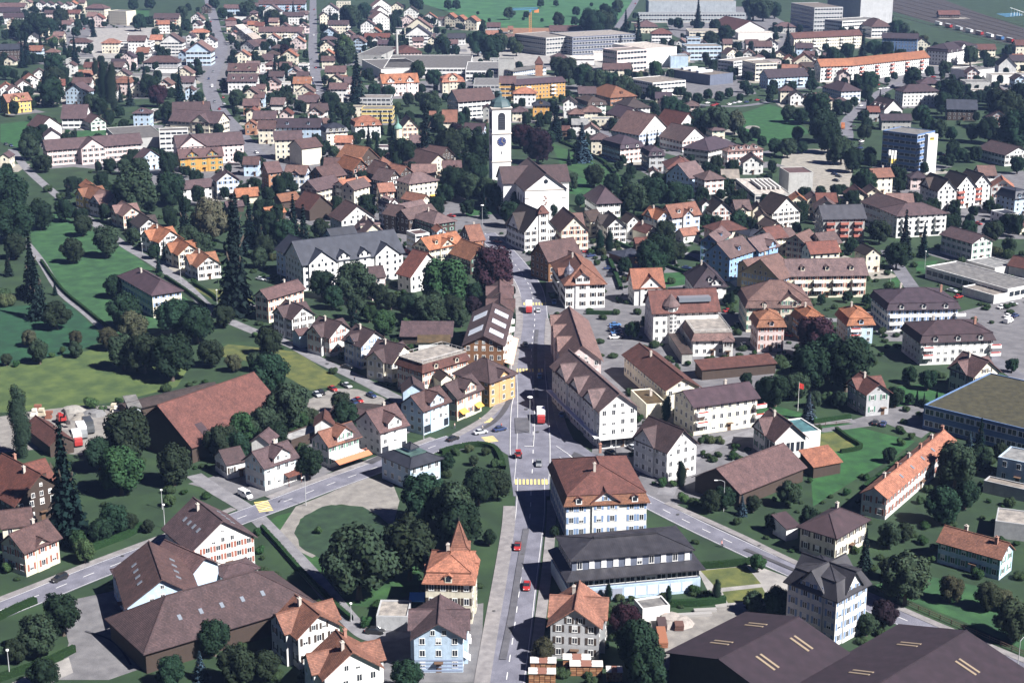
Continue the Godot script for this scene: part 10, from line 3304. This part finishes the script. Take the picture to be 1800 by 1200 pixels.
const HEDGES := """
1.6 1.4|clipped green hedge above the wall along the valley road|-102.0 -344.9 -97.8 -350.8 -93.0 -356.6 -91.0 -361.8
1.5 1.6|clipped green hedge at the bottom left driveway corner|-111.3 -311.2 -107.9 -316.4 -105.0 -320.1
1.2 1|dark hedge along the park path down to the grey garage|-61.3 -361.1 -55.6 -350.1 -48.3 -335.4 -40.2 -320.6 -34.5 -311.2
1.3 1.6|curved clipped hedge round the flower bed at the junction|-19.7 -413.3 -15.8 -416.9 -9.6 -419.7 -5.1 -416.9 -3.1 -408.9 -2.4 -401.2
1.2 1|long dark hedge beside the footpath across the meadow|-194.0 -638.3 -173.0 -592.1 -156.2 -562.5 -138.0 -531.2
1.3 1|hedge between the lane and the cream block in the meadow|-137.3 -611.6 -123.7 -587.8 -113.0 -567.2
1.3 1|hedge across the lane in front of the last white lane house|-124.0 -600.8 -113.8 -583.6 -110.2 -575.3
1.6 1.2|dark clipped hedge below the long slate grey block|43.4 -337.9 50.1 -339.2 56.3 -341.0
1.6 1.2|conifer hedge around the slate grey block terrace|34.9 -318.4 41.2 -318.9 47.1 -320.6
1.1 1|low dark hedge around the dry lawn by the turquoise terrace house|93.5 -432.9 95.5 -425.2 97.5 -417.8 91.1 -414.2
1.3 1|hedge along the drive above the turquoise terrace house|87.9 -438.3 93.3 -440.8 99.8 -443.3
1.4 1.2|hedge across the lawn of the villa with plum hipped roof|60.6 -634.4 64.5 -626.6 71.3 -615.3
1.6 1.6|hedge along the car park below the garden pavilion|40.3 -638.3 41.5 -609.8 41.9 -592.1
1.6 1.4|clipped hedge behind the white house with dark timber balcony|44.7 -671.6 50.7 -658.7
1.5 2|long hedge down the church garden|28.6 -937.7 39.2 -907.9 50.2 -870.8 54.4 -836.5
1.4 1.2|hedge behind the long timber shed below the park trees|-40.2 -540.6 -34.6 -547.9
1.3 1.2|hedge of the long row house gardens with orange roof|92.0 -387.2 100.7 -399.5 109.9 -412.4
1.4 1.4|trimmed hedge in front of the white corner house with onion turret|26.9 -557.8 38.2 -557.0
1.6 1.2|hedge by the driveway lawn at the bottom left corner|-102.9 -284.2 -99.3 -287.5 -93.9 -292.5 -90.5 -297.4
"""


const BARS := """
5.1 -392.4 9 90 9
5.7 -490.0 9 90 9
-63.1 -375.6 7.5 20 7
-7.2 -441.8 5 20 5
-6.3 -425.2 5 20 5
8.5 -572.0 9 90 8
"""


const VEHICLES := """
wagon|k|-103.0 -331.8 -36|black estate car^F0
car|k|-29.0 -305.6 82|black car on the tarmac^L4
pickup|r|1.3 -349.6 -3|red pickup^R3
car|r|3.3 -327.7 -3|red car on the tarmac^L5
van|w|-68.7 -381.8 43|white van^F15
lorry|r|-122.3 -421.5 21|red lorry with box body^R13
lorry|g|-122.7 -428.0 23|grey lorry with box body^R13
lorry|m|-121.8 -432.2 24|dark grey lorry with box body^R13
digger|r|-131.7 -439.5 31|red excavator^B13
car|s|-59.8 -463.8 28|silver car on the tarmac^L155
car|k|-58.9 -465.9 32|black car on the tarmac^L155
car|r|-55.6 -469.3 36|red car on the tarmac^B155
car|s|-51.5 -472.6 36|silver car on the tarmac^B155
car|r|-46.6 -458.3 36|red car on the tarmac^R155
car|n|-47.7 -456.3 31|navy blue car on the tarmac^R155
car|n|-43.1 -463.1 39|navy blue car on the tarmac^B17
car|k|-53.4 -492.1 62|black car on the tarmac^F29
car|k|-16.7 -424.4 138|black car on the tarmac^R18
car|s|-9.0 -429.8 117|silver car on the tarmac^L154
car|n|-3.5 -432.4 121|navy blue car on the tarmac^L154
lorry|w|8.5 -440.8 -0|white lorry with box body^B154
car|g|7.3 -404.8 -2|grey car on the tarmac^F154
car|k|27.5 -413.0 38|black car on the tarmac^B36
car|s|33.7 -416.7 32|silver car on the tarmac^L35
car|m|4.6 -517.0 0|dark grey car on the tarmac^L32
car|b|8.8 -482.3 178|blue car on the tarmac^R21
tractor|r|1.6 -410.8 -173|red tractor^F154
trailer|g|69.6 -485.3 84|grey box trailer^B34
car|b|14.7 -445.2 177|blue car on the tarmac^B154
lorry|r|6.2 -561.3 -0|red lorry with box body^R30
car|s|9.6 -560.9 179|silver car on the tarmac^R30
car|m|4.4 -517.2 1|dark grey car on the tarmac^R22
car|b|15.7 -572.6 -1|blue car on the tarmac^F62
car|k|8.2 -650.9 54|black car on the tarmac^L61
car|r|18.3 -508.4 -2|red car on the tarmac^F32
car|k|105.9 -438.3 161|black car on the tarmac^F39
car|n|108.0 -437.1 160|navy blue car on the tarmac^F39
car|b|132.0 -482.3 52|blue car on the tarmac^L40
car|w|139.7 -457.7 12|white car on the tarmac^L41
car|r|31.8 -654.0 90|red car on the tarmac^R61
car|n|32.9 -647.1 119|navy blue car on the tarmac^B62
car|n|39.1 -624.9 90|navy blue car on the tarmac^R62
car|k|39.5 -613.2 90|black car on the tarmac^R62
car|r|79.1 -560.3 110|red car on the tarmac^B87
car|n|70.7 -625.7 67|navy blue car on the tarmac^L72
car|k|8.1 -651.4 67|black car on the tarmac^F58
car|b|36.5 -542.0 103|blue car on the tarmac^F85
car|b|36.3 -538.7 103|blue car on the tarmac^L86
car|s|36.3 -535.5 103|silver car on the tarmac^R32
car|b|36.4 -531.9 103|blue car on the tarmac^R32
car|n|36.4 -528.4 103|navy blue car on the tarmac^R32
car|w|35.5 -526.3 103|white car on the tarmac^R32
car|w|78.7 -516.7 4|white car on the tarmac^F83
car|k|79.8 -541.8 0|black car on the tarmac^L83
car|w|180.6 -565.6 122|white car on the tarmac^F78
car|s|185.7 -569.6 122|silver car on the tarmac^F78
car|w|179.1 -553.6 136|white car on the tarmac^R82
car|n|181.8 -554.0 136|navy blue car on the tarmac^R82
car|r|168.4 -580.4 128|red car on the tarmac^F78
car|w|173.0 -599.7 45|white car on the tarmac^L78
car|s|168.4 -589.5 45|silver car on the tarmac^L78
car|w|191.2 -580.4 109|white car on the tarmac^R78
van|w|177.2 -546.4 136|white van^R82
car|r|212.1 -709.5 38|red car on the tarmac^B77
car|n|211.0 -717.1 38|navy blue car on the tarmac^B77
car|r|95.5 -529.0 44|red car on the tarmac^F83
van|r|-43.3 -652.2 43|red van^B50
car|r|-28.1 -726.5 55|red car on the tarmac^R53
car|r|-33.8 -762.9 19|red car on the tarmac^B53
van|w|-38.4 -759.4 19|white van^B53
car|r|-6.2 -673.5 61|red car on the tarmac^R52
car|s|-99.0 -607.5 54|silver car on the tarmac^B26
car|w|-95.3 -605.3 54|white car on the tarmac^B26
car|g|-238.3 -1276.6 6|grey car on the tarmac^F156
car|n|-233.5 -1231.8 7|navy blue car on the tarmac^F156
car|r|-196.8 -1070.2 16|red car on the tarmac^R91
car|g|-206.5 -1107.0 15|grey car on the tarmac^B91
car|r|-204.1 -1127.1 14|red car on the tarmac^B91
car|n|-253.2 -1376.1 -173|navy blue car on the tarmac^B156
car|m|-191.7 -1052.0 16|dark grey car on the tarmac^R91
car|g|-261.2 -1479.5 13|grey car on the tarmac^F101
car|r|-248.5 -1423.7 15|red car on the tarmac^B156
car|r|-318.8 -1710.8 10|red car on the tarmac^L101
car|w|-328.0 -1752.7 11|white car on the tarmac^L101
car|w|-255.6 -1342.7 14|white car on the tarmac^L156
car|s|-197.8 -1095.2 14|silver car on the tarmac^B91
van|w|-222.7 -1186.8 9|white van^F156
car|r|-331.7 -1365.5 161|red car on the tarmac^L161
car|k|-330.9 -1376.1 161|black car on the tarmac^R161
car|n|-322.0 -1376.1 161|navy blue car on the tarmac^R161
car|n|-328.5 -1334.6 161|navy blue car on the tarmac^F161
car|k|-316.5 -1334.6 160|black car on the tarmac^B95
car|g|-344.6 -1350.9 162|grey car on the tarmac^L161
car|r|-462.1 -1635.7 -175|red car on the tarmac^3R100
car|r|-454.3 -1582.1 -175|red car on the tarmac^R100
car|n|-443.2 -1613.6 -176|navy blue car on the tarmac^L98
car|r|-432.2 -1631.3 -176|red car on the tarmac^L96
car|r|-458.7 -1607.8 -175|red car on the tarmac^2R100
car|r|-466.6 -1670.9 -175|red car on the tarmac^4R100
car|w|-467.8 -1683.5 -175|white car on the tarmac^L98
car|m|-377.5 -1618.0 178|dark grey car on the tarmac^B96
car|w|-376.3 -1579.3 171|white car on the tarmac^B96
car|n|-419.0 -1607.8 172|navy blue car on the tarmac^F98
car|r|-346.9 -1635.7 49|red car on the tarmac^F99
car|w|-343.3 -1635.7 49|white car on the tarmac^F99
car|r|-352.7 -1635.7 50|red car on the tarmac^R96
car|m|-296.7 -927.5 33|dark grey car on the tarmac^F93
car|n|-292.2 -922.5 28|navy blue car on the tarmac^F93
car|w|-271.2 -877.5 27|white car on the tarmac^L90
car|r|-449.9 -1778.7 49|red car on the tarmac^L98
car|n|-149.9 -1204.7 7|navy blue car on the tarmac^R103
car|r|-159.4 -1303.0 7|red car on the tarmac^F157
car|w|-154.5 -1238.8 7|white car on the tarmac^F157
car|w|-192.8 -1568.2 7|white car on the tarmac^R102
car|g|-217.4 -1787.6 7|grey car on the tarmac^R102
car|r|-227.3 -1861.7 7|red car on the tarmac^B102
car|s|-142.0 -1164.7 8|silver car on the tarmac^B104
car|g|-170.1 -1363.4 7|grey car on the tarmac^F157
car|w|-145.6 -899.3 28|white car on the tarmac^R89
car|r|-102.6 -1005.6 90|red car on the tarmac^L108
car|w|119.2 -1090.4 134|white car on the tarmac^F127
car|s|121.6 -1086.3 133|silver car on the tarmac^F127
car|k|129.7 -1080.2 133|black car on the tarmac^F126
car|w|134.9 -1100.0 133|white car on the tarmac^F126
car|r|137.4 -1088.3 133|red car on the tarmac^L148
car|r|140.4 -1093.1 133|red car on the tarmac^F126
car|w|149.2 -1093.1 133|white car on the tarmac^L148
car|s|153.5 -1100.0 133|silver car on the tarmac^L148
car|w|157.5 -1104.2 133|white car on the tarmac^B148
car|n|162.5 -1104.2 133|navy blue car on the tarmac^B148
car|r|171.3 -1114.1 133|red car on the tarmac^B148
car|m|174.3 -1111.2 133|dark grey car on the tarmac^B148
car|g|125.3 -1088.3 133|grey car on the tarmac^F126
car|r|148.0 -1946.2 -7|red car on the tarmac^L123
car|r|47.3 -899.3 148|red car on the tarmac^L133
car|w|96.4 -1016.2 23|white car on the tarmac^R133
car|w|237.9 -1086.3 133|white car on the tarmac^L143
car|w|270.5 -1174.0 132|white car on the tarmac^R142
car|s|273.6 -1176.4 132|silver car on the tarmac^R142
car|w|277.0 -1178.8 132|white car on the tarmac^F140
car|k|283.6 -1190.0 151|black car on the tarmac^F140
car|r|273.9 -1196.5 139|red car on the tarmac^R142
car|r|327.2 -1243.2 90|red car on the tarmac^F141
car|w|207.1 -937.7 139|white car on the tarmac^R148
car|m|204.6 -927.5 139|dark grey car on the tarmac^L143
car|n|201.6 -915.1 129|navy blue car on the tarmac^L143
car|s|266.7 -1143.3 150|silver car on the tarmac^F140
car|k|197.8 -912.7 -10|black car on the tarmac^L143
car|m|214.0 -995.7 131|dark grey car on the tarmac^R148
car|g|280.6 -1200.6 143|grey car on the tarmac^F140
car|r|244.1 -889.0 31|red car on the tarmac^B79
car|m|243.1 -896.0 31|dark grey car on the tarmac^F143
lorry|o|206.2 -988.9 -10|orange lorry with box body^L143
car|k|167.9 -814.4 37|black car on the tarmac^B75
car|n|170.7 -832.4 36|navy blue car on the tarmac^B75
car|m|171.7 -826.4 36|dark grey car on the tarmac^B75
railcar|w|441.7 -1674.0 8|white goods wagon on the track^L151
railcar|r|445.4 -1647.8 8|red goods wagon on the track^L151
railcar|s|449.0 -1622.4 8|silver goods wagon on the track^R151
railcar|w|452.5 -1597.7 8|white goods wagon on the track^R151
railcar|r|455.9 -1573.7 8|red goods wagon on the track^R151
railcar|w|459.2 -1550.5 8|white goods wagon on the track^R141
railcar|b|462.4 -1527.8 8|blue goods wagon on the track^F152
railcar|r|465.5 -1505.9 8|red goods wagon on the track^F152
"""


const MARKS := """
the cream house at the left roadside
the chalet restaurant
the long brown workshop
the orange roofed villa with a turret
the pale blue house with striped base
the grey house with orange roof
the long slate grey block
the nearer brown storage hall
the bottom right storage hall
the tall white house with blue shutters
the cream house with plum hipped roof
the low row house with rusty orange roof
the timber farmhouse
the little red roofed shed
the long barn
the white house with pale blue shutters
the half orange roofed restaurant
the white shop house with three gable windows
the pale blue house with green copper roof
the big pale blue and white house at the curve
the cream shop with orange awnings
the orange corner house
the tile brown office block
the cream house with flat grey roof terrace
the long timber shed behind the roof terrace house
the beige house with brown cross roof
the tall plain cream house
the white house with dark shutters by the lane
the white lane house with a red window
the white lane house with blue shutters
the low white pavilion
the tall pale blue gable house
the pink terrace block
the long house with red tiled roof
the cream flats with red blinds
the white gabled house at the side road corner
the white house with orange mansard front
the brown roofed barn at the side road
the white house with turquoise roof terrace
the grey house with red cross roof
the beige house above the flat green roof
the blue school with green roof
the white row of houses with long orange roof
the cream block in the meadow
the last white house of the lane row
the low white house below the orange twin gables
the farther red roofed shed
the old barn by the conifers
the white house with blank gable
the long white block with slate roof
the white house with steep red roof by the plane tree
the half timbered inn with red roof
the house with big orange roof by the square
the brown hipped house on the square
the white hotel with hipped roof
the long white dormered house
the narrow white house with orange roof
the timber house with orange cross roof
the half timbered house with tower
the white stair tower
the cream gabled house with peach shutters
the shaded brown house on the main street
the white corner house with onion turret
the steep hipped parsonage
the white house with dark timber balcony
the low cream gable with mottled roof
the slate roofed garden pavilion
the white house with bright red roof
the white terrace with sunlit orange roof
the white gable with red shutters
the farther blue gable house
the nearest blue gable house
the villa with plum hipped roof
the yellow gable end
the cream apartments with three dormers
the dark balcony block
the white block with balcony bands
the long plain white block
the long flat roofed workshop
the left red gable
the white house with slate mansard
the farther mansard apartment block
the nearer mansard apartment block
the stone villa with orange mansard
the big house with blue green shutters
the half timbered villa with orange roof
the white hall with round stair tower
the white annexe with roof terrace
the orange twin gabled building
the pink block above the orange twin gables
the long pink building
the cream hall with arched gable window
the white school pavilions
the yellow villa
the pale blue house among dark trees
the pink villa
the big white curved block
the white corner block with blue gable
the cream tower block
the inn with red balconies
the dark chalet
the three beige gables
the long cream flats
the magenta pink house
the white gable by the side street mouth
the slate blue long roof
the blank cream block
the cream house with slate mansard
the white villa with orange mansard
the villa with green pointed turret
the yellow flat roofed block
the pink house with twin orange gables
the cream gabled villa with orange roof
the long white factory
the factory house with red brown hipped roof
the concrete factory tower
the white block left of the spire
the white gables near the top meadow
the three orange roofed houses at the meadow edge
the left scaffolded block
the scaffolded school
the pink factory block
the white ribbed warehouse
the long window factory
the saw tooth workshop
the blue grey office
the dark sheet metal hall
the white terraced school
the orange flats
the cream factory with brick turret
the yellow villa with pointed turret
the red brick house
the white house with long dark gable
the tall white gable amid conifers
the white house with plum hipped roof
the white schoolhouse with red shutters
the grey hospital tower
the tall grey silo
the farther long red roofed flats
the left end of the long orange flats
the long orange roofed flats
the grand white mansard block
the white house with plum hip by the alley
the blue glass office
the long white farm row
the concrete bank
the white hotel block with red blinds
the church
the football field
the top meadow
the crane
the railway
the swimming pool
the round lawn
the junction
the gravel car park
the left avenue
the side street
the church square
the left meadow
the emerald field
the shop car park
"""


const SPOTS := """
church_tower -5.8 -765.3
crane 17.5 -1549.1
corner_turret 21.2 -572.8
hall_stair 54.1 -522.9
villa_spire -11.6 -322.3
villa_turret -67.1 -933.6
chimney_factory -96.0 -1342.7
"""


const LAMPS := """
11 0 5.1 -430.0
4 0 -34.6 -311.1
8 -1 -52.4 -376.1
8 -1 -25.0 -424.4
5 0 -62.5 -506.3
5 0 -88.4 -373.7
6 0 -85.2 -361.5
6 0 -100.4 -286.0
8 1 28.4 -409.1
8 -1 53.3 -372.3
9 1 100.4 -284.5
5 0 -90.7 -605.3
5 0 -62.6 -506.3
9 0 -13.5 -709.5
8 1 19.1 -572.6
5 0 -154.5 -648.4
5 0 -129.9 -605.3
5 0 -109.8 -572.2
5 0 -191.0 -619.0
7 0 167.1 -626.1
7 0 145.8 -594.2
"""


const FENCES := """
dark timber rail fence along the orchard beside the side road|79.5 -329.7 83.7 -323.6 88.7 -316.5 94.1 -309.7 100.1 -302.2 105.2 -295.6
thin grey metal fence along the park path|-61.3 -361.9 -53.8 -346.7 -47.6 -334.8 -40.3 -322.2 -34.8 -311.1
low dark fence around the lawn of the brown roofed barn|87.8 -435.8 94.3 -437.1 98.8 -438.9
"""
